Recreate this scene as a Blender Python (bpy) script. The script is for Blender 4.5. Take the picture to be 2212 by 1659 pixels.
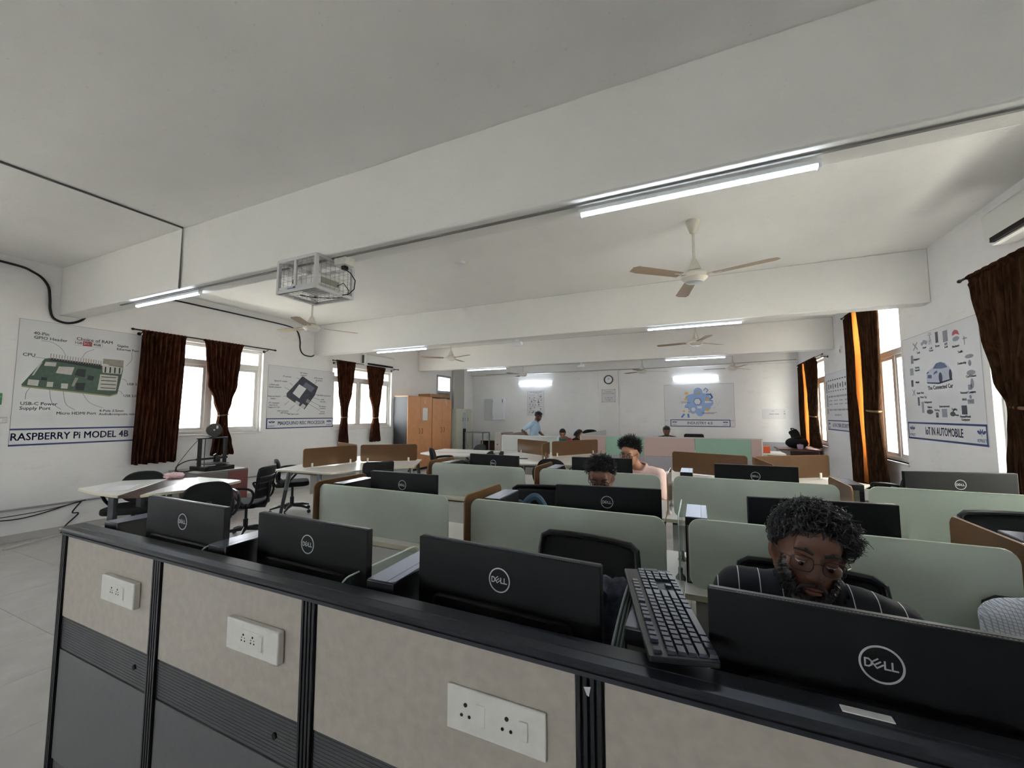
import bpy, bmesh, math, random
from mathutils import Vector, Matrix, noise

sc = bpy.context.scene
for o in list(bpy.data.objects):
    bpy.data.objects.remove(o)
COL = sc.collection
random.seed(7)
R = math.radians
PI = math.pi

# ------------------------------------------------------------------ camera
cam_d = bpy.data.cameras.new('camera')
cam = bpy.data.objects.new('camera', cam_d)
COL.objects.link(cam)
cam_d.sensor_width = 36.0
cam_d.sensor_fit = 'HORIZONTAL'
cam_d.lens = 878.0 / 2212.0 * 36.0
cam_d.clip_start = 0.02
cam_d.clip_end = 300
cam.location = (0, 0, 1.5)
cam.rotation_euler = (R(90 + 4.2857), 0, R(24.539))
sc.camera = cam

# ------------------------------------------------------------------ exposure
vs = sc.view_settings
vs.view_transform = 'Standard'
vs.look = 'None'
vs.gamma = 1.0
vs.use_curve_mapping = False
vs.exposure = 2.85
sc.display_settings.display_device = 'sRGB'
sc.cycles.max_bounces = 14
sc.cycles.diffuse_bounces = 8
sc.cycles.glossy_bounces = 4
sc.cycles.transparent_max_bounces = 16
sc.cycles.sample_clamp_indirect = 6.0
sc.cycles.caustics_reflective = False
sc.cycles.caustics_refractive = False

# ------------------------------------------------------------------ sky
w = bpy.data.worlds.new('sky')
sc.world = w
w.use_nodes = True
wn = w.node_tree
wn.nodes.clear()
wo = wn.nodes.new('ShaderNodeOutputWorld')
wb = wn.nodes.new('ShaderNodeBackground')
wb.inputs['Color'].default_value = (0.90, 0.95, 1.0, 1)
wb.inputs['Strength'].default_value = 3.0
wn.links.new(wb.outputs[0], wo.inputs[0])

# ------------------------------------------------------------------ sun (high, over the roof, lighting the court on the right)
sun_d = bpy.data.lights.new('sun', 'SUN')
sun_d.energy = 8.0
sun_d.color = (1.0, 0.93, 0.82)
sun_d.angle = R(1.0)
sun = bpy.data.objects.new('sun', sun_d)
COL.objects.link(sun)
sun.rotation_euler = Vector((0.55, 0.25, -1.0)).to_track_quat('-Z', 'Y').to_euler()

# ------------------------------------------------------------------ room numbers
XL, XR, YF, YB, ZC, ZB = -7.383, 2.42, -4.8, 12.70, 3.38, 2.758
WT = 0.23
WIN_L = [(-3.85, -2.0, 1.185, 2.67), (0.1, 0.8, 1.185, 2.3), (3.1, 4.95, 1.185, 2.67), (6.55, 8.47, 1.185, 2.60)]  # first two unseen; the second is cut small to dim the near beam
WIN_ADDED = [(-3.0, -1.6, 0.95, 2.2)]      # front wall (x range): unseen, added to light the partition
WIN_R = [(3.25, 5.13, 0.866, 2.68), (6.85, 8.42, 0.866, 3.10), (10.37, 11.95, 0.84, 2.70)]

# daylight guides for the sampler: one portal per opening (portals give off no light of their own)
def portal(x, y0, y1, z0, z1, to_right):
    d = bpy.data.lights.new('window_portal', 'AREA')
    d.shape = 'RECTANGLE'
    d.size = y1 - y0
    d.size_y = z1 - z0
    d.cycles.is_portal = True
    o = bpy.data.objects.new('window_portal', d)
    COL.objects.link(o)
    o.location = (x, (y0 + y1) / 2, (z0 + z1) / 2)
    o.rotation_euler = (R(90), 0, R(-90) if to_right else R(90))
for a in WIN_ADDED:
    d = bpy.data.lights.new('window_portal', 'AREA')
    d.shape = 'RECTANGLE'
    d.size, d.size_y = a[1] - a[0], a[3] - a[2]
    d.cycles.is_portal = True
    o = bpy.data.objects.new('window_portal', d)
    COL.objects.link(o)
    o.location = ((a[0] + a[1]) / 2, YF - WT - 0.02, (a[2] + a[3]) / 2)
    o.rotation_euler = (R(90), 0, 0)
    o.rotation_euler = (R(90), 0, R(180))
for a in WIN_L:
    portal(XL - WT - 0.02, *a, True)
for a in WIN_R:
    portal(XR + WT + 0.02, *a, False)

# ------------------------------------------------------------------ materials
def lin(c):
    return c / 12.92 if c <= 0.04045 else ((c + 0.055) / 1.055) ** 2.4
def rgb(r, g, b):
    return (lin(r / 255), lin(g / 255), lin(b / 255), 1)

MATS = {}
def mat(name, col, rough=0.6, metal=0.0, var=0.0, scale=8.0, bump=0.0, bscale=60.0, spec=0.5, coat=0.0, sheen=0.0):
    """Principled paint / plastic / metal with a little procedural mottling in object space."""
    if name in MATS:
        return MATS[name]
    m = bpy.data.materials.new(name)
    m.use_nodes = True
    n = m.node_tree.nodes
    l = m.node_tree.links
    p = n['Principled BSDF']
    p.inputs['Base Color'].default_value = col
    p.inputs['Roughness'].default_value = rough
    p.inputs['Metallic'].default_value = metal
    p.inputs['Specular IOR Level'].default_value = spec
    if coat:
        p.inputs['Coat Weight'].default_value = coat
    if sheen:
        p.inputs['Sheen Weight'].default_value = sheen
    tc = None
    if var or bump:
        tc = n.new('ShaderNodeTexCoord')
    if var:
        t = n.new('ShaderNodeTexNoise')
        t.inputs['Scale'].default_value = scale
        t.inputs['Detail'].default_value = 5
        l.new(tc.outputs['Object'], t.inputs['Vector'])
        r = n.new('ShaderNodeValToRGB')
        r.color_ramp.elements[0].position = 0.3
        r.color_ramp.elements[1].position = 0.7
        a = [max(0, c * (1 - var)) for c in col[:3]] + [1]
        b = [min(1, c * (1 + var)) for c in col[:3]] + [1]
        r.color_ramp.elements[0].color = a
        r.color_ramp.elements[1].color = b
        l.new(t.outputs['Fac'], r.inputs['Fac'])
        l.new(r.outputs['Color'], p.inputs['Base Color'])
    if bump:
        t2 = n.new('ShaderNodeTexNoise')
        t2.inputs['Scale'].default_value = bscale
        t2.inputs['Detail'].default_value = 4
        l.new(tc.outputs['Object'], t2.inputs['Vector'])
        bp = n.new('ShaderNodeBump')
        bp.inputs['Strength'].default_value = bump
        bp.inputs['Distance'].default_value = 0.01
        l.new(t2.outputs['Fac'], bp.inputs['Height'])
        l.new(bp.outputs['Normal'], p.inputs['Normal'])
    MATS[name] = m
    return m

def emit_mat(name, col, strength):
    m = bpy.data.materials.new(name)
    m.use_nodes = True
    p = m.node_tree.nodes['Principled BSDF']
    p.inputs['Base Color'].default_value = (0.8, 0.8, 0.8, 1)
    p.inputs['Emission Color'].default_value = col
    p.inputs['Emission Strength'].default_value = strength
    return m

def glass_mat(name, tint, clear, body, rough=0.08, trans=0.0, gloss=0.12, var=0.0):
    """Sheet of acrylic or glass: part see-through, part body colour, a little gloss."""
    m = bpy.data.materials.new(name)
    m.use_nodes = True
    n = m.node_tree.nodes
    l = m.node_tree.links
    n.remove(n['Principled BSDF'])
    out = n['Material Output']
    tr = n.new('ShaderNodeBsdfTransparent')
    tr.inputs[0].default_value = tint
    df = n.new('ShaderNodeBsdfDiffuse')
    df.inputs[0].default_value = body
    if var:
        tc = n.new('ShaderNodeTexCoord')
        t = n.new('ShaderNodeTexNoise')
        t.inputs['Scale'].default_value = 5
        t.inputs['Detail'].default_value = 6
        l.new(tc.outputs['Object'], t.inputs['Vector'])
        r = n.new('ShaderNodeValToRGB')
        r.color_ramp.elements[0].position = 0.35
        r.color_ramp.elements[1].position = 0.7
        r.color_ramp.elements[0].color = [c * (1 - var) for c in body[:3]] + [1]
        r.color_ramp.elements[1].color = [min(1, c * (1 + var)) for c in body[:3]] + [1]
        l.new(t.outputs['Fac'], r.inputs['Fac'])
        l.new(r.outputs['Color'], df.inputs[0])
    base = df
    if trans:
        tl = n.new('ShaderNodeBsdfTranslucent')
        tl.inputs[0].default_value = body
        mx0 = n.new('ShaderNodeMixShader')
        mx0.inputs[0].default_value = trans
        l.new(df.outputs[0], mx0.inputs[1])
        l.new(tl.outputs[0], mx0.inputs[2])
        base = mx0
    mx = n.new('ShaderNodeMixShader')
    mx.inputs[0].default_value = clear
    l.new(base.outputs[0], mx.inputs[1])
    l.new(tr.outputs[0], mx.inputs[2])
    gl = n.new('ShaderNodeBsdfGlossy')
    gl.inputs['Roughness'].default_value = rough
    fr = n.new('ShaderNodeLayerWeight')
    fr.inputs['Blend'].default_value = 0.5
    pw = n.new('ShaderNodeMath'); pw.operation = 'POWER'; pw.inputs[1].default_value = 5.0
    l.new(fr.outputs['Facing'], pw.inputs[0])
    ml = n.new('ShaderNodeMath'); ml.operation = 'MULTIPLY_ADD'
    ml.inputs[1].default_value = 0.55 if gloss > 0.08 else 0.25
    ml.inputs[2].default_value = gloss * 0.25
    l.new(pw.outputs[0], ml.inputs[0])
    mx2 = n.new('ShaderNodeMixShader')
    l.new(ml.outputs[0], mx2.inputs[0])
    l.new(mx.outputs[0], mx2.inputs[1])
    l.new(gl.outputs[0], mx2.inputs[2])
    l.new(mx2.outputs[0], out.inputs['Surface'])
    MATS[name] = m
    return m

def plaster(name, col, blot=0.05, dirt=0.0, speck=0.0):
    """Painted plaster: broad mottling, small pits and, low on some walls, scuff marks of their own shape."""
    m = bpy.data.materials.new(name)
    m.use_nodes = True
    n = m.node_tree.nodes
    l = m.node_tree.links
    p = n['Principled BSDF']
    p.inputs['Roughness'].default_value = 0.75
    p.inputs['Specular IOR Level'].default_value = 0.3
    tc = n.new('ShaderNodeTexCoord')
    t = n.new('ShaderNodeTexNoise')
    t.inputs['Scale'].default_value = 1.3
    t.inputs['Detail'].default_value = 8
    t.inputs['Roughness'].default_value = 0.65
    l.new(tc.outputs['Object'], t.inputs['Vector'])
    r = n.new('ShaderNodeValToRGB')
    r.color_ramp.elements[0].position = 0.3
    r.color_ramp.elements[1].position = 0.65
    r.color_ramp.elements[0].color = [c * (1 - blot) for c in col[:3]] + [1]
    r.color_ramp.elements[1].color = [min(1, c * (1 + blot)) for c in col[:3]] + [1]
    l.new(t.outputs['Fac'], r.inputs['Fac'])
    last = r.outputs['Color']
    if speck:
        v = n.new('ShaderNodeTexNoise')
        v.inputs['Scale'].default_value = 38
        v.inputs['Detail'].default_value = 3
        l.new(tc.outputs['Object'], v.inputs['Vector'])
        r3 = n.new('ShaderNodeValToRGB')
        r3.color_ramp.elements[0].position = 0.69
        r3.color_ramp.elements[1].position = 0.76
        r3.color_ramp.elements[0].color = (0, 0, 0, 1)
        r3.color_ramp.elements[1].color = (speck, speck, speck, 1)
        l.new(v.outputs['Fac'], r3.inputs['Fac'])
        mx = n.new('ShaderNodeMixRGB')
        l.new(r3.outputs['Color'], mx.inputs[0])
        l.new(last, mx.inputs[1])
        mx.inputs[2].default_value = [c * 0.72 for c in col[:3]] + [1]
        last = mx.outputs[0]
    if dirt:
        mp = n.new('ShaderNodeMapping')
        mp.inputs['Scale'].default_value = (1.5, 1.5, 5)
        l.new(tc.outputs['Object'], mp.inputs[0])
        d = n.new('ShaderNodeTexNoise')
        d.inputs['Scale'].default_value = 1.7
        d.inputs['Detail'].default_value = 9
        d.inputs['Roughness'].default_value = 0.75
        l.new(mp.outputs[0], d.inputs['Vector'])
        r2 = n.new('ShaderNodeValToRGB')
        r2.color_ramp.elements[0].position = 0.56
        r2.color_ramp.elements[1].position = 0.72
        r2.color_ramp.elements[0].color = (0, 0, 0, 1)
        r2.color_ramp.elements[1].color = (dirt, dirt, dirt, 1)
        l.new(d.outputs['Fac'], r2.inputs['Fac'])
        mx = n.new('ShaderNodeMixRGB')
        l.new(r2.outputs['Color'], mx.inputs[0])
        l.new(last, mx.inputs[1])
        mx.inputs[2].default_value = [c * 0.6 for c in col[:3]] + [1]
        last = mx.outputs[0]
    l.new(last, p.inputs['Base Color'])
    b = n.new('ShaderNodeTexNoise')
    b.inputs['Scale'].default_value = 22
    b.inputs['Detail'].default_value = 5
    l.new(tc.outputs['Object'], b.inputs['Vector'])
    bp = n.new('ShaderNodeBump')
    bp.inputs['Strength'].default_value = 0.12
    bp.inputs['Distance'].default_value = 0.02
    l.new(b.outputs['Fac'], bp.inputs['Height'])
    l.new(bp.outputs['Normal'], p.inputs['Normal'])
    MATS[name] = m
    return m

def curtain_mat(name, c1, c2, glow, trans):
    m = bpy.data.materials.new(name)
    m.use_nodes = True
    n = m.node_tree.nodes
    l = m.node_tree.links
    n.remove(n['Principled BSDF'])
    tc = n.new('ShaderNodeTexCoord')
    mp = n.new('ShaderNodeMapping')
    mp.inputs['Scale'].default_value = (14, 14, 2.2)
    l.new(tc.outputs['Object'], mp.inputs[0])
    t = n.new('ShaderNodeTexNoise')
    t.inputs['Scale'].default_value = 3
    t.inputs['Detail'].default_value = 5
    l.new(mp.outputs[0], t.inputs['Vector'])
    r = n.new('ShaderNodeValToRGB')
    r.color_ramp.elements[0].position = 0.38
    r.color_ramp.elements[1].position = 0.7
    r.color_ramp.elements[0].color = c1
    r.color_ramp.elements[1].color = c2
    l.new(t.outputs['Fac'], r.inputs['Fac'])
    df = n.new('ShaderNodeBsdfDiffuse')
    l.new(r.outputs['Color'], df.inputs[0])
    tl = n.new('ShaderNodeBsdfTranslucent')
    tl.inputs[0].default_value = glow
    mx = n.new('ShaderNodeMixShader')
    mx.inputs[0].default_value = trans
    l.new(df.outputs[0], mx.inputs[1])
    l.new(tl.outputs[0], mx.inputs[2])
    l.new(mx.outputs[0], n['Material Output'].inputs['Surface'])
    MATS[name] = m
    return m

WHITE = plaster('white wall paint', (0.80, 0.795, 0.795, 1), 0.035, dirt=0.25)
WHITE_B = plaster('white beam paint', (0.76, 0.75, 0.735, 1), 0.03, speck=0.35)
CEIL = plaster('ceiling paint', (0.80, 0.79, 0.775, 1), 0.03, speck=0.5)
FLOORM = mat('beige vitrified tile', rgb(184, 181, 178), 0.28, var=0.10, scale=5, spec=0.5)
GROUT = mat('dark tile joint', rgb(120, 114, 108), 0.9)
BEIGE = mat('beige laminate panel', rgb(165, 157, 148), 0.42, var=0.08, scale=34, bump=0.02)
CAPM = mat('dark grey painted aluminium', rgb(44, 46, 53), 0.38, var=0.12, scale=30, metal=0.3)
POSTM = mat('black anodised post', rgb(26, 27, 32), 0.4, metal=0.2)
DGREY = mat('dark grey steel panel', rgb(66, 66, 69), 0.5, var=0.08, scale=30)
SOCK = mat('white switch plastic', rgb(205, 203, 198), 0.4, var=0.05, scale=30)
HOLE = mat('dark hole', rgb(26, 16, 14), 0.9)
BLK = mat('matt black plastic', rgb(10, 10, 13), 0.55, bump=0.03, bscale=400, spec=0.28)
BLK2 = mat('satin black plastic', rgb(21, 22, 26), 0.33)
BLKF = mat('black chair fabric', rgb(17, 17, 20), 0.85, bump=0.1, bscale=300)
MESHF = mat('black chair mesh', rgb(14, 14, 17), 0.7, bump=0.2, bscale=250)
SCREEN = mat('dark screen glass', rgb(10, 10, 13), 0.15)
SILV = mat('silver print', rgb(196, 198, 202), 0.35, metal=0.4)
CPUM = mat('black computer case', rgb(15, 15, 19), 0.32)
CPUT = mat('case top with painted sheen', rgb(128, 133, 152), 0.25, metal=0.6)  # blue-grey colour paints reflected light onto the black case top
CPUG = mat('grey case back', rgb(128, 128, 120), 0.5, metal=0.5)
DESKW = mat('white desk laminate', rgb(226, 224, 219), 0.3, var=0.02, scale=6)
EDGE = mat('cream desk edge', rgb(206, 200, 176), 0.5)
LEGG = mat('grey desk steel', rgb(120, 124, 128), 0.4, metal=0.4)
LEGD = mat('dark desk leg', rgb(58, 60, 66), 0.45)
MODP = mat('white modesty panel', rgb(208, 207, 204), 0.5)
CLAMP = mat('white clamp plastic', rgb(230, 228, 220), 0.4)
FROST = glass_mat('frosted green acrylic', (0.9, 1, 0.95, 1), 0.07, rgb(214, 222, 214), rough=0.25, trans=0.4, gloss=0.12, var=0.06)
FROST_E = mat('polished acrylic edge', rgb(208, 216, 200), 0.2)
BROWN = glass_mat('brown tinted acrylic', rgb(196, 170, 142), 0.34, rgb(124, 98, 74), rough=0.08, trans=0.25, gloss=0.1)
BROWN_E = mat('brown acrylic edge', rgb(150, 118, 84), 0.25)
CLEAR = glass_mat('clear divider glass', (0.93, 0.97, 0.95, 1), 0.9, rgb(170, 190, 180), rough=0.04, gloss=0.25)
CLEAR_E = mat('glass edge', rgb(226, 236, 230), 0.2)
PANE = glass_mat('window glass', (0.97, 0.985, 0.985, 1), 0.985, rgb(210, 220, 220), rough=0.03, gloss=0.06)
UPVC = mat('white window frame', rgb(222, 220, 218), 0.4)
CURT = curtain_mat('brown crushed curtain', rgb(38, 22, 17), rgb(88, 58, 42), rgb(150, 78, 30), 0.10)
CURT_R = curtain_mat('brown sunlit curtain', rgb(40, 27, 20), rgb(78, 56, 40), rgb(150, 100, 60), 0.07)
CURT_S = curtain_mat('painted curtain glow', rgb(96, 58, 32), rgb(140, 90, 50), rgb(186, 104, 44), 0.45)  # lighter orange colour paints in the light coming through the folds
TIE = mat('curtain tie', rgb(120, 92, 66), 0.8)
ROD = mat('black curtain rod', rgb(32, 26, 24), 0.4, metal=0.3)
CABLE = mat('black cable', rgb(20, 20, 20), 0.5)
GREYC = mat('grey conduit', rgb(150, 150, 152), 0.5)
FANM = mat('cream fan enamel', rgb(205, 200, 188), 0.35)
FANB = mat('dusty fan blade', rgb(160, 142, 122), 0.6)
TUBEH = mat('white tube housing', rgb(225, 228, 232), 0.4)
TUBE = emit_mat('lit tube', (0.80, 0.90, 1.0, 1), 7.0)
POSTW = mat('white poster print', rgb(216, 217, 220), 0.4, var=0.01)
NAVY = mat('navy print', rgb(46, 62, 120), 0.5)
INK = mat('dark grey print', rgb(80, 82, 92), 0.6)
INKL = mat('light grey print', rgb(150, 153, 165), 0.6)
STEELW = mat('white painted steel', rgb(212, 212, 208), 0.4)

# ------------------------------------------------------------------ mesh builder
class MB:
    def __init__(self):
        self.v, self.f, self.mi, self.m = [], [], [], []
    def midx(self, m):
        if m not in self.m:
            self.m.append(m)
        return self.m.index(m)
    def add(self, vs, fs, m=None):
        o = len(self.v)
        self.v += [Vector(p) for p in vs]
        k = self.midx(m) if m else 0
        for f in fs:
            self.f.append(tuple(i + o for i in f))
            self.mi.append(k)
        return self
    def box(self, a, b, m=None, rot=None, piv=None):
        x0, y0, z0 = a
        x1, y1, z1 = b
        vs = [Vector(p) for p in ((x0, y0, z0), (x1, y0, z0), (x1, y1, z0), (x0, y1, z0), (x0, y0, z1), (x1, y0, z1), (x1, y1, z1), (x0, y1, z1))]
        if rot is not None:
            c = Vector(piv) if piv is not None else (Vector(a) + Vector(b)) / 2
            vs = [rot @ (p - c) + c for p in vs]
        return self.add(vs, [(0, 3, 2, 1), (4, 5, 6, 7), (0, 1, 5, 4), (1, 2, 6, 5), (2, 3, 7, 6), (3, 0, 4, 7)], m)
    def cbox(self, c, s, m=None, rot=None):
        return self.box([c[i] - s[i] / 2 for i in range(3)], [c[i] + s[i] / 2 for i in range(3)], m, rot)
    def prism(self, pts, d0, d1, m=None, axis='z'):
        """Closed 2-D outline pushed from d0 to d1 along an axis: z (x,y), y (x,z), x (y,z)."""
        n = len(pts)
        def P(p, d):
            return {'z': (p[0], p[1], d), 'y': (p[0], d, p[1]), 'x': (d, p[0], p[1])}[axis]
        vs = [P(p, d0) for p in pts] + [P(p, d1) for p in pts]
        fs = [tuple(range(n))[::-1], tuple(range(n, 2 * n))]
        for i in range(n):
            j = (i + 1) % n
            fs.append((i, j, n + j, n + i))
        return self.add(vs, fs, m)
    def tube(self, path, r, seg=8, m=None, caps=True, up=None):
        """Round bar along a path; r may be one radius or one per point."""
        path = [Vector(p) for p in path]
        n = len(path)
        rr = [r] * n if not isinstance(r, (list, tuple)) else r
        vs, fs = [], []
        prev = None
        for i, p in enumerate(path):
            t = (path[min(i + 1, n - 1)] - path[max(i - 1, 0)]).normalized()
            if prev is None:
                a = Vector((0, 0, 1)) if abs(t.z) < 0.9 else Vector((1, 0, 0))
                u = t.cross(a).normalized()
            else:
                u = (prev - t * prev.dot(t)).normalized()
            prev = u
            w_ = t.cross(u)
            for k in range(seg):
                q = 2 * PI * k / seg
                vs.append(p + (u * math.cos(q) + w_ * math.sin(q)) * rr[i])
        for i in range(n - 1):
            for k in range(seg):
                k2 = (k + 1) % seg
                fs.append((i * seg + k, i * seg + k2, (i + 1) * seg + k2, (i + 1) * seg + k))
        if caps:
            fs.append(tuple(range(seg))[::-1])
            fs.append(tuple((n - 1) * seg + k for k in range(seg)))
        return self.add(vs, fs, m)
    def lathe(self, c, prof, seg=24, m=None, axis='z'):
        """Profile of (radius, height) turned about an axis through c."""
        vs, fs = [], []
        n = len(prof)
        for r, h in prof:
            for k in range(seg):
                q = 2 * PI * k / seg
                x, y = r * math.cos(q), r * math.sin(q)
                p = {'z': (x, y, h), 'y': (x, h, y), 'x': (h, x, y)}[axis]
                vs.append((c[0] + p[0], c[1] + p[1], c[2] + p[2]))
        for i in range(n - 1):
            for k in range(seg):
                k2 = (k + 1) % seg
                fs.append((i * seg + k, i * seg + k2, (i + 1) * seg + k2, (i + 1) * seg + k))
        fs.append(tuple(range(seg))[::-1])
        fs.append(tuple((n - 1) * seg + k for k in range(seg)))
        return self.add(vs, fs, m)
    def ell(self, c, r, seg=16, rings=10, m=None, rot=None):
        vs, fs = [], []
        c = Vector(c)
        vs.append(Vector((0, 0, r[2])))
        for i in range(1, rings):
            th = PI * i / rings
            for k in range(seg):
                q = 2 * PI * k / seg
                vs.append(Vector((r[0] * math.sin(th) * math.cos(q), r[1] * math.sin(th) * math.sin(q), r[2] * math.cos(th))))
        vs.append(Vector((0, 0, -r[2])))
        for k in range(seg):
            fs.append((0, 1 + k, 1 + (k + 1) % seg))
        for i in range(rings - 2):
            for k in range(seg):
                a, b = 1 + i * seg, 1 + (i + 1) * seg
                k2 = (k + 1) % seg
                fs.append((a + k, b + k, b + k2, a + k2))
        last = len(vs) - 1
        a = 1 + (rings - 2) * seg
        for k in range(seg):
            fs.append((last, a + (k + 1) % seg, a + k))
        if rot is not None:
            vs = [rot @ p for p in vs]
        return self.add([p + c for p in vs], fs, m)
    def cap(self, p0, p1, r0, r1, seg=14, m=None):
        """Tapered capsule."""
        p0, p1 = Vector(p0), Vector(p1)
        d = p1 - p0
        L = max(d.length, 1e-5)
        t = d / L
        path, rr = [], []
        for i in range(5):
            a = -PI / 2 + PI / 2 * i / 4
            path.append(p0 + t * (r0 * math.sin(a) if i else -r0 * 0.999)); rr.append(max(r0 * math.cos(a), r0 * 0.05))
        for i in range(1, 5):
            a = PI / 2 * i / 4
            if i == 1:
                path.append(p1.copy()); rr.append(r1)
            path.append(p1 + t * r1 * math.sin(a) * 0.999); rr.append(max(r1 * math.cos(a), r1 * 0.05))
        return self.tube(path, rr, seg, m)
    def strokes(self, segs, wd, z0=0.0, z1=0.0004, m=None):
        """Flat pen strokes in the local x/y plane, each a thin bar."""
        for a, b in segs:
            a, b = Vector((a[0], a[1], 0)), Vector((b[0], b[1], 0))
            d = (b - a)
            if d.length < 1e-6:
                continue
            d.normalize()
            nn = Vector((-d.y, d.x, 0)) * wd / 2
            e = d * wd * 0.3
            q = [a - e - nn, b + e - nn, b + e + nn, a - e + nn]
            self.prism([(p.x, p.y) for p in q], z0, z1, m)
        return self
    def xform(self, M):
        self.v = [M @ p for p in self.v]
        return self

ROOTM = {}
def tag(o, label=None, cat=None, group=None, kind=None):
    if label: o['label'] = label
    if cat: o['category'] = cat
    if group: o['group'] = group
    if kind: o['kind'] = kind
    return o

def thing(name, label, cat, loc=(0, 0, 0), rot=0.0, group=None, kind=None):
    """An Empty at the thing's base; rot is an angle about z or a 3x3 matrix."""
    o = bpy.data.objects.new(name, None)
    o.empty_display_size = 0.1
    COL.objects.link(o)
    M = Matrix.Rotation(rot, 3, 'Z') if isinstance(rot, (int, float)) else rot
    o.matrix_world = Matrix.Translation(loc) @ M.to_4x4()
    ROOTM[o.name] = o.matrix_world.copy()
    return tag(o, label, cat, group, kind)

def rootm(o):
    while o.parent:
        o = o.parent
    return ROOTM.get(o.name, Matrix.Identity(4))

def part(name, mb, m=None, parent=None, world=False, bevel=0.0, smooth=True, angle=40, seg=2):
    """Link the builder's geometry as ONE mesh object. world=True: coordinates are world ones, moved into the thing's frame."""
    me = bpy.data.meshes.new(name)
    vs = mb.v
    if world and parent is not None:
        Mi = rootm(parent).inverted()
        vs = [Mi @ p for p in vs]
    me.from_pydata([tuple(p) for p in vs], [], mb.f)
    if mb.m:
        for q in mb.m:
            me.materials.append(q)
        me.polygons.foreach_set('material_index', mb.mi)
    if m and not mb.m:
        me.materials.append(m)
    if smooth:
        me.polygons.foreach_set('use_smooth', [True] * len(me.polygons))
        me.set_sharp_from_angle(angle=R(angle))
    me.validate()
    me.update()
    o = bpy.data.objects.new(name, me)
    COL.objects.link(o)
    if parent is not None:
        o.parent = parent
    if bevel:
        b = o.modifiers.new('bevel', 'BEVEL')
        b.width = bevel
        b.segments = seg
        b.limit_method = 'ANGLE'
        b.angle_limit = R(40)
    return o

def struct(name, mb, m, parent=None, **k):
    o = part(name, mb, m, parent, **k)
    o['kind'] = 'structure'
    return o

TEXTS = {}
def text(body, size, m, parent, loc, rot=None, align='CENTER', name='lettering', depth=0.0003, bold=0.0, fit=None):
    c = bpy.data.curves.new(name, 'FONT')
    c.body = body
    c.size = size
    c.align_x = align
    c.align_y = 'CENTER'
    c.extrude = depth
    c.resolution_u = 2
    c.materials.append(m)
    key = (body, round(size, 4), m.name, align, bold, fit)
    if key not in TEXTS:
        tmp = bpy.data.objects.new(name, c)
        COL.objects.link(tmp)
        dg = bpy.context.evaluated_depsgraph_get()
        me = bpy.data.meshes.new_from_object(tmp.evaluated_get(dg))
        me.name = name
        if not me.materials:
            me.materials.append(m)
        bpy.data.objects.remove(tmp)
        if fit:
            xs_ = [v.co.x for v in me.vertices]
            k_ = fit / (max(xs_) - min(xs_))
            for v in me.vertices:
                v.co.x *= k_
        if bold:
            bm = bmesh.new(); bm.from_mesh(me)
            bm.verts.ensure_lookup_table(); bm.edges.ensure_lookup_table(); bm.faces.ensure_lookup_table()
            for q in ((bold, 0), (0, bold), (bold, bold)):
                d_ = bmesh.ops.duplicate(bm, geom=bm.verts[:len(me.vertices)] + bm.edges[:len(me.edges)] + bm.faces[:len(me.polygons)])
                bmesh.ops.translate(bm, verts=[e_ for e_ in d_['geom'] if isinstance(e_, bmesh.types.BMVert)], vec=(q[0] - bold / 2, q[1] - bold / 2, 0.00002))
                bm.verts.ensure_lookup_table(); bm.edges.ensure_lookup_table(); bm.faces.ensure_lookup_table()
            bm.to_mesh(me); bm.free()
        TEXTS[key] = me
    bpy.data.curves.remove(c)
    o = bpy.data.objects.new(name, TEXTS[key])
    COL.objects.link(o)
    o.parent = parent
    o.matrix_local = Matrix.Translation(loc) @ (rot.to_4x4() if rot is not None else Matrix.Identity(4))
    return o

def dup(root, loc, rot=0.0, label=None, group=None):
    r = root.copy()
    COL.objects.link(r)
    M = Matrix.Rotation(rot, 3, 'Z') if isinstance(rot, (int, float)) else rot
    r.matrix_world = Matrix.Translation(loc) @ M.to_4x4()
    ROOTM[r.name] = r.matrix_world.copy()
    if label: r['label'] = label
    if group: r['group'] = group
    for ch in list(root.children):
        c = ch.copy()
        COL.objects.link(c)
        c.parent = r
        for g in list(ch.children):
            d = g.copy()
            COL.objects.link(d)
            d.parent = c
    return r

def rrect(x0, z0, x1, z1, r, n=5):
    """Rounded rectangle outline."""
    out = []
    for cx, cz, a0 in ((x1 - r, z0 + r, -90), (x1 - r, z1 - r, 0), (x0 + r, z1 - r, 90), (x0 + r, z0 + r, 180)):
        for i in range(n + 1):
            a = R(a0 + 90 * i / n)
            out.append((cx + r * math.cos(a), cz + r * math.sin(a)))
    return out

def M3(u, v, n):
    return Matrix((u, v, n)).transposed()
FACE_L = M3((0, 1, 0), (0, 0, 1), (1, 0, 0))      # local x,y,z on the left wall (faces into the room)
FACE_R = M3((0, -1, 0), (0, 0, 1), (-1, 0, 0))    # on the right wall
FACE_B = M3((1, 0, 0), (0, 0, 1), (0, -1, 0))     # on the back wall / on anything facing the camera

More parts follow.
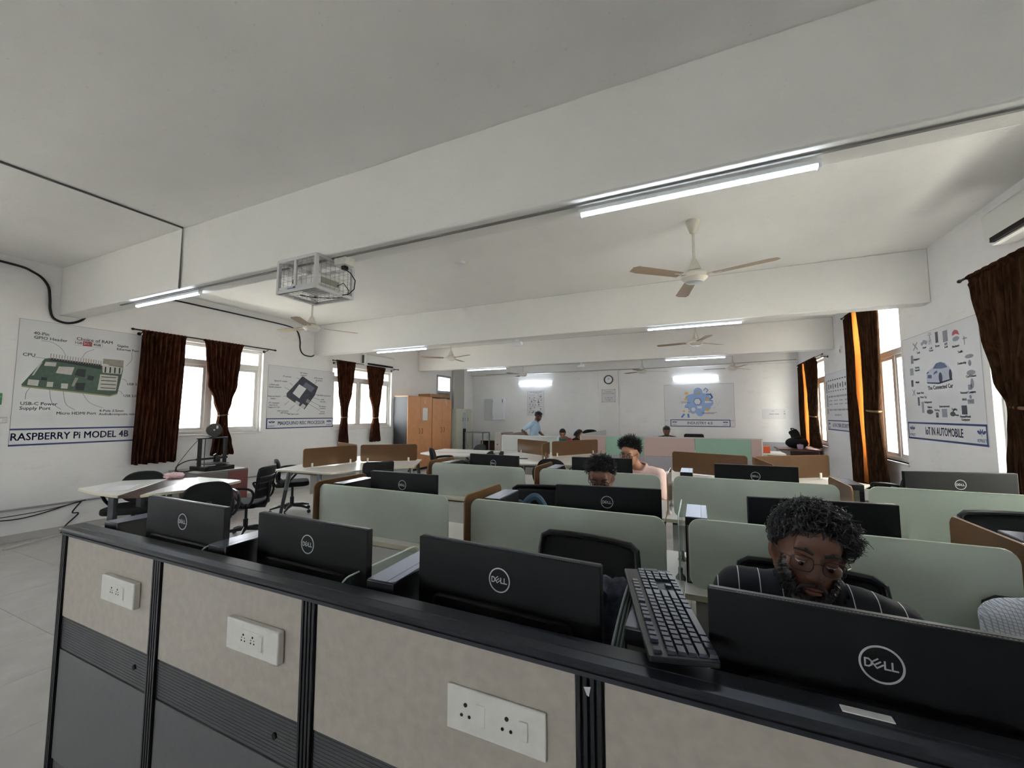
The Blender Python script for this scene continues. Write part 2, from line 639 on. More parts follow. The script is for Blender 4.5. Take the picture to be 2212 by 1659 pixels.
# ================================================================== STRUCTURE
# floor: joint bed, near tiles one by one, far tiles in one piece
TS = 0.577
struct('floor', MB().box((XL - WT, YF - WT, -0.2), (XR + WT, YB + WT, -0.006)), GROUT)
floor = bpy.data.objects['floor']
def tile_mesh():
    mb = MB().box((0.0015, 0.0015, -0.008), (TS - 0.0015, TS - 0.0015, 0.0))
    return mb
tile_me = None
i0, i1 = int((XL + 2.98) // TS), int((XR + 2.98) // TS)
j0, j1 = int((YF - 1.33) // TS), int((YB - 1.33) // TS)
far = MB()
cnt = 0
for i in range(i0, i1 + 1):
    for j in range(j0, j1 + 1):
        x, y = -2.98 + i * TS, 1.33 + j * TS
        xa, xb = max(x, XL), min(x + TS, XR)
        ya, yb = max(y, YF), min(y + TS, YB)
        if xb - xa < 0.02 or yb - ya < 0.02:
            continue
        whole = xb - xa > TS - 0.001 and yb - ya > TS - 0.001
        if x < -1.0 and 0.2 < y < 8.2 and whole:
            if tile_me is None:
                o = part('tile', tile_mesh(), FLOORM, floor, smooth=False)
                tile_me = o.data
            else:
                o = bpy.data.objects.new('tile', tile_me)
                COL.objects.link(o)
                o.parent = floor
            o.location = (x, y, random.uniform(-0.0006, 0.0))
            cnt += 1
        else:
            far.box((xa + 0.0015, ya + 0.0015, -0.008), (xb - 0.0015, yb - 0.0015, 0.0))
o = part('tile_field', far, FLOORM, floor, smooth=False)
o['kind'] = 'stuff'

def wall_with_holes(name, x0, x1, holes):
    mb = MB()
    ys = [YF - WT] + sorted([h[0] for h in holes] + [h[1] for h in holes]) + [YB + WT]
    for k in range(len(ys) - 1):
        a, b = ys[k], ys[k + 1]
        hs = [h for h in holes if abs(h[0] - a) < 1e-6 and abs(h[1] - b) < 1e-6]
        if hs:
            mb.box((x0, a, 0), (x1, b, hs[0][2]))
            mb.box((x0, a, hs[0][3]), (x1, b, ZC))
        else:
            mb.box((x0, a, 0), (x1, b, ZC))
    return struct(name, mb, WHITE, smooth=False)
DOOR = (10.52, 11.30, 0.0, 2.74)
wall_left = wall_with_holes('wall_left', XL - WT, XL, WIN_L + [DOOR])
wall_right = wall_with_holes('wall_right', XR, XR + WT, WIN_R)
struct('wall_back', MB().box((XL, YB + 0.06, 0), (XR, YB + WT, ZC)), WHITE, smooth=False)
fm = MB()
xs = [XL] + [v for h in WIN_ADDED for v in h[:2]] + [XR]
for k in range(len(xs) - 1):
    h = [q for q in WIN_ADDED if q[0] == xs[k]]
    if h:
        fm.box((xs[k], YF - WT, 0), (xs[k + 1], YF, h[0][2])).box((xs[k], YF - WT, h[0][3]), (xs[k + 1], YF, ZC))
    else:
        fm.box((xs[k], YF - WT, 0), (xs[k + 1], YF, ZC))
struct('wall_front', fm, WHITE, smooth=False)
struct('ceiling', MB().box((XL - WT, YF - WT, ZC), (XR + WT, YB + WT, ZC + 0.15)), CEIL, smooth=False)
# down-stand beams
for k, (a, b) in enumerate(((-1.35, -1.135), (2.24, 2.458), (6.03, 6.25), (9.60, 9.82))):
    struct('trim_%d' % (k + 1), MB().box((XL, a, ZB), (XR, b, ZC)), WHITE_B, bevel=0.012)
struct('trim_5', MB().box((XL, YB - 0.04, 2.866), (XR, YB + 0.06, ZC)), WHITE_B, bevel=0.008)
struct('trim_6', MB().box((-2.811, YB - 0.04, 0), (-2.194, YB + 0.06, 2.866)), WHITE_B, bevel=0.006)
struct('trim_7', MB().box((-2.194, YB + 0.02, 0), (XR, YB + 0.06, 2.866)), WHITE, bevel=0.004)
struct('trim_8', MB().box((1.5, YB - 0.02, 0), (XR, YB + 0.02, 0.77)), mat('grey low wall', rgb(168, 168, 170), 0.6), bevel=0.004)  # low ledge, darker grey than the wall above
struct('trim_9', MB().box((XL, 11.36, 0), (XL + 0.10, 12.0, ZC)), mat('grey column paint', rgb(176, 174, 168), 0.6), bevel=0.006)
struct('trim_10', MB().box((XL, 12.06, 0), (XL + 0.05, 12.35, ZC)), WHITE, bevel=0.004)
# skirting
struct('baseboard_left', MB().box((XL, YF, 0), (XL + 0.012, DOOR[0], 0.09)), FLOORM)
struct('baseboard_right', MB().box((XR - 0.012, YF, 0), (XR, YB, 0.09)), FLOORM)

# windows: frame, mullion, transom, sashes with panes, sill
def window(n, side, y0, y1, z0, z1, ztr, splits):
    left = side == 'l'
    xi = XL if left else XR
    s = -1 if left else 1                        # outwards
    xf = xi + s * 0.10                           # frame plane
    t = thing('window_%d' % n, None, None, (xi, (y0 + y1) / 2, z0), 0.0, kind='structure')
    d = 0.035
    def bar(mb, ya, yb, za, zb, th=d, off=0.0):
        x = xf + off
        mb.box((x - th, ya, za), (x + th, yb, zb))
    f = MB()
    fw = 0.055
    bar(f, y0, y1, z0, z0 + fw); bar(f, y0, y1, z1 - fw, z1)
    bar(f, y0, y0 + fw, z0 + fw, z1 - fw); bar(f, y1 - fw, y1, z0 + fw, z1 - fw)
    part('window_frame', f, UPVC, t, world=True, bevel=0.004)
    g = MB(); bar(g, y0 + fw, y1 - fw, ztr - 0.045, ztr + 0.045, d * 0.95)
    part('transom', g, UPVC, t, world=True, bevel=0.004)
    ys = [y0 + fw] + list(splits) + [y1 - fw]
    for k in range(1, len(ys) - 1):
        g = MB(); bar(g, ys[k] - 0.035, ys[k] + 0.035, z0 + fw, ztr - 0.045, d * 0.9)
        part('mullion', g, UPVC, t, world=True, bevel=0.004)
    for k in range(len(ys) - 1):
        a = ys[k] + (0.035 if k else 0)
        b = ys[k + 1] - (0.035 if k < len(ys) - 2 else 0)
        za, zb = z0 + fw, ztr - 0.045
        g = MB(); e = 0.045
        bar(g, a, b, za, za + e, 0.02); bar(g, a, b, zb - e, zb, 0.02)
        bar(g, a, a + e, za + e, zb - e, 0.02); bar(g, b - e, b, za + e, zb - e, 0.02)
        sash = part('sash', g, UPVC, t, world=True, bevel=0.003)
        part('pane', MB().box((xf - 0.003, a + e, za + e), (xf + 0.003, b - e, zb - e)), PANE, sash, world=True)
    part('pane', MB().box((xf - 0.003, y0 + fw, ztr + 0.045), (xf + 0.003, y1 - fw, z1 - fw)), PANE, t, world=True)
    part('sill', MB().box((xi - 0.02 if not left else xi - 0.12, y0 - 0.02, z0 - 0.03), (xi + 0.12 if not left else xi + 0.02, y1 + 0.02, z0)), UPVC, t, world=True, bevel=0.004)
window(1, 'l', *WIN_L[2], 2.36, (4.06,))
window(2, 'l', *WIN_L[3], 2.33, (7.40,))
window(3, 'r', *WIN_R[2], 2.28, (10.75, 11.2))
window(4, 'r', *WIN_R[1], 2.36, (7.30, 7.8))
window(5, 'r', *WIN_R[0], 2.36, (3.85, 4.5))
window(6, 'l', *WIN_L[0], 2.36, (-2.95,))
window(7, 'l', *WIN_L[1], 2.05, (0.45,))

for n_, h in enumerate(WIN_ADDED):
    t = thing('window_%d' % (8 + n_), None, None, ((h[0] + h[1]) / 2, YF, h[2]), 0.0, kind='structure')  # unseen window, added so daylight reaches the partition panels
    yf = YF - 0.1
    part('window_frame', MB().box((h[0], yf - 0.03, h[2]), (h[1], yf + 0.03, h[2] + 0.055)).box((h[0], yf - 0.03, h[3] - 0.055), (h[1], yf + 0.03, h[3])).box((h[0], yf - 0.03, h[2]), (h[0] + 0.055, yf + 0.03, h[3])).box((h[1] - 0.055, yf - 0.03, h[2]), (h[1], yf + 0.03, h[3])).box(((h[0] + h[1]) / 2 - 0.03, yf - 0.03, h[2]), ((h[0] + h[1]) / 2 + 0.03, yf + 0.03, h[3])), UPVC, t, world=True)
    part('pane', MB().box((h[0] + 0.05, yf - 0.003, h[2] + 0.05), (h[1] - 0.05, yf + 0.003, h[3] - 0.05)), PANE, t, world=True)

# door with glazed light above, far left corner
t = thing('door_1', None, None, (XL, 10.9, 0), 0.0, kind='structure')
DG = mat('grey door paint', rgb(158, 160, 158), 0.5)
part('door_leaf', MB().box((XL - 0.13, 10.58, 0.01), (XL - 0.09, 11.24, 2.18)), DG, t, world=True, bevel=0.003)
part('door_frame', MB().box((XL - 0.16, 10.52, 0), (XL + 0.02, 10.58, 2.74)).box((XL - 0.16, 11.24, 0), (XL + 0.02, 11.30, 2.74)).box((XL - 0.16, 10.58, 2.18), (XL + 0.02, 11.24, 2.25)).box((XL - 0.16, 10.58, 2.68), (XL + 0.02, 11.24, 2.74)), DG, t, world=True, bevel=0.003)
part('pane', MB().box((XL - 0.11, 10.58, 2.25), (XL - 0.10, 11.24, 2.68)), PANE, t, world=True)
part('door_handle', MB().tube([(XL - 0.09, 10.66, 1.05), (XL - 0.04, 10.66, 1.05), (XL - 0.04, 10.76, 1.05)], 0.008), SILV, t, world=True)

# ------------------------------------------------------------------ outside
struct('trim_12', MB().box((XL - WT - 0.95, -5, 2.80), (XL - WT, 13, 2.88)), WHITE)  # unseen sunshade slab, added to keep sun out of the left windows
OUTW = plaster('sunlit outside plaster', (0.86, 0.83, 0.76, 1), 0.05)
OUTG = plaster('pale outside wall', (0.84, 0.85, 0.87, 1), 0.02)
struct('trim_11', MB().box((-60, -60, -0.6), (60, 60, -0.25)), mat('outside paving', rgb(190, 187, 180), 0.9, var=0.08, scale=2))
o = thing('building', 'pale grey building wall close outside the left windows', 'building', (-14.4, 3, -0.3))
part('wall', MB().box((-14.8, -12, -0.3), (-14.0, 12.2, 4.3)), OUTG, o, world=True)
part('ledge', MB().box((-14.0, -12, 2.05), (-13.95, 12.2, 2.10)).box((-14.0, -12, 3.2), (-13.9, 12.2, 3.27)), OUTG, o, world=True)
for z in (1.82, 1.92, 2.14):
    part('louvre', MB().box((-14.0, 7.0, z), (-13.93, 7.7, z + 0.05)), STEELW, o, world=True)
o = thing('building', 'low beige building seen through the far left window', 'building', (-14.5, 20, -0.3))
part('wall', MB().box((-15.2, 12.6, -0.3), (-14.2, 30, 3.0)), OUTW, o, world=True)
part('shutter', MB().box((-14.2, 15.5, -0.3), (-14.14, 16.6, 1.65)), mat('pale yellow board', rgb(244, 240, 200), 0.6), o, world=True)
part('parapet', MB().box((-15.3, 12.6, 3.0), (-14.1, 30, 3.15)), OUTG, o, world=True)
o = thing('building', 'sunlit cream plaster building outside the right windows', 'building', (8.0, 10, -0.3))
part('wall', MB().box((7.4, -10, -0.3), (8.4, 45, 7.0)), OUTW, o, world=True)
part('pilaster', MB().box((7.2, 14.0, -0.3), (7.4, 14.7, 7.0)).box((7.2, 20.5, -0.3), (7.4, 21.2, 7.0)), OUTW, o, world=True)
part('window_grille', MB().box((7.35, 16.5, 0.7), (7.4, 18.0, 2.2)), mat('pale grille', rgb(205, 200, 188), 0.6), o, world=True)

# ================================================================== LIGHTS, FANS AND OTHER THINGS UNDER THE CEILING
def make_tube(label, loc, rot, group):
    """LED batten 1.21 m long, lamp towards local -z (or out from a wall when turned)."""
    t = thing('tube_light', label, 'lamp', loc, rot, group)
    part('housing', MB().box((-0.605, -0.019, -0.026), (0.605, 0.019, 0.0)), TUBEH, t, bevel=0.004)
    h = MB()
    h.prism([(0.0165 * math.cos(R(a)), -0.026 + 0.017 * math.sin(R(a))) for a in range(180, 361, 20)], -0.59, 0.59, axis='x')
    part('diffuser', h, TUBE, t)
    for s in (-1, 1):
        part('end_cap', MB().cbox((s * 0.598, 0, -0.032), (0.016, 0.036, 0.026)), TUBEH, t, bevel=0.003)
    return t
G = 'tube lights along the beams and back wall'
t0 = make_tube('long bright tube light under the nearest beam, above the nearest fan', (-0.02, 2.36, ZB - 0.012), 0.0, G)
dup(t0, (-5.11, 2.34, ZB - 0.012), 0.0, 'bright tube light under the left end of the nearest beam', G)
dup(t0, (-5.14, 6.15, ZB - 0.006), 0.0, 'tube light on the second beam, above the left windows', G)
dup(t0, (-0.03, 6.10, ZB - 0.006), 0.0, 'tube light on the second beam, behind the nearest fan', G)
dup(t0, (-5.2, 9.72, ZB - 0.006), 0.0, 'tube light on the third beam, in front of the white distribution box', G)
dup(t0, (-0.03, 9.71, ZB - 0.006), 0.0, 'tube light on the third beam, above the far fans', G)
dup(t0, (-4.96, YB + 0.06, 2.54), FACE_B @ Matrix.Rotation(PI, 3, 'X'), 'tube light on the back wall above the small chart', G)
dup(t0, (-0.04, YB + 0.02, 2.52), FACE_B @ Matrix.Rotation(PI, 3, 'X'), 'tube light on the back wall above the INDUSTRY 4.0 poster', G)
# wiring battens beside the near beam
def simple(name, label, cat, mb, m, loc=(0, 0, 0), group=None, **k):
    t = part(name, mb, m, None, **k)
    return tag(t, label, cat, group)
simple('conduit', 'grey wiring batten along the underside of the nearest beam', 'conduit', MB().box((-6.0, 2.30, ZB - 0.010), (XR, 2.318, ZB)), mat('grey batten', rgb(120, 118, 116), 0.6))

def make_fan(label, loc, rot, drop):
    t = thing('ceiling_fan', label, 'fan', loc, rot, 'cream three-blade ceiling fans')
    c = MB().lathe((0, 0, 0), [(0.014, -0.13), (0.03, -0.12), (0.062, -0.03), (0.066, 0.0)], 20)
    part('canopy', c, FANM, t)
    part('down_rod', MB().tube([(0, 0, -0.12), (0, 0, -drop + 0.14)], 0.0125, 10), FANM, t)
    part('lower_canopy', MB().lathe((0, 0, -drop), [(0.062, 0.055), (0.06, 0.075), (0.045, 0.11), (0.025, 0.16), (0.014, 0.17)], 20), FANM, t)
    m = MB().lathe((0, 0, -drop), [(0.05, -0.058), (0.085, -0.055), (0.098, -0.04), (0.118, -0.022), (0.12, 0.01), (0.10, 0.035), (0.06, 0.045)], 28)
    mo = part('motor', m, FANM, t)
    part('cap_ring', MB().lathe((0, 0, -drop), [(0.045, -0.064), (0.075, -0.061), (0.08, -0.054)], 24), SILV, mo)
    for k in range(3):
        b = MB()
        a = 2 * PI * k / 3
        pts = [(0.17, -0.05), (0.62, -0.066), (0.69, -0.05), (0.70, 0.03), (0.66, 0.064), (0.17, 0.055)]
        b.prism(pts, -0.0015, 0.0015)
        b.xform(Matrix.Rotation(R(7), 4, 'X'))
        b.xform(Matrix.Translation((0, 0, -drop - 0.005)))
        b.xform(Matrix.Rotation(a, 4, 'Z'))
        bl = part('blade', b, FANB, t)
        br = MB().box((0.10, -0.022, -drop - 0.006), (0.24, 0.022, -drop + 0.001))
        br.xform(Matrix.Rotation(a, 4, 'Z'))
        part('blade_bracket', br, FANM, bl, bevel=0.002)
    return t
fan = make_fan('nearest ceiling fan, hanging between the first two beams on the right', (0.01, 4.22, ZC), R(-18), 0.55)
dup(fan, (0.0, 8.15, ZC), R(-72), 'ceiling fan between the second and third beams, right of the room', 'cream three-blade ceiling fans')
dup(fan, (-5.34, 4.31, ZC), R(63), 'ceiling fan half hidden behind the wire cage, on the left', 'cream three-blade ceiling fans')
dup(fan, (-5.25, 8.04, ZC), R(98), 'ceiling fan above the orange wardrobe, between the far beams', 'cream three-blade ceiling fans')
f2 = make_fan('far ceiling fan beside the wall clock', (-1.38, 11.75, ZC), R(20), 0.68)
dup(f2, (0.85, 11.85, ZC), R(50), 'far ceiling fan above the INDUSTRY 4.0 poster', 'cream three-blade ceiling fans')
dup(f2, (-4.75, 11.2, ZC), R(10), 'far ceiling fan just behind the third left tube light', 'cream three-blade ceiling fans')

# smoke detector, cameras
simple('smoke_detector', 'flat white round detector on the ceiling left of the nearest fan', 'detector', MB().lathe((-2.62, 4.2, ZC), [(0.035, -0.03), (0.06, -0.025), (0.065, -0.004), (0.065, 0)], 24), TUBEH)
def ceiling_cam(x, y, label):
    t = thing('bullet_camera', label, 'camera', (x, y, ZB), R(-20), 'white cameras under the beams')
    part('mount', MB().lathe((0, 0, 0), [(0.02, -0.05), (0.03, -0.01), (0.035, 0)], 16), TUBEH, t)
    part('body', MB().lathe((0, 0, -0.075), [(0.030, -0.10), (0.036, -0.095), (0.038, 0.09), (0.03, 0.10)], 16, axis='x'), TUBEH, t)
    part('lens', MB().lathe((0, 0, -0.075), [(0.022, -0.105), (0.024, -0.101)], 16, axis='x'), HOLE, t)
ceiling_cam(-2.73, 6.2, 'white camera under the second beam')
ceiling_cam(-2.55, 9.66, 'white camera under the third beam')

# projector in a wire cage under the near beam
CG = mat('grey painted cage steel', rgb(196, 196, 198), 0.45)
t = thing('projector_cage', 'grey steel wire cage under the nearest beam holding a projector', 'cage', (-2.875, 2.35, ZB))
X0, X1, Y0, Y1, Z0, Z1 = -3.09, -2.66, 2.17, 2.53, 2.475, 2.752
b = MB()
s = 0.013
for x in (X0, X1):
    for y in (Y0, Y1):
        b.box((x - s, y - s, Z0), (x + s, y + s, Z1))
for z in (Z0, Z1 - 0.02):
    for y in (Y0, Y1):
        b.box((X0, y - s * 0.9, z), (X1, y + s * 0.9, z + 0.026))
    for x in (X0, X1):
        b.box((x - s * 0.9, Y0, z), (x + s * 0.9, Y1, z + 0.026))
b.box((X0, Y0 - 0.008, Z0), (X1, Y0 + 0.006, Z0 + 0.05))
part('frame', b, CG, t, world=True, bevel=0.002)
part('centre_strut', MB().box((-2.905, Y0 - 0.008, Z0), (-2.88, Y0 + 0.008, Z1)), CG, t, world=True)
WIRE = mat('thin cage wire', rgb(140, 140, 142), 0.4, metal=0.5)
def grid(axis, val):
    b = MB()
    if axis == 'z':
        n, m = 10, 8
        for i in range(1, n):
            x = X0 + (X1 - X0) * i / n
            b.tube([(x, Y0, val), (x, Y1, val)], 0.0012, 5)
        for i in range(1, m):
            y = Y0 + (Y1 - Y0) * i / m
            b.tube([(X0, y, val), (X1, y, val)], 0.0012, 5)
    else:
        A0, A1 = (X0, X1) if axis == 'y' else (Y0, Y1)
        n = 8
        def P(a, z):
            return (a, val, z) if axis == 'y' else (val, a, z)
        for i in range(1, n):
            a = A0 + (A1 - A0) * i / n
            b.tube([P(a, Z0), P(a, Z1)], 0.0012, 5)
        for i in range(1, 6):
            z = Z0 + (Z1 - Z0) * i / 6
            b.tube([P(A0, z), P(A1, z)], 0.0012, 5)
    part('wire_mesh', b, WIRE, t, world=True)
grid('z', Z0 + 0.005); grid('y', Y0); grid('y', Y1); grid('x', X0); grid('x', X1)
part('nameplate', MB().box((-2.97, Y0 - 0.011, Z0 + 0.012), (-2.89, Y0 - 0.008, Z0 + 0.032)), mat('blue plate', rgb(60, 72, 130), 0.5), t, world=True)
t = thing('projector', 'white projector inside the wire cage, with black leads', 'projector', (-2.87, 2.35, 2.5))
pj = part('body', MB().box((-3.02, 2.22, 2.535), (-2.70, 2.46, 2.625)), STEELW, t, world=True, bevel=0.015)
part('lens', MB().lathe((-2.96, 2.22, 2.58), [(0.022, -0.012), (0.026, -0.008), (0.026, 0.01)], 16, axis='y'), HOLE, t, world=True)
part('vent', MB().box((-2.71, 2.25, 2.55), (-2.698, 2.43, 2.60)), mat('grey vent', rgb(150, 148, 140), 0.6), t, world=True)
part('mount_plate', MB().box((-2.95, 2.28, 2.625), (-2.78, 2.40, 2.64)).box((-2.885, 2.32, 2.64), (-2.845, 2.36, ZB)), CG, t, world=True)
lead = [(-2.69, 2.40, 2.56), (-2.64, 2.42, 2.585), (-2.62, 2.46, 2.53), (-2.66, 2.48, 2.49), (-2.75, 2.46, 2.483), (-2.84, 2.42, 2.485), (-2.93, 2.36, 2.485), (-2.98, 2.28, 2.49)]
part('lead', MB().tube(lead, 0.004, 6), CABLE, t, world=True)
t = thing('junction_box', 'small white power box with a black plug beside the wire cage', 'box', (-2.56, 2.36, 2.70))
part('box', MB().box((-2.62, 2.30, 2.69), (-2.50, 2.40, ZB)), SOCK, t, world=True, bevel=0.004)
part('plug', MB().box((-2.57, 2.325, 2.66), (-2.53, 2.365, 2.69)), CABLE, t, world=True, bevel=0.004)
part('cord', MB().tube([(-2.55, 2.345, 2.665), (-2.50, 2.36, 2.63), (-2.47, 2.38, 2.57), (-2.50, 2.40, 2.51), (-2.58, 2.42, 2.485), (-2.66, 2.42, 2.485)], 0.0045, 6), CABLE, t, world=True)

# cables and conduits on the left wall and ceiling
def smoothpath(pts, n=6):
    P = [Vector(p) for p in pts]
    out = []
    for i in range(len(P) - 1):
        a, b, c, d = P[max(i - 1, 0)], P[i], P[i + 1], P[min(i + 2, len(P) - 1)]
        for k in range(n):
            t_ = k / n
            out.append(0.5 * ((2 * b) + (c - a) * t_ + (2 * a - 5 * b + 4 * c - d) * t_ * t_ + (3 * b - a - 3 * c + d) * t_ ** 3))
    out.append(P[-1])
    return out
xw = XL + 0.015
simple('cable', 'thick black cable looping around the left end of the nearest beam', 'cable', MB().tube(smoothpath([(xw, 0.6, 3.30), (xw, 1.73, 3.29), (xw, 2.0, 3.24), (xw, 2.12, 3.12), (xw, 2.15, 2.95), (xw, 2.16, 2.82), (xw, 2.20, 2.71), (xw, 2.32, 2.675), (xw, 2.44, 2.73), (xw, 2.49, 2.83), (xw, 2.49, 3.10), (xw, 2.53, 3.26)]), 0.014, 8), CABLE)
simple('cable', 'black cable along the top of the left wall, dropping at the second beam', 'cable', MB().tube(smoothpath([(xw, 2.53, 3.26), (xw, 3.5, 3.275), (xw, 4.8, 3.268), (xw, 5.45, 3.25), (xw, 5.63, 3.17), (xw, 5.69, 3.0), (xw, 5.70, 2.84), (xw, 5.78, 2.735), (xw, 5.95, 2.715), (xw, 6.03, 2.75)]), 0.012, 8), CABLE)
simple('conduit', 'thin dark conduit running across the near ceiling and down the beam', 'conduit', MB().tube([(-4.66, -1.1, ZC - 0.008), (-4.66, 2.228, ZC - 0.008), (-4.66, 2.228, ZB + 0.0), (-4.66, 2.235, ZB - 0.006)], 0.009, 8), mat('dusty conduit', rgb(96, 92, 90), 0.7))
simple('conduit', 'grey conduit low along the left wall behind the tables', 'conduit', MB().tube([(XL + 0.02, -2, 0.385), (XL + 0.02, 10.4, 0.372)], 0.011, 8), GREYC)
simple('cable', 'sagging dark cables below the conduit on the left wall', 'cable', MB().tube(smoothpath([(XL + 0.03, 0.5, 0.35), (XL + 0.03, 1.7, 0.29), (XL + 0.03, 2.1, 0.27), (XL + 0.03, 2.5, 0.36), (XL + 0.03, 2.62, 0.38)]), 0.007, 6).tube(smoothpath([(XL + 0.03, 0.5, 0.33), (XL + 0.03, 2.0, 0.31), (XL + 0.03, 2.58, 0.37)]), 0.005, 6).tube(smoothpath([(XL + 0.03, 2.58, 0.37), (XL + 0.04, 2.50, 0.25), (XL + 0.03, 2.56, 0.22), (XL + 0.04, 2.45, 0.10), (XL + 0.06, 2.40, 0.01)]), 0.008, 6), CABLE)
simple('batten', 'loose white trunking lid lying on the floor by the left wall', 'trunking', MB().box((-0.33, -0.02, 0), (0.33, 0.02, 0.012)).xform(Matrix.Translation((-7.18, 2.16, 0.002)) @ Matrix.Rotation(R(118), 4, 'Z')), SOCK)

# exit sign and switch box on the near left wall
t = thing('exit_sign', 'green exit sign on the left wall at the picture edge', 'sign', (XL, 1.70, 1.68), FACE_L)
part('board', MB().box((-0.14, -0.068, 0), (0.14, 0.068, 0.012)), mat('green sign', rgb(22, 132, 74), 0.4), t, bevel=0.002)
text('EXIT', 0.07, SOCK, t, (0.06, 0, 0.0125), bold=0.002)
t = thing('switch_box', 'small white switch box below the green sign', 'switch', (XL, 1.80, 1.435), FACE_L)
part('box', MB().box((-0.12, -0.035, 0), (0.09, 0.035, 0.03)), SOCK, t, bevel=0.004)
part('switch', MB().box((0.02, -0.018, 0.03), (0.05, 0.018, 0.036)), TUBEH, t, bevel=0.002)
part('indicator', MB().box((-0.04, -0.014, 0.03), (0.0, 0.014, 0.033)), HOLE, t)

# air conditioners
def aircon(label, loc, rot, wd):
    t = thing('air_conditioner', label, 'air conditioner', loc, rot, 'white wall air conditioners')
    b = MB().prism([(0, 0), (0, 0.15), (0.075, 0.20), (0.24, 0.205), (0.28, 0.17), (0.28, 0)], -wd / 2, wd / 2, axis='x')
    part('housing', b, STEELW, t, bevel=0.008)
    part('outlet', MB().box((-wd / 2 + 0.06, 0.01, 0.158), (wd / 2 - 0.06, 0.05, 0.19)), HOLE, t)
    part('louvre', MB().box((-wd / 2 + 0.07, -0.004, 0.12), (wd / 2 - 0.07, 0.010, 0.165)), SOCK, t, bevel=0.003)
    part('side_label', MB().box((-wd / 2 - 0.002, 0.04, 0.05), (-wd / 2, 0.24, 0.12)), mat('dark sticker', rgb(70, 72, 78), 0.6), t)
aircon('white air conditioner above the far left window', (XL, 7.85, 2.69), FACE_L, 1.0)
aircon('white air conditioner above the nearest right curtain', (XR, 4.08, 2.90), FACE_R, 1.15)

# ================================================================== CURTAINS
def rod(label, x, y0, y1, z, s):
    t = thing('curtain_rod', label, 'curtain rod', (x, (y0 + y1) / 2, z), 0.0, 'black curtain rods')
    part('pole', MB().tube([(x, y0, z), (x, y1, z)], 0.011, 10), ROD, t, world=True)
    for y in (y0, y1):
        part('finial', MB().ell((x, y, z), (0.017, 0.024, 0.017), 10, 8), ROD, t, world=True)
    for y in (y0 + 0.12, y1 - 0.14):
        part('bracket', MB().tube([(x, y, z - 0.02), (x + s * 0.11, y, z - 0.045)], 0.008, 8).lathe((x + s * 0.115, y, z - 0.04), [(0.025, -0.004), (0.025, 0.004)], 12, axis='x'), ROD, t, world=True)
xc = XL + 0.12
rod('curtain rod over the near left window', xc, 2.95, 5.09, 2.712, -1)
rod('curtain rod over the far left window', xc, 6.44, 8.58, 2.69, -1)
rod('curtain rod over the nearest right window', XR - 0.15, 3.1, 5.14, 2.745, 1)
rod('curtain rod over the middle right window', XR - 0.15, 6.7, 8.52, 3.12, 1)
rod('curtain rod over the far right window', XR - 0.15, 9.80, 12.0, 2.69, 1)

def curtain(label, x, rows, m, folds=9, amp=0.04, tie=None, seed=0, thin=None):
    """Pleated cloth: rows of (z, y0, y1) from top to bottom; gathered rows fold deeper."""
    rnd = random.Random(seed)
    N = folds * 8
    rows2 = []
    # densify with smooth interpolation
    for i in range(len(rows) - 1):
        for k in range(6):
            u = k / 6
            u2 = u * u * (3 - 2 * u)
            rows2.append((rows[i][0] + (rows[i + 1][0] - rows[i][0]) * u, rows[i][1] + (rows[i + 1][1] - rows[i][1]) * u2, rows[i][2] + (rows[i + 1][2] - rows[i][2]) * u2))
    rows2.append(rows[-1])
    W0 = max(r[2] - r[1] for r in rows2)
    ph = [rnd.uniform(-0.5, 0.5) for _ in range(folds + 2)]
    am = [rnd.uniform(0.6, 1.3) for _ in range(folds + 2)]
    vs, fs = [], []
    ztop = rows2[0][0]
    for (z, a, b) in rows2:
        gather = W0 / max(b - a, 0.05)
        for k in range(N + 1):
            u = k / N
            q = u * folds
            i = int(q)
            A = am[i] * (1 - (q - i)) + am[i + 1] * (q - i)
            s_ = math.sin(2 * PI * q + ph[i] * 0.8)
            dep = amp * A * min(1.6, 0.6 + 0.4 * gather)
            if ztop - z < 0.05:
                dep *= 0.45
            xx = x + dep * s_ + 0.006 * math.sin(7 * u + 3 * z)
            yy = a + (b - a) * u + 0.01 * math.sin(3 * z + 9 * u) * min(1, (b - a) * 2)
            zz = z + (0.008 * math.sin(2 * PI * q * 0.5 + 1) if z == rows2[-1][0] else 0)
            vs.append((xx, yy, zz))
    W = N + 1
    for j in range(len(rows2) - 1):
        for k in range(N):
            fs.append((j * W + k, j * W + k + 1, (j + 1) * W + k + 1, (j + 1) * W + k))
    t = thing('curtain', label, 'curtain', (x, (rows[0][1] + rows[0][2]) / 2, rows[-1][0]), 0.0, 'brown curtains')
    o = part('cloth', MB().add(vs, fs), m, t, world=True, angle=180)
    so = o.modifiers.new('thick', 'SOLIDIFY')
    so.thickness = 0.004
    # heading tape
    z, a, b = rows[0]
    part('heading', MB().tube([(x, a + (b - a) * k / 24, z + 0.006) for k in range(25)], [0.017 + 0.006 * (k % 2) for k in range(25)], 8), m, t, world=True)
    if thin:  # added strip that paints the bright slit between two curtain panels
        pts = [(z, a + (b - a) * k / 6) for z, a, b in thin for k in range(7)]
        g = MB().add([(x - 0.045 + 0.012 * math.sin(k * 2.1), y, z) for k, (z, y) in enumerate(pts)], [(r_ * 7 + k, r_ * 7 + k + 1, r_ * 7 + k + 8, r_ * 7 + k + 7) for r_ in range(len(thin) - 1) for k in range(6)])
        part('painted_slit', g, CURT_S, t, world=True, angle=180)
    if tie:
        z, a, b = tie
        ring = [(x + 0.062 * math.cos(q), (a + b) / 2 + ((b - a) / 2 + 0.012) * math.sin(q), z + 0.012 * math.sin(q)) for q in [2 * PI * k / 20 for k in range(21)]]
        part('tie_back', MB().tube(ring, 0.014, 8), TIE, t, world=True)
    return t
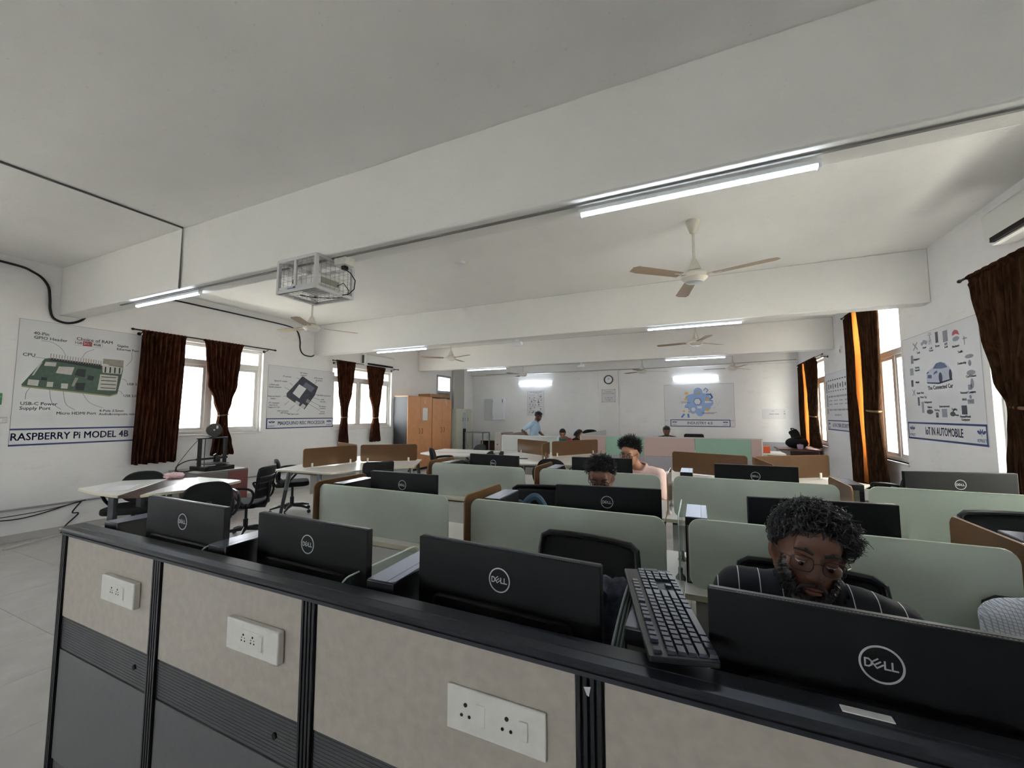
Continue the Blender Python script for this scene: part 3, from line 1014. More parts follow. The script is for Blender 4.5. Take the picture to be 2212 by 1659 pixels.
curtain('wide straight brown curtain beside the RASPBERRY poster', xc, [(2.70, 3.06, 3.62), (2.60, 3.05, 3.61), (1.6, 3.06, 3.58), (0.79, 3.03, 3.575)], CURT, 10, 0.04, seed=1)
curtain('tied brown curtain behind the printer, on the near left window', xc, [(2.70, 3.86, 4.50), (2.55, 3.88, 4.47), (2.0, 3.95, 4.42), (1.72, 4.06, 4.34), (1.49, 4.145, 4.275), (1.30, 4.12, 4.29), (1.05, 4.07, 4.38), (0.83, 4.03, 4.43)], CURT, 8, 0.036, tie=(1.49, 4.145, 4.275), seed=2)
curtain('tied brown curtain on the left of the far left window', xc, [(2.69, 6.53, 7.09), (2.5, 6.55, 7.06), (2.0, 6.62, 6.99), (1.6, 6.73, 6.88), (1.44, 6.75, 6.87), (1.2, 6.72, 6.88), (0.82, 6.68, 6.93)], CURT, 7, 0.036, tie=(1.44, 6.75, 6.87), seed=3)
curtain('tied brown curtain beside the orange wardrobe, on the far left window', xc, [(2.69, 7.42, 8.10), (2.5, 7.45, 8.04), (2.0, 7.55, 7.94), (1.6, 7.70, 7.85), (1.42, 7.72, 7.83), (1.2, 7.66, 7.88), (0.84, 7.60, 7.95)], CURT, 7, 0.036, tie=(1.42, 7.72, 7.83), seed=4)
xr = XR - 0.15
curtain('large tied brown curtain at the right picture edge', xr, [(2.735, 3.75, 5.02), (2.6, 3.80, 4.97), (2.2, 3.95, 4.86), (1.8, 4.14, 4.70), (1.55, 4.28, 4.54), (1.35, 4.24, 4.57), (1.1, 4.18, 4.62), (0.85, 4.12, 4.68)], CURT_R, 12, 0.05, tie=(1.55, 4.28, 4.54), seed=5)
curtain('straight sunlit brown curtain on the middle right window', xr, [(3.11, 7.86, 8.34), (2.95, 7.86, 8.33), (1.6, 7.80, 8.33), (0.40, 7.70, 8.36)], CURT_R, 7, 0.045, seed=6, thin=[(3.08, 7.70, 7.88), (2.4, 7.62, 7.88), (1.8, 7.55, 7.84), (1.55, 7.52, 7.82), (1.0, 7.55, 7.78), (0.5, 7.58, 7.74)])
curtain('tied sunlit brown curtain on the middle right window', xr, [(3.11, 7.10, 7.70), (2.95, 7.10, 7.68), (2.2, 7.14, 7.60), (1.8, 7.19, 7.55), (1.55, 7.24, 7.54), (1.3, 7.21, 7.58), (0.9, 7.14, 7.62), (0.46, 7.08, 7.60)], CURT_R, 8, 0.045, tie=(1.55, 7.24, 7.54), seed=7)
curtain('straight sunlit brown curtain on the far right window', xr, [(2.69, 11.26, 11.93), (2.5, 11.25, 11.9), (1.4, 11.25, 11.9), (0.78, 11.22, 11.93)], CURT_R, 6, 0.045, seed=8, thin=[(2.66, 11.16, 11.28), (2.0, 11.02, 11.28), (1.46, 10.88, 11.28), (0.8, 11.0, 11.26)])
curtain('tied sunlit brown curtain on the far right window', xr, [(2.69, 10.36, 11.18), (2.4, 10.40, 11.1), (1.8, 10.52, 10.98), (1.46, 10.62, 10.86), (1.2, 10.52, 10.96), (0.80, 10.34, 11.05)], CURT_R, 7, 0.045, tie=(1.46, 10.62, 10.86), seed=9)

# ================================================================== THE FRONT CUBICLE PARTITION
PY = 0.82                       # front plane
t = thing('cubicle_partition', 'long grey cubicle partition with beige panels and black posts in the foreground', 'partition', (-0.4, PY + 0.03, 0))
PX0, PX1 = -2.475, 1.85
posts = [(-2.475, -2.437), (-1.766, -1.712), (-1.012, -0.958), (-0.2365, -0.1815), (0.54, 0.595), (1.315, 1.37)]
cap = MB()
capprof = [(PY - 0.004, 0.990), (PY - 0.004, 0.999), (PY + 0.004, 1.001), (PY + 0.004, 1.006), (PY - 0.012, 1.008), (PY - 0.014, 1.016), (PY - 0.008, 1.022), (PY + 0.018, 1.024), (PY + 0.019, 1.0225), (PY + 0.0205, 1.0225), (PY + 0.0215, 1.024), (PY + 0.066, 1.023), (PY + 0.071, 1.018), (PY + 0.071, 0.990)]
cap.prism(capprof, PX0 - 0.004, PX1, axis='x')
part('cap_rail', cap, CAPM, t, world=True, angle=20)
part('groove', MB().box((PX0, PY - 0.002, 1.0005), (PX1, PY + 0.02, 1.0065)), HOLE, t, world=True)
for a, b in posts:
    p = MB()
    n = 4 if b - a > 0.045 else 3
    wd = (b - a)
    p.box((a, PY + 0.006, 0.0), (b, PY + 0.06, 0.990))
    for k in range(n):
        u = a + wd * (k + 0.12) / n
        p.box((u, PY - 0.004, 0.0), (u + wd / n * 0.62, PY + 0.006, 0.990))
    part('post', p, POSTM, t, world=True, bevel=0.0012)
chip = part('worn_spot', MB().prism([(-0.219, 0.972), (-0.213, 0.958), (-0.209, 0.956), (-0.205, 0.975)], PY - 0.0052, PY - 0.004, axis='y'), SILV, t, world=True)
bays = [(posts[i][1], posts[i + 1][0]) for i in range(len(posts) - 1)] + [(posts[-1][1], PX1)]
for k, (a, b) in enumerate(bays):
    part('upper_panel', MB().box((a + 0.001, PY + 0.003, 0.664), (b - 0.001, PY + 0.05, 0.989)), BEIGE, t, world=True, bevel=0.0015)
    rc = MB().box((a, PY + 0.008, 0.535), (b, PY + 0.05, 0.662))
    for q in range(12):
        z = 0.542 + q * 0.0098
        rc.box((a, PY + 0.0068, z), (b, PY + 0.009, z + 0.0045))
    part('ribbed_raceway', rc, DGREY, t, world=True, smooth=False)
    part('lower_panel', MB().box((a + 0.001, PY + 0.004, 0.11), (b - 0.001, PY + 0.05, 0.532)), mat('charcoal panel', rgb(86, 86, 88), 0.5, var=0.06, scale=40), t, world=True, bevel=0.001)
    part('kick_plate', MB().box((a, PY + 0.01, 0.0), (b, PY + 0.05, 0.105)), DGREY, t, world=True, bevel=0.001)
    part('lock_hole', MB().lathe((a + (b - a) * 0.86, PY + 0.005, 0.60), [(0.0085, -0.0025), (0.0085, 0.004)], 14, axis='y'), HOLE, t, world=True)

def pins(mb, cx, cz, big, y, small=0.5, six=False):
    """Earth pin above, two live pins below (plus a smaller pair in the 5/6-pin kind)."""
    def h(x, z, r):
        mb.lathe((x, y, z), [(r, -0.0014), (r, 0.002)], 12, axis='y')
    h(cx, cz + 0.011 * big, 0.0038 * big); h(cx - 0.0085 * big, cz - 0.0085 * big, 0.0029 * big); h(cx + 0.0085 * big, cz - 0.0085 * big, 0.0029 * big)
    if six:
        h(cx - 0.0075 * big, cz + 0.001, 0.0019 * big); h(cx + 0.0075 * big, cz + 0.001, 0.0019 * big)
def socket_plate(label, x0, x1, z0, z1, proud, kind):
    y = PY + 0.003
    t = thing('power_socket', label, 'socket', ((x0 + x1) / 2, y, z0), 0.0, 'white socket plates on the partition')
    part('plate', MB().box((x0, y - proud, z0), (x1, y, z1)), SOCK, t, world=True, bevel=0.004 if proud > 0.015 else 0.0025)
    yf = y - proud
    wd, cz = x1 - x0, (z0 + z1) / 2
    if kind == 1:
        for k, u in enumerate((0.35, 0.53)):
            h = MB(); pins(h, x0 + wd * u, cz, 0.85, yf, six=True)
            part('socket_holes', h, HOLE, t, world=True)
        part('rocker_switch', MB().box((x0 + wd * 0.645, yf - 0.003, cz - 0.021), (x0 + wd * 0.72, yf, cz + 0.021)), SOCK, t, world=True, bevel=0.0018)
        part('module_frame', MB().box((x0 + wd * 0.27, yf - 0.0008, cz - 0.025), (x0 + wd * 0.735, yf, cz + 0.025)), SOCK, t, world=True, bevel=0.0006)
    else:
        for u in (0.205, 0.63):
            h = MB(); pins(h, x0 + wd * u, cz, 1.15, yf)
            part('socket_holes', h, HOLE, t, world=True)
        part('rocker_switch', MB().box((x0 + wd * 0.755, yf - 0.003, cz - 0.019), (x0 + wd * 0.835, yf, cz + 0.019)), SOCK, t, world=True, bevel=0.0018)
        part('blank_module', MB().box((x0 + wd * 0.31, yf - 0.0008, cz - 0.022), (x0 + wd * 0.41, yf, cz + 0.022)), SOCK, t, world=True, bevel=0.0006)
socket_plate('farthest white socket box, nearest the end post of the partition', -2.075, -1.843, 0.806, 0.897, 0.022, 1)
socket_plate('middle white socket box on the partition, on the second beige panel', -1.312, -1.080, 0.803, 0.893, 0.020, 1)
socket_plate('largest flush white socket plate, on the third beige panel', -0.533, -0.298, 0.804, 0.897, 0.007, 2)

# ================================================================== DESK ROWS
def desk(label, x0, x1, y0, y1, parts, leg=True):
    """White bench desk; parts may hold a frosted front screen and tinted side dividers."""
    t = thing('workstation_desk', label, 'desk', ((x0 + x1) / 2, (y0 + y1) / 2, 0), 0.0, 'white bench desks in rows')
    part('tabletop', MB().box((x0, y0, 0.725), (x1, y1, 0.75)), DESKW, t, world=True, bevel=0.003)
    part('edge_band', MB().box((x0, y0 - 0.0015, 0.7255), (x1, y0, 0.7495)), EDGE, t, world=True)
    part('modesty_panel', MB().box((x0 + 0.04, y0 + 0.05, 0.34), (x1 - 0.04, y0 + 0.068, 0.70)).box((x0 + 0.04, y0 + 0.046, 0.50), (x1 - 0.04, y0 + 0.07, 0.515)), MODP, t, world=True, bevel=0.002)
    part('cable_tray', MB().box((x0 + 0.05, y0 + 0.08, 0.60), (x1 - 0.05, y0 + 0.20, 0.615)).box((x0 + 0.05, y0 + 0.19, 0.60), (x1 - 0.05, y0 + 0.20, 0.66)), LEGG, t, world=True)
    for x in (x0 + 0.06, x1 - 0.06):
        for y in (y0 + 0.08, y1 - 0.08):
            part('leg', MB().box((x - 0.02, y - 0.025, 0), (x + 0.02, y + 0.025, 0.725)), LEGD, t, world=True, bevel=0.004)
    for kind, *a in parts:
        if kind == 'screen':
            xa, xb, y, za, zb = a
            o = rrect(xa, za, xb, zb, 0.045)
            part('privacy_screen', MB().prism(o, y - 0.005, y + 0.005, axis='y'), FROST, t, world=True)
            n = len(o)
            e = MB()
            for i in range(n):
                p, q = Vector((o[i][0], y, o[i][1])), Vector((o[(i + 1) % n][0], y, o[(i + 1) % n][1]))
                e.tube([p, q], 0.0052, 5, caps=False)
            part('screen_edge', e, FROST_E, t, world=True)
            for x in (xa + 0.16, xb - 0.16):
                part('screen_clamp', MB().box((x - 0.02, y + 0.006, 0.75), (x + 0.02, y + 0.03, 0.80)), CLAMP, t, world=True, bevel=0.004)
        else:
            x, ya, yb, za, zb = a
            m, me = (BROWN, BROWN_E) if kind == 'brown' else (CLEAR, CLEAR_E)
            o = rrect(ya, za, yb, zb, 0.04)
            part('side_divider', MB().prism(o, x - 0.004, x + 0.004, axis='x'), m, t, world=True)
            n = len(o)
            e = MB()
            for i in range(n):
                p, q = Vector((x, o[i][0], o[i][1])), Vector((x, o[(i + 1) % n][0], o[(i + 1) % n][1]))
                e.tube([p, q], 0.0045 if kind == 'brown' else 0.0028, 5, caps=False)
            part('divider_edge', e, me, t, world=True)
            for y in (ya + 0.07, yb - 0.10):
                c = MB().lathe((x, y, za - 0.012), [(0.022, 0.0), (0.022, 0.012), (0.010, 0.03), (0.010, 0.055), (0.004, 0.058)], 14)
                part('divider_foot', c, mat('clear clamp', rgb(150, 152, 150), 0.25) if kind == 'clear' else CLAMP, t, world=True)
    return t
# row behind the partition
xs1 = [-2.43, -1.64, -0.94, -0.20, 0.60, 1.40]
names1 = ['under the farthest screen', 'second from the left', 'third from the left', 'in front of the man in the striped shirt', 'at the right picture edge']
for k in range(5):
    ps = [('clear', xs1[k + 1] - 0.035, 0.91, 1.29, 0.752, 1.012)] if k < 2 else []
    desk('white desk right behind the partition, %s' % names1[k], xs1[k], xs1[k + 1] - 0.006, 0.90, 1.42, ps)
# row two (frosted screens A B C)
desk('white desk with frosted screen, left end of the second row', -2.36, -1.21, 1.915, 2.47, [('screen', -2.315, -1.305, 1.985, 0.757, 1.035), ('brown', -2.335, 1.95, 2.42, 0.757, 1.05)])
desk('white desk with frosted screen, middle of the second row', -1.204, -0.08, 1.915, 2.47, [('screen', -1.15, -0.152, 1.985, 0.757, 1.035), ('brown', -1.175, 1.95, 2.40, 0.757, 1.055)])
desk('white desk with frosted screen behind the man in the striped shirt', -0.074, 1.05, 1.915, 2.47, [('screen', -0.05, 0.965, 1.985, 0.757, 1.042), ('clear', -0.095, 2.0, 2.43, 0.757, 1.045), ('brown', 0.99, 1.97, 2.45, 0.757, 1.06)])
# row three
desk('white desk with frosted screen, left end of the third row', -2.40, -1.30, 3.19, 3.86, [('screen', -2.33, -1.375, 3.27, 0.757, 1.038), ('brown', -2.36, 3.24, 3.70, 0.757, 1.055)])
desk('white desk with frosted screen, second in the third row', -1.294, -0.24, 3.19, 3.86, [('screen', -1.232, -0.276, 3.27, 0.757, 1.042), ('brown', -1.27, 3.24, 3.70, 0.757, 1.055)])
desk('white desk with frosted screen, third in the third row', -0.234, 0.84, 3.19, 3.86, [('screen', -0.178, 0.803, 3.27, 0.757, 1.045), ('brown', -0.225, 3.28, 3.74, 0.757, 1.05)])
desk('white desk with frosted screen at the right end of the third row', 0.846, 2.05, 3.19, 3.86, [('screen', 0.955, 2.0, 3.27, 0.757, 1.05), ('brown', 0.865, 3.24, 3.75, 0.757, 1.045)])

# ================================================================== MONITORS
def logo_strokes():
    """Ring with the four maker's letters, the second one tilted, drawn flat in x/y."""
    mb = MB()
    n = 40
    ro, ri = 0.0315, 0.0283
    vs = []
    for k in range(n):
        a = 2 * PI * k / n
        c, s_ = math.cos(a), math.sin(a)
        vs += [(ro * c, ro * s_, 0), (ri * c, ri * s_, 0), (ro * c, ro * s_, 0.0006), (ri * c, ri * s_, 0.0006)]
    fs = []
    for k in range(n):
        a, b = 4 * k, 4 * ((k + 1) % n)
        fs += [(a + 2, b + 2, b + 3, a + 3), (a, b, b + 2, a + 2), (a + 1, a + 3, b + 3, b + 1)]
    mb.add(vs, fs)
    H = 0.0125
    y0 = -H / 2
    def S(pts, x, wd=0.0024):
        mb.strokes([((x + pts[i][0], y0 + pts[i][1]), (x + pts[i + 1][0], y0 + pts[i + 1][1])) for i in range(len(pts) - 1)], wd, 0, 0.0006)
    S([(0, 0), (0, H), (0.005, H), (0.009, H * 0.72), (0.009, H * 0.28), (0.005, 0), (0, 0)], -0.0225)
    S([(0, H), (0, 0), (0.0075, 0)], 0.0045)
    S([(0, H), (0, 0), (0.0075, 0)], 0.0145)
    # tilted E
    ang = R(38)
    c, s_ = math.cos(ang), math.sin(ang)
    def rt(x, y):
        return (c * x - s_ * y - 0.0055, s_ * x + c * y + 0.0008)
    e = 0.0056
    segs = [(rt(-e, -e), rt(-e, e)), (rt(-e, e), rt(e, e)), (rt(-e, 0), rt(e, 0)), (rt(-e, -e), rt(e, -e))]
    mb.strokes(segs, 0.0021, 0, 0.0006)
    return mb
LOGO_ME = None
def make_monitor(label, W=0.54):
    t = thing('monitor', label, 'monitor', (0, 0, 0), 0.0, 'black monitors seen from behind')
    Hh = W * 0.593
    h = MB()
    h.box((-W / 2, -0.012, -Hh), (W / 2, 0.012, 0))
    hs = part('housing', h, BLK, t, bevel=0.003)
    b = MB().prism(rrect(-W * 0.38, -Hh * 0.96, W * 0.38, -Hh * 0.44, 0.02), -0.030, -0.010, axis='y')
    part('rear_bulge', b, BLK, t, bevel=0.006)
    part('screen', MB().box((-W / 2 + 0.006, 0.012, -Hh + 0.012), (W / 2 - 0.006, 0.0135, -0.006)), SCREEN, t)
    v = MB()
    nn = 74
    for k in range(nn):
        x = -W * 0.40 + W * 0.80 * k / (nn - 1)
        v.box((x - 0.0016, -0.0085, -0.0001), (x + 0.0016, -0.0045, 0.0009))
    part('vent_slots', v, mat('vent rib', rgb(66, 68, 76), 0.4), t, smooth=False)
    part('top_bezel', MB().box((-W / 2 + 0.004, 0.000, -0.0005), (W / 2 - 0.004, 0.0105, 0.0008)), mat('satin bezel', rgb(58, 60, 68), 0.35), t)
    lg = part('logo', logo_strokes().xform(FACE_B.to_4x4()), SILV, t, smooth=False)
    lg.location = (0, -0.0122, -0.078)
    part('stand_neck', MB().box((-0.03, -0.075, -0.37), (0.03, -0.028, -Hh * 0.55)), BLK2, t, bevel=0.004)
    part('stand_base', MB().prism(rrect(-0.12, -0.13, 0.12, 0.07, 0.03), -0.385, -0.373), BLK2, t, bevel=0.003)
    return t
MON = [  # left top corner, right top corner (x, y), top height, label
    ((-2.148, 0.962), (-1.608, 0.956), 1.153, 'leftmost black monitor behind the partition, reflecting pale light'),
    ((-1.485, 1.004), (-0.946, 0.990), 1.140, 'black monitor second from the left behind the partition'),
    ((-0.758, 1.003), (-0.218, 0.975), 1.144, 'black monitor third from the left behind the partition, left of the keyboard'),
    ((0.006, 0.950), (0.546, 0.928), 1.145, 'largest black monitor, in front of the man in the striped shirt'),
    ((-2.067, 2.182), (-1.527, 2.188), 1.112, 'black monitor above the left frosted screen of the second row'),
    ((-0.715, 2.139), (-0.181, 2.219), 1.120, 'black monitor hiding the lower face of the man with black glasses'),
    ((0.188, 2.098), (0.724, 2.159), 1.136, 'black monitor just behind the head of the man in the striped shirt'),
    ((-2.039, 3.476), (-1.501, 3.426), 1.120, 'black monitor at the left end of the third row'),
    ((-1.080, 3.700), (-0.545, 3.779), 1.105, 'black monitor in front of the man in the pink shirt'),
    ((0.101, 3.495), (0.640, 3.520), 1.124, 'black monitor in front of the brown tinted screens on the right'),
    ((1.220, 3.540), (1.825, 3.690), 1.127, 'dusty wide black monitor under the IoT IN AUTOMOBILE poster'),
]
mon0 = None
for k, (a, b, z, lab) in enumerate(MON):
    A, B = Vector((*a, z)), Vector((*b, z))
    mid = (A + B) / 2
    ang = math.atan2(B.y - A.y, B.x - A.x)
    mid = mid + Vector((-math.sin(ang), math.cos(ang), 0)) * 0.012      # measured on the back face
    if k == 10:
        m_ = make_monitor(lab, 0.62)
        m_.matrix_world = Matrix.Translation(mid) @ Matrix.Rotation(ang, 4, 'Z')
    elif mon0 is None:
        mon0 = m_ = make_monitor(lab)
        m_.matrix_world = Matrix.Translation(mid) @ Matrix.Rotation(ang, 4, 'Z')
    else:
        m_ = dup(mon0, mid, ang, lab)
    # make the stand reach the desk
    dz = z - 0.75
    for ch in m_.children:
        if ch.name.startswith('stand_base'):
            ch.location.z = 0.385 - dz + 0.0005
        if ch.name.startswith('stand_neck'):
            ch.location.z = 0.385 - dz

# ================================================================== COMPUTERS
def make_pc(label):
    """Small upright desktop computer, back face towards the camera (local -y)."""
    t = thing('desktop_computer', label, 'computer', (0, 0, 0), 0.0, 'small black desktop computers on the desks')
    w2, d, h = 0.046, 0.29, 0.288
    part('case', MB().box((-w2, 0, 0), (w2, d, h)), CPUM, t, bevel=0.003)
    part('lid', MB().box((-w2 + 0.002, 0.004, h), (w2 * 0.42, d - 0.004, h + 0.0015)).box((w2 * 0.46, 0.004, h), (w2 - 0.002, d - 0.004, h + 0.0015)), CPUT, t)  # top sheets in the painted sheen colour
    part('back_plate', MB().box((-w2 + 0.006, -0.0015, 0.008), (w2 - 0.028, 0.0, h - 0.035)), CPUG, t)
    v = MB()
    for k in range(7):
        for j in range(3):
            v.box((w2 - 0.026 + j * 0.008, -0.0012, 0.11 + k * 0.02), (w2 - 0.020 + j * 0.008, 0.0, 0.126 + k * 0.02))
    part('vent_holes', v, HOLE, t, smooth=False)
    part('lock_ring', MB().lathe((-w2 + 0.018, -0.001, h - 0.06), [(0.0045, -0.002), (0.0045, 0.001)], 12, axis='y'), SILV, t)
    part('ports', MB().box((-w2 + 0.012, -0.003, 0.05), (-w2 + 0.03, -0.001, 0.075)).box((-w2 + 0.012, -0.003, 0.10), (-w2 + 0.03, -0.001, 0.112)).box((-w2 + 0.012, -0.003, 0.13), (-w2 + 0.03, -0.001, 0.142)), HOLE, t)
    return t
PCS = [
    (-2.30, 0.905, -4, 'computer left of the farthest monitor behind the partition'),
    (-1.555, 0.905, -3, 'computer between the first and second monitors behind the partition'),
    (-0.815, 0.905, -3, 'computer between the second and third monitors behind the partition'),
    (-0.115, 0.94, 0, 'grey-backed computer under the slanting keyboard'),
    (-0.022, 2.03, 0, 'computer beside the clear divider in the second row'),
    (-1.045, 2.02, -2, 'computer between the brown divider and the blue bag'),
    (-2.20, 2.03, -3, 'computer left of the second-row left monitor'),
    (-2.22, 3.32, -3, 'computer behind the left frosted screen of the third row'),
    (-1.16, 3.34, -2, 'computer beside the brown divider in the middle of the third row'),
    (-0.10, 3.56, 0, 'small pale-topped computer left of the third-row right monitor'),
    (0.925, 3.40, 0, 'computer with its ports showing between two frosted screens on the right'),
    (1.10, 2.03, 4, 'computer with a dusty beige lid at the right picture edge'),
]
pc0 = None
for x, y, a, lab in PCS:
    if pc0 is None:
        pc0 = make_pc(lab)
        pc0.matrix_world = Matrix.Translation((x, y, 0.751)) @ Matrix.Rotation(R(-a), 4, 'Z')
    else:
        dup(pc0, (x, y, 0.751), R(-a), lab)
simple('side_table', 'small white side desk under the dusty beige computer', 'desk', MB().box((1.056, 1.915, 0.725), (1.95, 2.47, 0.75)).box((1.10, 1.95, 0), (1.14, 1.99, 0.725)).box((1.88, 1.95, 0), (1.92, 1.99, 0.725)).box((1.10, 2.40, 0), (1.14, 2.44, 0.725)).box((1.88, 2.40, 0), (1.92, 2.44, 0.725)), DESKW, bevel=0.003)

# keyboard lying across the computer and the partition cap
kb = thing('keyboard', 'black full-size keyboard slanting over a computer behind the partition', 'keyboard', (0, 0, 0))
ax = Vector((0.107, -0.405, 0.0)).normalized()       # long side: from far end (numeric pad) to near end
up0 = Vector((0.0, 0, 1)).normalized()
ay = up0.cross(ax).normalized()
an = ax.cross(ay).normalized()
KM = Matrix((ax, ay, an)).transposed().to_4x4()
KM.translation = Vector((-0.092, 1.046, 1.0525))
kb.matrix_world = KM
ROOTM[kb.name] = KM.copy()
L_, D_ = 0.437, 0.126
part('tray', MB().prism(rrect(-L_ / 2, -D_ / 2, L_ / 2, D_ / 2, 0.006), -0.008, 0.003), BLK2, kb, bevel=0.002)
KEYM = mat('key cap with painted sheen', rgb(50, 53, 66), 0.25)  # lighter bluish colour stands for light reflected off the key tops
key_meshes = {}
U = 0.0187
def key(x, y, wd, hd=1.0):
    k = (round(wd, 3), hd)
    if k not in key_meshes:
        a, b = wd * U / 2 - 0.0012, hd * U / 2 - 0.0012
        vs = [(-a, -b, 0.003), (a, -b, 0.003), (a, b, 0.003), (-a, b, 0.003), (-a + 0.0018, -b + 0.0018, 0.0095), (a - 0.0018, -b + 0.0018, 0.0095), (a - 0.0018, b - 0.0012, 0.0085), (-a + 0.0018, b - 0.0012, 0.0085)]
        o = part('key', MB().add(vs, [(4, 5, 6, 7), (0, 1, 5, 4), (1, 2, 6, 5), (2, 3, 7, 6), (3, 0, 4, 7)]), KEYM, kb, smooth=False)
        key_meshes[k] = o.data
    else:
        o = bpy.data.objects.new('key', key_meshes[k])
        COL.objects.link(o)
        o.parent = kb
    o.location = (x, y, 0)
# local x runs from the numeric-pad end (-) to the Escape end (+); local y: which side is the space bar?
sx = L_ / 2 - 0.010
def row_keys(widths, y, start):
    x = start
    for wd in widths:
        if wd > 0:
            key(sx - (x + wd / 2) * U, y, wd)
        x += abs(wd)
rows_y = [0.046, 0.020, 0.001, -0.018, -0.037, -0.056]
SG = -1
rows_y = [SG * y * 0.96 for y in rows_y]
row_keys([1, -1, 1, 1, 1, 1, -0.5, 1, 1, 1, 1, -0.5, 1, 1, 1, 1, -0.25, 1, 1, 1], rows_y[0], 0)
row_keys([1] * 13 + [2, -0.25, 1, 1, 1, -0.25, 1, 1, 1, 1], rows_y[1], 0)
row_keys([1.5] + [1] * 12 + [1.5, -0.25, 1, 1, 1, -0.25, 1, 1, 1], rows_y[2], 0)
row_keys([1.75] + [1] * 11 + [2.25, -3.5, 1, 1, 1], rows_y[3], 0)
row_keys([2.25] + [1] * 10 + [2.75, -1.25, 1, -1.25, 1, 1, 1], rows_y[4], 0)
row_keys([1.25, 1.25, 1.25, 6.25, 1.25, 1.25, 1.25, 1.25, -0.25, 1, 1, 1, -0.25, 2, 1], rows_y[5], 0)
part('pad_key', MB().box((sx - 22.5 * U + U / 2 - 0.0 - 0.0075, min(rows_y[2], rows_y[3]) - 0.0085, 0.003), (sx - 22.5 * U + U / 2 + 0.0075, max(rows_y[2], rows_y[3]) + 0.0085, 0.009)), KEYM, kb)

# ================================================================== CHAIRS
def loop_arm(mb, x, s=1):
    P = smoothpath([(x, 0.10, 0.46), (x + 0.03 * s, 0.02, 0.55), (x + 0.035 * s, -0.06, 0.66), (x + 0.03 * s, -0.02, 0.69), (x + 0.03 * s, 0.16, 0.68), (x + 0.03 * s, 0.22, 0.62), (x + 0.02 * s, 0.20, 0.52), (x, 0.14, 0.46)], 4)
    mb.tube(P, 0.016, 8)
def chair_base(t):
    part('gas_column', MB().lathe((0, 0, 0), [(0.03, 0.10), (0.03, 0.24), (0.018, 0.245), (0.018, 0.40)], 14), BLK2, t)
    b = MB()
    for k in range(5):
        a = 2 * PI * k / 5 + 0.3
        d = Vector((math.cos(a), math.sin(a), 0))
        b.tube([d * 0.02 + Vector((0, 0, 0.115)), d * 0.17 + Vector((0, 0, 0.105)), d * 0.30 + Vector((0, 0, 0.07))], [0.028, 0.022, 0.014], 8)
    part('star_base', b, BLK2, t)
    for k in range(5):
        a = 2 * PI * k / 5 + 0.3
        d = Vector((math.cos(a), math.sin(a), 0)) * 0.295
        c = MB().lathe((d.x - 0.012, d.y, 0.027), [(0.024, -0.008), (0.027, -0.003), (0.027, 0.003), (0.024, 0.008)], 12, axis='x')
        c.lathe((d.x + 0.012, d.y, 0.027), [(0.024, -0.008), (0.027, -0.003), (0.027, 0.003), (0.024, 0.008)], 12, axis='x')
        part('caster', c, BLK2, t)
def make_round_chair(label):
    """Fabric task chair, sitter looks towards local -y; backrest stands at +y."""
    t = thing('office_chair', label, 'chair', (0, 0, 0), 0.0, 'black office chairs')
    chair_base(t)
    s = MB().prism(rrect(-0.23, -0.23, 0.23, 0.22, 0.10, 6), 0.42, 0.49)
    part('seat', s, BLKF, t, bevel=0.022, seg=3)
    b = MB()
    o = []
    n = 28
    for k in range(n):
        a = 2 * PI * k / n
        o.append((0.215 * math.copysign(abs(math.cos(a)) ** 0.75, math.cos(a)), 0.655 + 0.18 * math.copysign(abs(math.sin(a)) ** 0.8, math.sin(a))))
    b.prism(o, -0.022, 0.022, axis='y')
    for i, p in enumerate(b.v):
        b.v[i] = Vector((p.x, 0.215 + p.y + 0.10 * (p.z - 0.50) - 0.9 * p.x * p.x, p.z))
    part('backrest', b, BLKF, t, bevel=0.015, seg=3)
    part('back_support', MB().tube([(0, 0.02, 0.405), (0, 0.22, 0.41), (0, 0.275, 0.48), (0, 0.255, 0.64)], 0.022, 8), BLK2, t)
    for s_ in (-1, 1):
        a = MB(); loop_arm(a, 0.235 * s_, s_)
        part('armrest', a, BLK2, t)
    return t
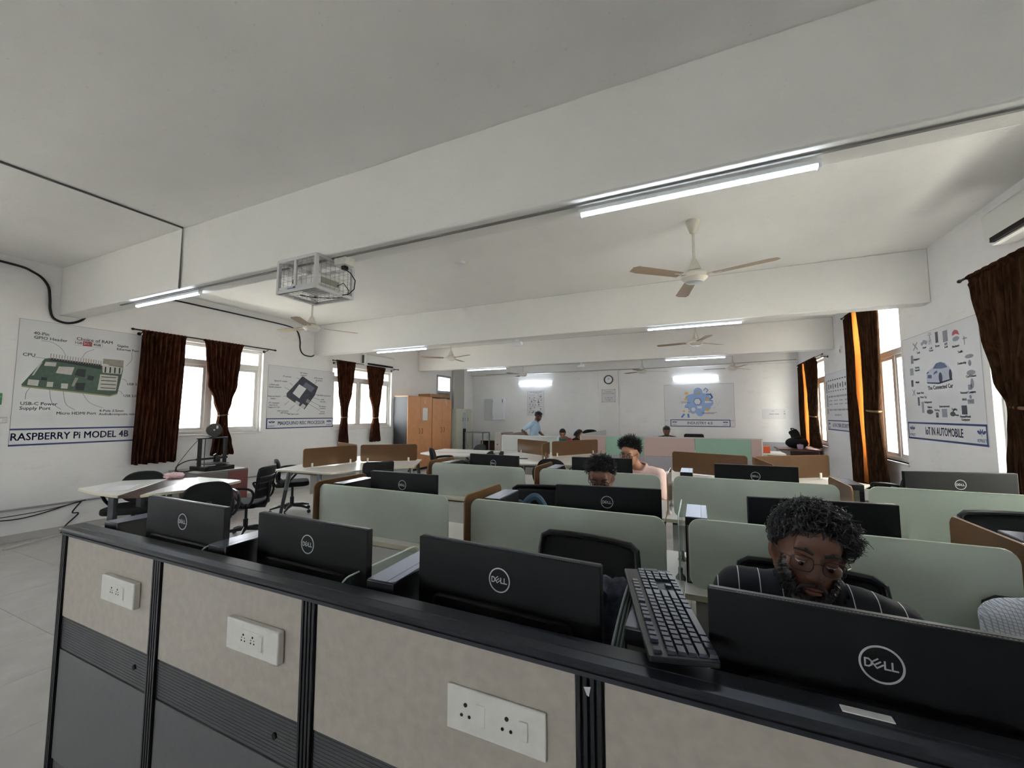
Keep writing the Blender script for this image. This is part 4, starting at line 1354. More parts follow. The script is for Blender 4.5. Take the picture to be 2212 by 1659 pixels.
def make_mesh_chair(label):
    """Mesh-back task chair."""
    t = thing('office_chair', label, 'chair', (0, 0, 0), 0.0, 'black office chairs')
    chair_base(t)
    part('seat', MB().prism(rrect(-0.24, -0.24, 0.24, 0.22, 0.07, 6), 0.42, 0.485), BLKF, t, bevel=0.02, seg=3)
    def curve(p):
        return Vector((p.x, 0.235 + p.y + 0.16 * (p.z - 0.55) - 0.8 * p.x * p.x, p.z))
    o = [(-0.195, 0.56), (0.195, 0.56), (0.225, 0.80), (0.235, 0.985), (0.215, 1.005), (-0.215, 1.005), (-0.235, 0.985), (-0.225, 0.80)]
    sh = MB()
    NX, NZ = 10, 12
    vs, fs = [], []
    for j in range(NZ + 1):
        z = 0.55 + 0.39 * j / NZ
        hw = 0.19 + 0.035 * min(1, j / NZ * 1.4)
        for i in range(NX + 1):
            vs.append(curve(Vector((-hw + 2 * hw * i / NX, 0, z))))
    for j in range(NZ):
        for i in range(NX):
            k = j * (NX + 1) + i
            fs.append((k, k + 1, k + NX + 2, k + NX + 1))
    sh.add(vs, fs)
    ob = part('backrest', sh, MESHF, t)
    so = ob.modifiers.new('thick', 'SOLIDIFY'); so.thickness = 0.006
    fr = MB()
    path = [curve(Vector((x, 0, z))) for x, z in [(-0.19, 0.55), (-0.215, 0.72), (-0.225, 0.88), (-0.218, 0.935), (-0.19, 0.95), (-0.1, 0.95), (0, 0.95), (0.1, 0.95), (0.19, 0.95), (0.218, 0.935), (0.225, 0.88), (0.215, 0.72), (0.19, 0.55), (0.1, 0.545), (0, 0.542), (-0.1, 0.545), (-0.19, 0.55)]]
    fr.tube(path, 0.013, 8)
    part('back_frame', fr, BLK2, t)
    sl = MB()
    for z in (0.66, 0.74, 0.82):
        sl.tube([curve(Vector((-0.205 + 0.41 * i / 10, 0.012, z))) for i in range(11)], 0.009, 6)
    part('lumbar_slats', sl, BLK2, t)
    part('back_support', MB().tube([(0, 0.02, 0.405), (0, 0.24, 0.41), (0, 0.275, 0.50), (0, 0.295, 0.75)], 0.022, 8), BLK2, t)
    for s_ in (-1, 1):
        a = MB(); loop_arm(a, 0.245 * s_, s_)
        part('armrest', a, BLK2, t)
    return t
# rotation 0: backrest away from the camera; PI: backrest towards the camera
CH = [  # kind, x, y, rot deg, scale, label
    ('r', -5.80, 2.47, 45, 1.0, 'black round-backed chair behind the left table, against the wall'),
    ('r', -4.66, 2.55, -107, 1.0, 'black round-backed chair at the near right end of the left table'),
    ('m', -5.12, 3.30, -60, 0.9, 'black mesh chair between the left table and the printer'),
    ('r', -5.74, 4.40, 143, 0.98, 'black chair at the left end of the brown-screened table, base in view'),
    ('m', -4.12, 4.38, -117, 0.91, 'black mesh chair in front of the brown-screened table on the left'),
    ('r', -3.76, 5.69, 120, 1.14, 'black chair beyond the right end of the brown-screened table on the left'),
    ('r', -4.52, 7.85, -20, 1.0, 'black round-backed chair behind the far left table, by the grey locker'),
    ('r', -3.62, 6.45, -80, 1.02, 'black chair at the right of the far left table'),
    ('r', -3.0, 5.55, -64, 1.12, 'black chair left of the far brown-screened table'),
    ('r', -2.02, 5.98, 185, 1.02, 'black round-backed chair in front of the far brown-screened table'),
    ('m', -1.62, 4.22, 95, 0.95, 'black chair seen edge-on left of the second brown divider'),
    ('m', -1.03, 2.70, 15, 1.0, 'black mesh chair holding the blue bag'),
    ('m', -0.50, 1.56, -8, 1.0, 'black mesh chair behind the third monitor, dark bag on its seat'),
    ('m', 0.31, 1.60, -8, 0.98, 'black mesh chair under the man in the striped shirt'),
    ('m', 1.02, 1.68, -10, 0.93, 'black mesh chair under the person in the checked shirt'),
    ('m', 1.52, 2.78, 10, 1.03, 'black mesh chair at the right picture edge, second row'),
    ('r', 1.86, 5.95, -100, 1.0, 'black round-backed chair by the middle right curtain'),
    ('r', -1.30, 5.75, 170, 1.0, 'black round-backed chair just left of the man in the pink shirt'),
    ('m', -0.12, 12.1, 180, 1.03, 'dark chair behind the far pink and green partition'),
    ('r', -3.02, 12.1, 0, 1.25, 'black round-backed chair behind the far grey cubicle'),
    ('m', -0.62, 2.98, 0, 0.85, 'black chair under the man with black glasses'),
    ('m', -0.55, 4.48, 0, 0.85, 'black chair under the man in the pink shirt'),
    ('r', -3.50, 11.14, 10, 0.95, 'black chair under the woman in the teal top'),
    ('r', -2.98, 11.5, 50, 0.95, 'black chair under the woman with long dark hair'),
    ('r', -0.78, 12.02, 5, 1.0, 'black chair under the dark-shirted man behind the far partition'),
]
c_r = c_m = None
for kind, x, y, a, sc_, lab in CH:
    if kind == 'r':
        if c_r is None:
            c_r = make_round_chair(lab)
            c_r.matrix_world = Matrix.Translation((x, y, 0)) @ Matrix.Rotation(R(a), 4, 'Z')
        else:
            dup(c_r, (x, y, 0), Matrix.Rotation(R(a), 3, 'Z') * sc_, lab)
    else:
        if c_m is None:
            c_m = make_mesh_chair(lab)
            c_m.matrix_world = Matrix.Translation((x, y, 0)) @ Matrix.Rotation(R(a), 4, 'Z') @ Matrix.Scale(sc_, 4)
        else:
            dup(c_m, (x, y, 0), Matrix.Rotation(R(a), 3, 'Z') * sc_, lab)

# ================================================================== MEETING TABLES
def screen_between(t, p, q, z0, z1):
    """Tinted acrylic screen standing on a table between two floor points."""
    p, q = Vector((*p, 0)), Vector((*q, 0))
    d = (q - p)
    L = d.length
    a = math.atan2(d.y, d.x)
    M = Matrix.Translation(p) @ Matrix.Rotation(a, 4, 'Z')
    o = rrect(0.02, z0, L, z1, 0.03, 4)
    part('tinted_screen', MB().prism(o, -0.004, 0.004, axis='y').xform(M), BROWN, t, world=True)
    e = MB()
    for i in range(len(o)):
        a_, b_ = o[i], o[(i + 1) % len(o)]
        e.tube([(a_[0], 0, a_[1]), (b_[0], 0, b_[1])], 0.0042, 5, caps=False)
    part('screen_edge', e.xform(M), BROWN_E, t, world=True)
    for u in (0.13, L - 0.13):
        c = MB().box((u - 0.014, -0.016, 0.751), (u + 0.014, 0.016, 0.815)).box((u - 0.02, -0.02, 0.751), (u + 0.02, 0.02, 0.758))
        part('screen_clamp', c.xform(M), CLAMP, t, world=True, bevel=0.003)

def cluster(label, c, arms, outline, screens, legs=True):
    t = thing('cluster_table', label, 'table', (c[0], c[1], 0), 0.0, 'white three-seat cluster tables')
    part('tabletop', MB().prism(outline, 0.725, 0.75), DESKW, t, world=True, bevel=0.004)
    e = MB()
    n = len(outline)
    for i in range(n):
        a, b = Vector((*outline[i], 0)), Vector((*outline[(i + 1) % n], 0))
        d = (b - a).normalized()
        nn = Vector((d.y, -d.x, 0)) * 0.0015
        e.add([a + nn + Vector((0, 0, 0.728)), b + nn + Vector((0, 0, 0.728)), b + nn + Vector((0, 0, 0.747)), a + nn + Vector((0, 0, 0.747))], [(0, 1, 2, 3)])
    part('edge_band', e, EDGE, t, world=True, smooth=False)
    C = Vector((*c, 0))
    for ang in arms:
        d = Vector((math.cos(R(ang)), math.sin(R(ang)), 0))
        pn = Vector((-d.y, d.x, 0))
        for s in (-1, 1):
            top = C + d * 0.90 + pn * 0.30 * s + Vector((0, 0, 0.725))
            bot = C + d * 0.97 + pn * 0.40 * s
            g = MB().tube([bot + Vector((0, 0, 0.0)), bot * 0.75 + top * 0.25, top * 0.62 + bot * 0.38], [0.016, 0.022, 0.026], 8, LEGD)
            g.tube([top * 0.62 + bot * 0.38, top], [0.028, 0.03], 8, LEGG)
            part('leg', g, None, t, world=True)
        part('cross_beam', MB().tube([C + d * 0.90 - pn * 0.30 + Vector((0, 0, 0.70)), C + d * 0.90 + pn * 0.30 + Vector((0, 0, 0.70))], 0.022, 8), LEGG, t, world=True)
        m = MB().box((0.05, -0.009, 0.40), (0.80, 0.009, 0.70)).xform(Matrix.Translation(C) @ Matrix.Rotation(R(ang), 4, 'Z'))
        part('modesty_panel', m, MODP, t, world=True, bevel=0.002)
    for p, q in screens:
        screen_between(t, p, q, 0.765, 1.02)
    return t
def hexa(c, rot, r1=1.02, hw=0.5, r2=0.90):
    o = []
    for k in range(3):
        a = R(rot + 120 * k)
        d = Vector((math.cos(a), math.sin(a)))
        pn = Vector((-d.y, d.x))
        for q in (d * r1 - pn * hw, d * r1 + pn * hw):
            o.append((c[0] + q.x, c[1] + q.y))
        b = a + R(60)
        o.append((c[0] + r2 * math.cos(b), c[1] + r2 * math.sin(b)))
    return o
cluster('white cluster table with two brown tinted screens in the left aisle', (-4.90, 4.85), (-92, 28, 148),
        [(-5.29, 3.78), (-4.30, 3.84), (-4.18, 4.23), (-3.78, 4.85), (-4.24, 5.65), (-4.86, 5.62), (-5.49, 5.75), (-5.98, 4.92), (-5.47, 4.32)],
        [((-4.89, 4.86), (-5.0, 3.98)), ((-4.87, 4.88), (-4.14, 5.38)), ((-4.93, 4.90), (-5.75, 5.25))])
cluster('white cluster table with brown tinted screens in the middle of the room', (-2.40, 6.86), (-77, 43, 163), hexa((-2.40, 6.86), -77),
        [((-2.42, 6.87), (-3.25, 7.39)), ((-2.38, 6.88), (-1.78, 7.86)), ((-2.39, 6.84), (-2.28, 6.15))])
cluster('white cluster table with brown tinted screens on the right', (0.54, 5.42), (-83, 37, 157), hexa((0.54, 5.42), -83),
        [((0.52, 5.43), (-0.32, 5.74)), ((0.56, 5.43), (1.39, 5.98)), ((0.545, 5.40), (0.64, 4.60))])

# left table: two white tops with a brown strip between them
t = thing('meeting_table', 'white two-part table with a dark brown middle strip, nearest the left wall', 'table', (-5.2, 2.4, 0))
BRN = mat('dark brown laminate', rgb(74, 52, 44), 0.3, var=0.15, scale=10)
Ltop = [(-5.76, 1.99), (-5.30, 1.955), (-4.93, 1.975), (-5.66, 2.715), (-5.97, 2.43)]
Rtop = [(-4.769, 2.075), (-4.69, 2.35), (-4.645, 2.678), (-4.79, 3.01), (-5.51, 2.955)]
for pts in (Ltop, Rtop):
    part('tabletop', MB().prism(pts, 0.722, 0.75), DESKW, t, world=True, bevel=0.004)
    e = MB()
    for i in range(len(pts)):
        a, b = Vector((*pts[i], 0)), Vector((*pts[(i + 1) % len(pts)], 0))
        d = (b - a).normalized(); nn = Vector((d.y, -d.x, 0)) * 0.002
        e.add([a + nn + Vector((0, 0, 0.726)), b + nn + Vector((0, 0, 0.726)), b + nn + Vector((0, 0, 0.747)), a + nn + Vector((0, 0, 0.747))], [(0, 1, 2, 3)])
    part('edge_band', e, EDGE, t, world=True, smooth=False)
part('middle_strip', MB().prism([(-4.925, 1.978), (-4.775, 2.07), (-5.515, 2.95), (-5.655, 2.71)], 0.72, 0.746), BRN, t, world=True)
for x, y in ((-5.12, 2.02), (-5.62, 2.45), (-4.80, 2.45), (-5.2, 2.86)):
    part('leg', MB().box((x - 0.05, y - 0.02, 0), (x + 0.05, y + 0.02, 0.72)), LEGD, t, world=True, bevel=0.005)
# far left table
t = thing('meeting_table', 'white table with a thin red seam in front of the grey locker', 'table', (-4.4, 7.0, 0))
pts = [(-4.99, 6.59), (-4.28, 6.22), (-3.86, 6.5), (-3.74, 7.60), (-5.11, 7.61)]
part('tabletop', MB().prism(pts, 0.722, 0.75), DESKW, t, world=True, bevel=0.004)
part('red_seam', MB().prism([(-4.98, 6.85), (-4.97, 6.82), (-3.80, 7.02), (-3.80, 7.05)], 0.75, 0.751), mat('red seam', rgb(176, 84, 78), 0.5), t, world=True)
for x, y in ((-4.35, 6.42), (-4.85, 7.4), (-3.95, 7.4)):
    part('leg', MB().box((x - 0.07, y - 0.05, 0), (x + 0.07, y + 0.05, 0.722)), mat('cream table leg', rgb(200, 196, 184), 0.5), t, world=True, bevel=0.005)

# small things on tables
def crumple(n, m, name, label, cat, loc, r, seed):
    rnd = random.Random(seed)
    mb = MB().ell((0, 0, 0), (1, 1, 1), 18, 12)
    for i, p in enumerate(mb.v):
        k = 1 + 0.35 * noise.noise(p * 2.1 + Vector((seed, 0, 0))) + 0.2 * noise.noise(p * 5 + Vector((0, seed, 0)))
        mb.v[i] = Vector((p.x * r[0] * k, p.y * r[1] * k, max(0, (p.z + 0.6) * r[2] * k)))
    o = part(name, mb, m)
    o.location = loc
    return tag(o, label, cat)
crumple(0, mat('pink cloth', rgb(232, 196, 202), 0.8), 'cloth', 'crumpled pink cloth on the brown strip of the left table', 'cloth', (-5.72, 2.80, 0.751), (0.13, 0.09, 0.035), 3)
PAPER = mat('printed paper', rgb(222, 222, 224), 0.6, var=0.04, scale=40)
def paper(label, x, y, z, a, wd=0.21, ln=0.297):
    o = part('paper', MB().box((-wd / 2, -ln / 2, 0), (wd / 2, ln / 2, 0.0012)), PAPER)
    o.location = (x, y, z)
    o.rotation_euler = (0, 0, R(a))
    return tag(o, label, 'paper', None)
paper('open magazine lying on the left table', -5.40, 2.16, 0.751, -35, 0.40, 0.24)
paper('paper lying in front of the third-row left monitor', -1.30, 3.62, 0.751, 10)
o = simple('phone', 'dark phone lying on the table with brown screens', 'phone', MB().prism(rrect(-0.075, -0.037, 0.075, 0.037, 0.01), 0, 0.009), BLK2)
o.location = (-2.72, 6.42, 0.7505); o.rotation_euler = (0, 0, R(15))

# printer corner
t = thing('cabinet', 'low grey and red cabinet carrying the 3D printer', 'cabinet', (-6.85, 3.85, 0))
part('body', MB().box((-7.30, 3.50, 0), (-6.55, 4.22, 0.655)), mat('grey laminate', rgb(132, 128, 124), 0.5), t, world=True, bevel=0.003)
part('red_front', MB().box((-6.552, 3.92, 0.05), (-6.545, 4.22, 0.63)), mat('dusty red panel', rgb(140, 84, 80), 0.5), t, world=True, bevel=0.002)
part('door', MB().box((-6.552, 3.51, 0.05), (-6.545, 3.90, 0.63)), mat('grey laminate', rgb(132, 128, 124)), t, world=True, bevel=0.002)
t = thing('3d_printer', 'black open-frame 3D printer with a filament spool on top', 'printer', (-6.9, 3.86, 0.656))
px, py, pz = -6.85, 3.86, 0.656
PR = mat('black printer aluminium', rgb(27, 27, 29), 0.4)
part('base_frame', MB().box((px - 0.20, py - 0.21, pz), (px + 0.20, py - 0.16, pz + 0.06)).box((px - 0.20, py + 0.16, pz), (px + 0.20, py + 0.21, pz + 0.06)).box((px - 0.03, py - 0.16, pz + 0.01), (px + 0.03, py + 0.16, pz + 0.05)).box((px + 0.12, py - 0.16, pz), (px + 0.2, py + 0.16, pz + 0.05)), PR, t, world=True, bevel=0.003)
part('bed', MB().box((px - 0.15, py - 0.15, pz + 0.085), (px + 0.17, py + 0.15, pz + 0.095)), PR, t, world=True, bevel=0.002)
for y in (py - 0.19, py + 0.17):
    part('upright', MB().box((px - 0.02, y - 0.02, pz + 0.0), (px + 0.02, y + 0.02, pz + 0.47)), PR, t, world=True, bevel=0.002)
part('top_bar', MB().box((px - 0.02, py - 0.23, pz + 0.47), (px + 0.02, py + 0.20, pz + 0.49)), PR, t, world=True, bevel=0.002)
part('gantry', MB().box((px - 0.015, py - 0.23, pz + 0.155), (px + 0.015, py + 0.21, pz + 0.185)), PR, t, world=True, bevel=0.002)
part('print_head', MB().box((px + 0.015, py + 0.0, pz + 0.115), (px + 0.07, py + 0.07, pz + 0.20)).cbox((px + 0.03, py + 0.02, pz + 0.21), (0.03, 0.05, 0.05), rot=Matrix.Rotation(0.6, 3, 'X')), PR, t, world=True, bevel=0.003)
part('lead_screw', MB().tube([(px, py - 0.12, pz + 0.05), (px, py - 0.12, pz + 0.47)], 0.005, 8), PR, t, world=True)
sp = MB().lathe((px - 0.015, py + 0.0, pz + 0.605), [(0.098, -0.035), (0.10, -0.032), (0.10, -0.029), (0.07, -0.028), (0.07, 0.028), (0.10, 0.029), (0.10, 0.032), (0.098, 0.035)], 32, axis='x')
sp.xform(Matrix.Translation((px, py, 0)) @ Matrix.Rotation(R(-20), 4, 'Z') @ Matrix.Translation((-px, -py, 0)))
spool = part('spool', sp, PR, t, world=True)
lbl = MB().box((0.0365, 0.025, 0.02), (0.0375, 0.05, 0.065)).lathe((0, 0, 0), [(0.012, 0.036), (0.012, 0.0375)], 14, axis='x')
lbl.xform(Matrix.Translation((px - 0.015, py, pz + 0.605)) @ Matrix.Rotation(R(-20), 4, 'Z'))
part('spool_label', lbl, SOCK, spool, world=True)
part('spool_holder', MB().box((px - 0.01, py - 0.03, pz + 0.49), (px + 0.01, py - 0.02, pz + 0.60)).box((px - 0.02, py - 0.06, pz + 0.485), (px + 0.02, py + 0.03, pz + 0.50)), PR, t, world=True)
part('wiring', MB().tube(smoothpath([(px, py - 0.22, pz + 0.17), (px - 0.02, py - 0.34, pz + 0.16), (px - 0.02, py - 0.46, pz + 0.10), (px, py - 0.47, pz + 0.03), (px, py - 0.36, pz + 0.012), (px, py - 0.22, pz + 0.03)]), 0.009, 6).tube(smoothpath([(px, py - 0.22, pz + 0.46), (px, py - 0.36, pz + 0.28), (px + 0.02, py - 0.50, pz + 0.07), (px + 0.03, py - 0.45, pz + 0.005), (px + 0.03, py - 0.2, pz + 0.02)]), 0.004, 6), PR, t, world=True)

# ================================================================== CUPBOARDS
WOOD = mat('orange wood laminate', rgb(205, 146, 100), 0.45, var=0.06, scale=7)
BOXB = mat('black wardrobe side', rgb(40, 42, 46), 0.5)
def wardrobe(label, y0, y1, z1, notes):
    x0, x1 = XL + 0.03, -6.915
    t = thing('wardrobe', label, 'wardrobe', ((x0 + x1) / 2, (y0 + y1) / 2, 0), 0.0, 'orange wood wardrobes')
    part('carcass', MB().box((x0, y0, 0), (x1, y1, z1)), BOXB, t, world=True, bevel=0.003)
    part('top_board', MB().box((x0, y0, z1), (x1 + 0.02, y1, z1 + 0.018)), WOOD, t, world=True)
    ym = (y0 + y1) / 2
    for k, (a, b) in enumerate(((y0 + 0.004, ym - 0.003), (ym + 0.003, y1 - 0.004))):
        d = part('door', MB().box((x1, a, 0.06), (x1 + 0.019, b, z1 - 0.004)), WOOD, t, world=True, bevel=0.0025)
        yh = b - 0.06 if k == 0 else a + 0.06
        part('handle', MB().tube(smoothpath([(x1 + 0.019, yh, 0.98), (x1 + 0.05, yh, 1.0), (x1 + 0.05, yh, 1.10), (x1 + 0.019, yh, 1.12)]), 0.008, 8), mat('brass handle', rgb(150, 104, 62), 0.35, metal=0.6), d, world=True)
        if (k == 1) and notes:
            part('notice', MB().box((x1 + 0.019, a + 0.10, 1.34), (x1 + 0.0205, a + 0.32, 1.68)), PAPER, d, world=True)
        if k == 1:
            part('white_mark', MB().box((x1 + 0.019, a + 0.17, 1.83), (x1 + 0.0198, a + 0.23, 1.84)).box((x1 + 0.019, a + 0.15, 1.86), (x1 + 0.0198, a + 0.26, 1.87)).box((x1 + 0.019, a + 0.17, 1.80), (x1 + 0.0198, a + 0.25, 1.81)).box((x1 + 0.019, a + 0.19, 1.87), (x1 + 0.0198, a + 0.2, 1.94)), SOCK, d, world=True)
    return t
wardrobe('orange wood wardrobe with a white notice on its door, nearest the far left window', 8.55, 9.62, 1.975, True)
wardrobe('orange wood wardrobe under the flat carton, next to the grey locker', 9.64, 10.62, 1.935, False)
t = thing('carton', 'flat brown carton on top of the orange wardrobe', 'box', (-7.13, 10.1, 1.955))
CART = mat('brown cardboard', rgb(150, 110, 72), 0.8, var=0.06)
part('box', MB().box((-7.33, 9.55, 1.994), (-6.93, 10.55, 2.09)), CART, t, world=True, bevel=0.004)
part('tape', MB().box((-7.33, 9.98, 2.0895), (-6.93, 10.04, 2.0905)).box((-6.931, 9.98, 1.996), (-6.9295, 10.04, 2.09)), mat('parcel tape', rgb(128, 90, 56), 0.4), t, world=True)
LOCK = mat('pale green steel locker', rgb(186, 188, 172), 0.45)
t = thing('locker', 'pale grey-green steel locker with a mirror strip, right of the orange wardrobes', 'locker', (-6.95, 11.2, 0))
lx = -6.80
part('body', MB().box((-7.30, 10.72, 0), (lx, 11.72, 1.675)), LOCK, t, world=True, bevel=0.004)
part('mirror', MB().box((lx, 11.14, 1.05), (lx + 0.004, 11.32, 1.55)), mat('mirror', rgb(200, 206, 216), 0.08, metal=0.9), t, world=True)
part('dark_gap', MB().box((lx, 11.14, 0.2), (lx + 0.003, 11.32, 1.05)), HOLE, t, world=True)
for a, b, za, zb in ((10.74, 11.12, 0.93, 1.65), (11.34, 11.70, 0.93, 1.65), (10.74, 11.12, 0.06, 0.91), (11.34, 11.70, 0.06, 0.91)):
    d = part('door', MB().box((lx, a, za), (lx + 0.014, b, zb)), LOCK, t, world=True, bevel=0.003)
    yh = b - 0.04 if a < 11 else a + 0.04
    part('handle', MB().tube(smoothpath([(lx + 0.014, yh, za + 0.36), (lx + 0.04, yh, za + 0.37), (lx + 0.04, yh, za + 0.45), (lx + 0.014, yh, za + 0.46)]), 0.007, 6), LEGD, d, world=True)
part('name_plate', MB().box((lx - 0.1, 11.72, 1.43), (lx - 0.02, 11.725, 1.58)), mat('olive plate', rgb(96, 100, 70), 0.5), t, world=True)

# far corner: rack, crate, low shelf, grey box, cubicle
t = thing('steel_rack', 'open grey steel rack beside the locker', 'rack', (-5.87, 10.45, 0))
r_ = MB()
for x in (-6.16, -5.60):
    for y in (10.25, 10.65):
        r_.box((x - 0.015, y - 0.015, 0), (x + 0.015, y + 0.015, 0.99))
r_.box((-6.175, 10.235, 0.965), (-5.585, 10.265, 0.99)).box((-6.175, 10.635, 0.965), (-5.585, 10.665, 0.99)).box((-6.175, 10.25, 0.965), (-6.145, 10.65, 0.99)).box((-5.615, 10.25, 0.965), (-5.585, 10.65, 0.99))
part('frame', r_, mat('rack grey', rgb(120, 122, 122), 0.5), t, world=True)
for z in (0.12, 0.45):
    part('shelf', MB().box((-6.16, 10.25, z), (-5.60, 10.65, z + 0.02)), mat('rack grey', rgb(120, 122, 122)), t, world=True)
t = thing('side_unit', 'low brown side unit behind the steel rack', 'shelf', (-5.9, 12.0, 0))
part('top', MB().box((-6.5, 11.7, 0.66), (-5.3, 12.3, 0.69)), STEELW, t, world=True)
part('carcass', MB().box((-6.48, 11.72, 0), (-6.45, 12.28, 0.66)).box((-5.35, 11.72, 0), (-5.32, 12.28, 0.66)).box((-6.48, 12.25, 0), (-5.32, 12.28, 0.66)).box((-6.48, 11.72, 0.28), (-5.32, 12.28, 0.31)).box((-5.95, 11.72, 0), (-5.92, 12.28, 0.66)), mat('brown laminate', rgb(122, 96, 76), 0.6), t, world=True)
CRT = mat('pale green crate', rgb(176, 196, 180), 0.5)
t = thing('crate', 'pale green plastic crate on the low side unit', 'crate', (-6.15, 11.95, 0.69))
cb = MB()
for a in ((-6.32, 11.80, -5.98, 11.815), (-6.32, 12.1, -5.98, 12.115), (-6.32, 11.80, -6.305, 12.115), (-5.995, 11.80, -5.98, 12.115)):
    for k in range(4):
        cb.box((a[0], a[1], 0.692 + k * 0.038), (a[2], a[3], 0.722 + k * 0.038))
part('walls', cb, CRT, t, world=True)
part('bottom', MB().box((-6.32, 11.80, 0.691), (-5.98, 12.115, 0.70)), CRT, t, world=True)
t = thing('grey_cabinet', 'tall narrow grey cabinet at the left end of the far cubicle', 'cabinet', (-5.1, 10.6, 0))
part('body', MB().box((-5.24, 10.3, 0), (-5.03, 11.1, 0.985)), mat('taupe laminate', rgb(158, 150, 144), 0.5), t, world=True, bevel=0.003)
part('side_face', MB().box((-5.235, 10.292, 0.02), (-5.035, 10.30, 0.96)), mat('taupe laminate', rgb(158, 150, 144)), t, world=True, bevel=0.002)
part('lock', MB().lathe((-5.15, 10.292, 0.66), [(0.02, -0.004), (0.02, 0.003)], 14, axis='y'), LEGD, t, world=True)
PALE = mat('pale grey-green partition fabric', rgb(190, 194, 190), 0.8, bump=0.03, bscale=200)
PINK = mat('dusty pink partition fabric', rgb(188, 166, 160), 0.8, bump=0.03, bscale=200)
GRN = mat('sea green partition fabric', rgb(144, 178, 162), 0.8, bump=0.03, bscale=200)
LILA = mat('lilac grey partition fabric', rgb(160, 157, 166), 0.8, bump=0.03, bscale=200)
t = thing('cubicle_partition', 'pale grey low partition in front of the standing man', 'partition', (-4.2, 10.3, 0))
part('panel', MB().box((-5.0, 10.30, 0.52), (-3.38, 10.345, 0.905)), PALE, t, world=True)
part('lower_panel', MB().box((-5.0, 10.30, 0.05), (-3.38, 10.345, 0.515)), PALE, t, world=True)
part('cap_rail', MB().box((-5.02, 10.29, 0.905), (-3.36, 10.355, 0.93)), STEELW, t, world=True)
part('post', MB().box((-3.40, 10.29, 0), (-3.36, 10.355, 0.905)).box((-5.02, 10.29, 0), (-4.98, 10.355, 0.905)), STEELW, t, world=True)
part('return_panel', MB().box((-5.0, 10.35, 0.05), (-4.955, 12.0, 0.96)), PINK, t, world=True)
# far pink and green partition
t = thing('cubicle_partition', 'long far partition of pink and sea green panels over lilac ones', 'partition', (-0.6, 9.0, 0))
seg = [(-2.40, -1.86, PINK), (-1.855, -1.06, GRN), (-1.055, -0.08, PINK), (-0.075, 0.895, GRN), (0.90, 1.07, PINK)]
for a, b, m in seg:
    part('upper_panel', MB().box((a, 8.98, 0.64), (b, 9.02, 1.02)), m, t, world=True, bevel=0.002)
    part('lower_panel', MB().box((a, 8.98, 0.05), (b, 9.02, 0.635)), LILA, t, world=True, bevel=0.002)
part('cap_rail', MB().box((-2.42, 8.97, 1.02), (1.09, 9.03, 1.04)), mat('grey rail', rgb(186, 186, 184), 0.5), t, world=True)
part('post', MB().box((1.07, 8.97, 0), (1.09, 9.03, 1.02)), STEELW, t, world=True)
part('post', MB().box((-2.42, 8.97, 0), (-2.40, 9.03, 1.02)), STEELW, t, world=True)
part('return_panel', MB().box((-2.42, 9.03, 0.05), (-2.38, 11.6, 1.06)), PALE, t, world=True)
# desk behind the far partitions
for x0, x1, lab in ((-4.9, -2.5, 'white desk inside the far grey cubicle'), (-2.2, 0.95, 'white desk behind the far pink and green partition')):
    o = simple('work_desk', lab, 'desk', MB().box((x0, 10.36 if x0 < -4 else 9.06, 0.70), (x1, 10.60 if x0 < -4 else 9.7, 0.73)).box((x0 + 0.05, 10.5 if x0 < -4 else 9.6, 0), (x0 + 0.1, 10.55 if x0 < -4 else 9.65, 0.7)).box((x1 - 0.1, 10.5 if x0 < -4 else 9.6, 0), (x1 - 0.05, 10.55 if x0 < -4 else 9.65, 0.7)), DESKW)
# right far corner
t = thing('cabinet', 'low dark wood cabinet in the far right corner', 'cabinet', (2.0, 11.0, 0))
part('top', MB().box((1.62, 10.72, 0.715), (2.38, 11.5, 0.74)), mat('red-brown wood', rgb(112, 72, 58), 0.4, var=0.1), t, world=True, bevel=0.003)
part('body', MB().box((1.66, 10.76, 0.0), (2.36, 11.46, 0.715)), mat('taupe side', rgb(150, 134, 126), 0.5), t, world=True, bevel=0.003)
part('dark_front', MB().box((1.82, 10.752, 0.05), (2.34, 10.76, 0.70)), mat('dark maroon front', rgb(58, 26, 26), 0.4), t, world=True, bevel=0.002)
o = thing('work_desk', 'white desk end with an orange box right of the far partition', 'desk', (1.35, 9.6, 0))
part('tabletop', MB().box((1.12, 9.25, 0.72), (1.5, 9.9, 0.75)), DESKW, o, world=True)
part('leg', MB().box((1.2, 9.3, 0), (1.45, 9.34, 0.72)), HOLE, o, world=True)
simple('carton', 'small orange box on the desk end right of the far partition', 'box', MB().box((1.13, 9.3, 0.752), (1.25, 9.5, 0.88)), mat('orange carton', rgb(222, 96, 52), 0.6), bevel=0.004)
b = MB()
b.ell((2.0, 11.05, 0.86), (0.22, 0.16, 0.13), 18, 12)
b.tube(smoothpath([(2.02, 11.05, 0.85), (2.0, 11.08, 1.0), (1.93, 11.1, 1.15)]), [0.13] * 6 + [0.09] * 6 + [0.055], 12)
for i, p in enumerate(b.v):
    k = 0.02 * noise.noise(p * 14)
    b.v[i] = p + Vector((k, k, k * 0.5))
    b.v[i].z = max(0.741, b.v[i].z)
t = thing('bag', 'slumped black bag on the dark wood cabinet under the far right curtain', 'bag', (2.0, 11.05, 0.741))
part('sack', b, BLKF, t, world=True)
part('strap', MB().tube(smoothpath([(1.93, 11.08, 1.14), (1.90, 11.05, 1.18), (1.96, 11.02, 1.17), (1.98, 11.0, 1.05)]), 0.012, 6), BLKF, t, world=True)
t = thing('cup', 'small lilac pot in front of the black bag', 'cup', (2.02, 10.83, 0.741))
part('pot', MB().lathe((2.02, 10.83, 0.741), [(0.045, 0.0), (0.058, 0.02), (0.06, 0.09), (0.05, 0.10), (0.046, 0.085)], 18), mat('lilac plastic', rgb(206, 180, 214), 0.4), t, world=True)
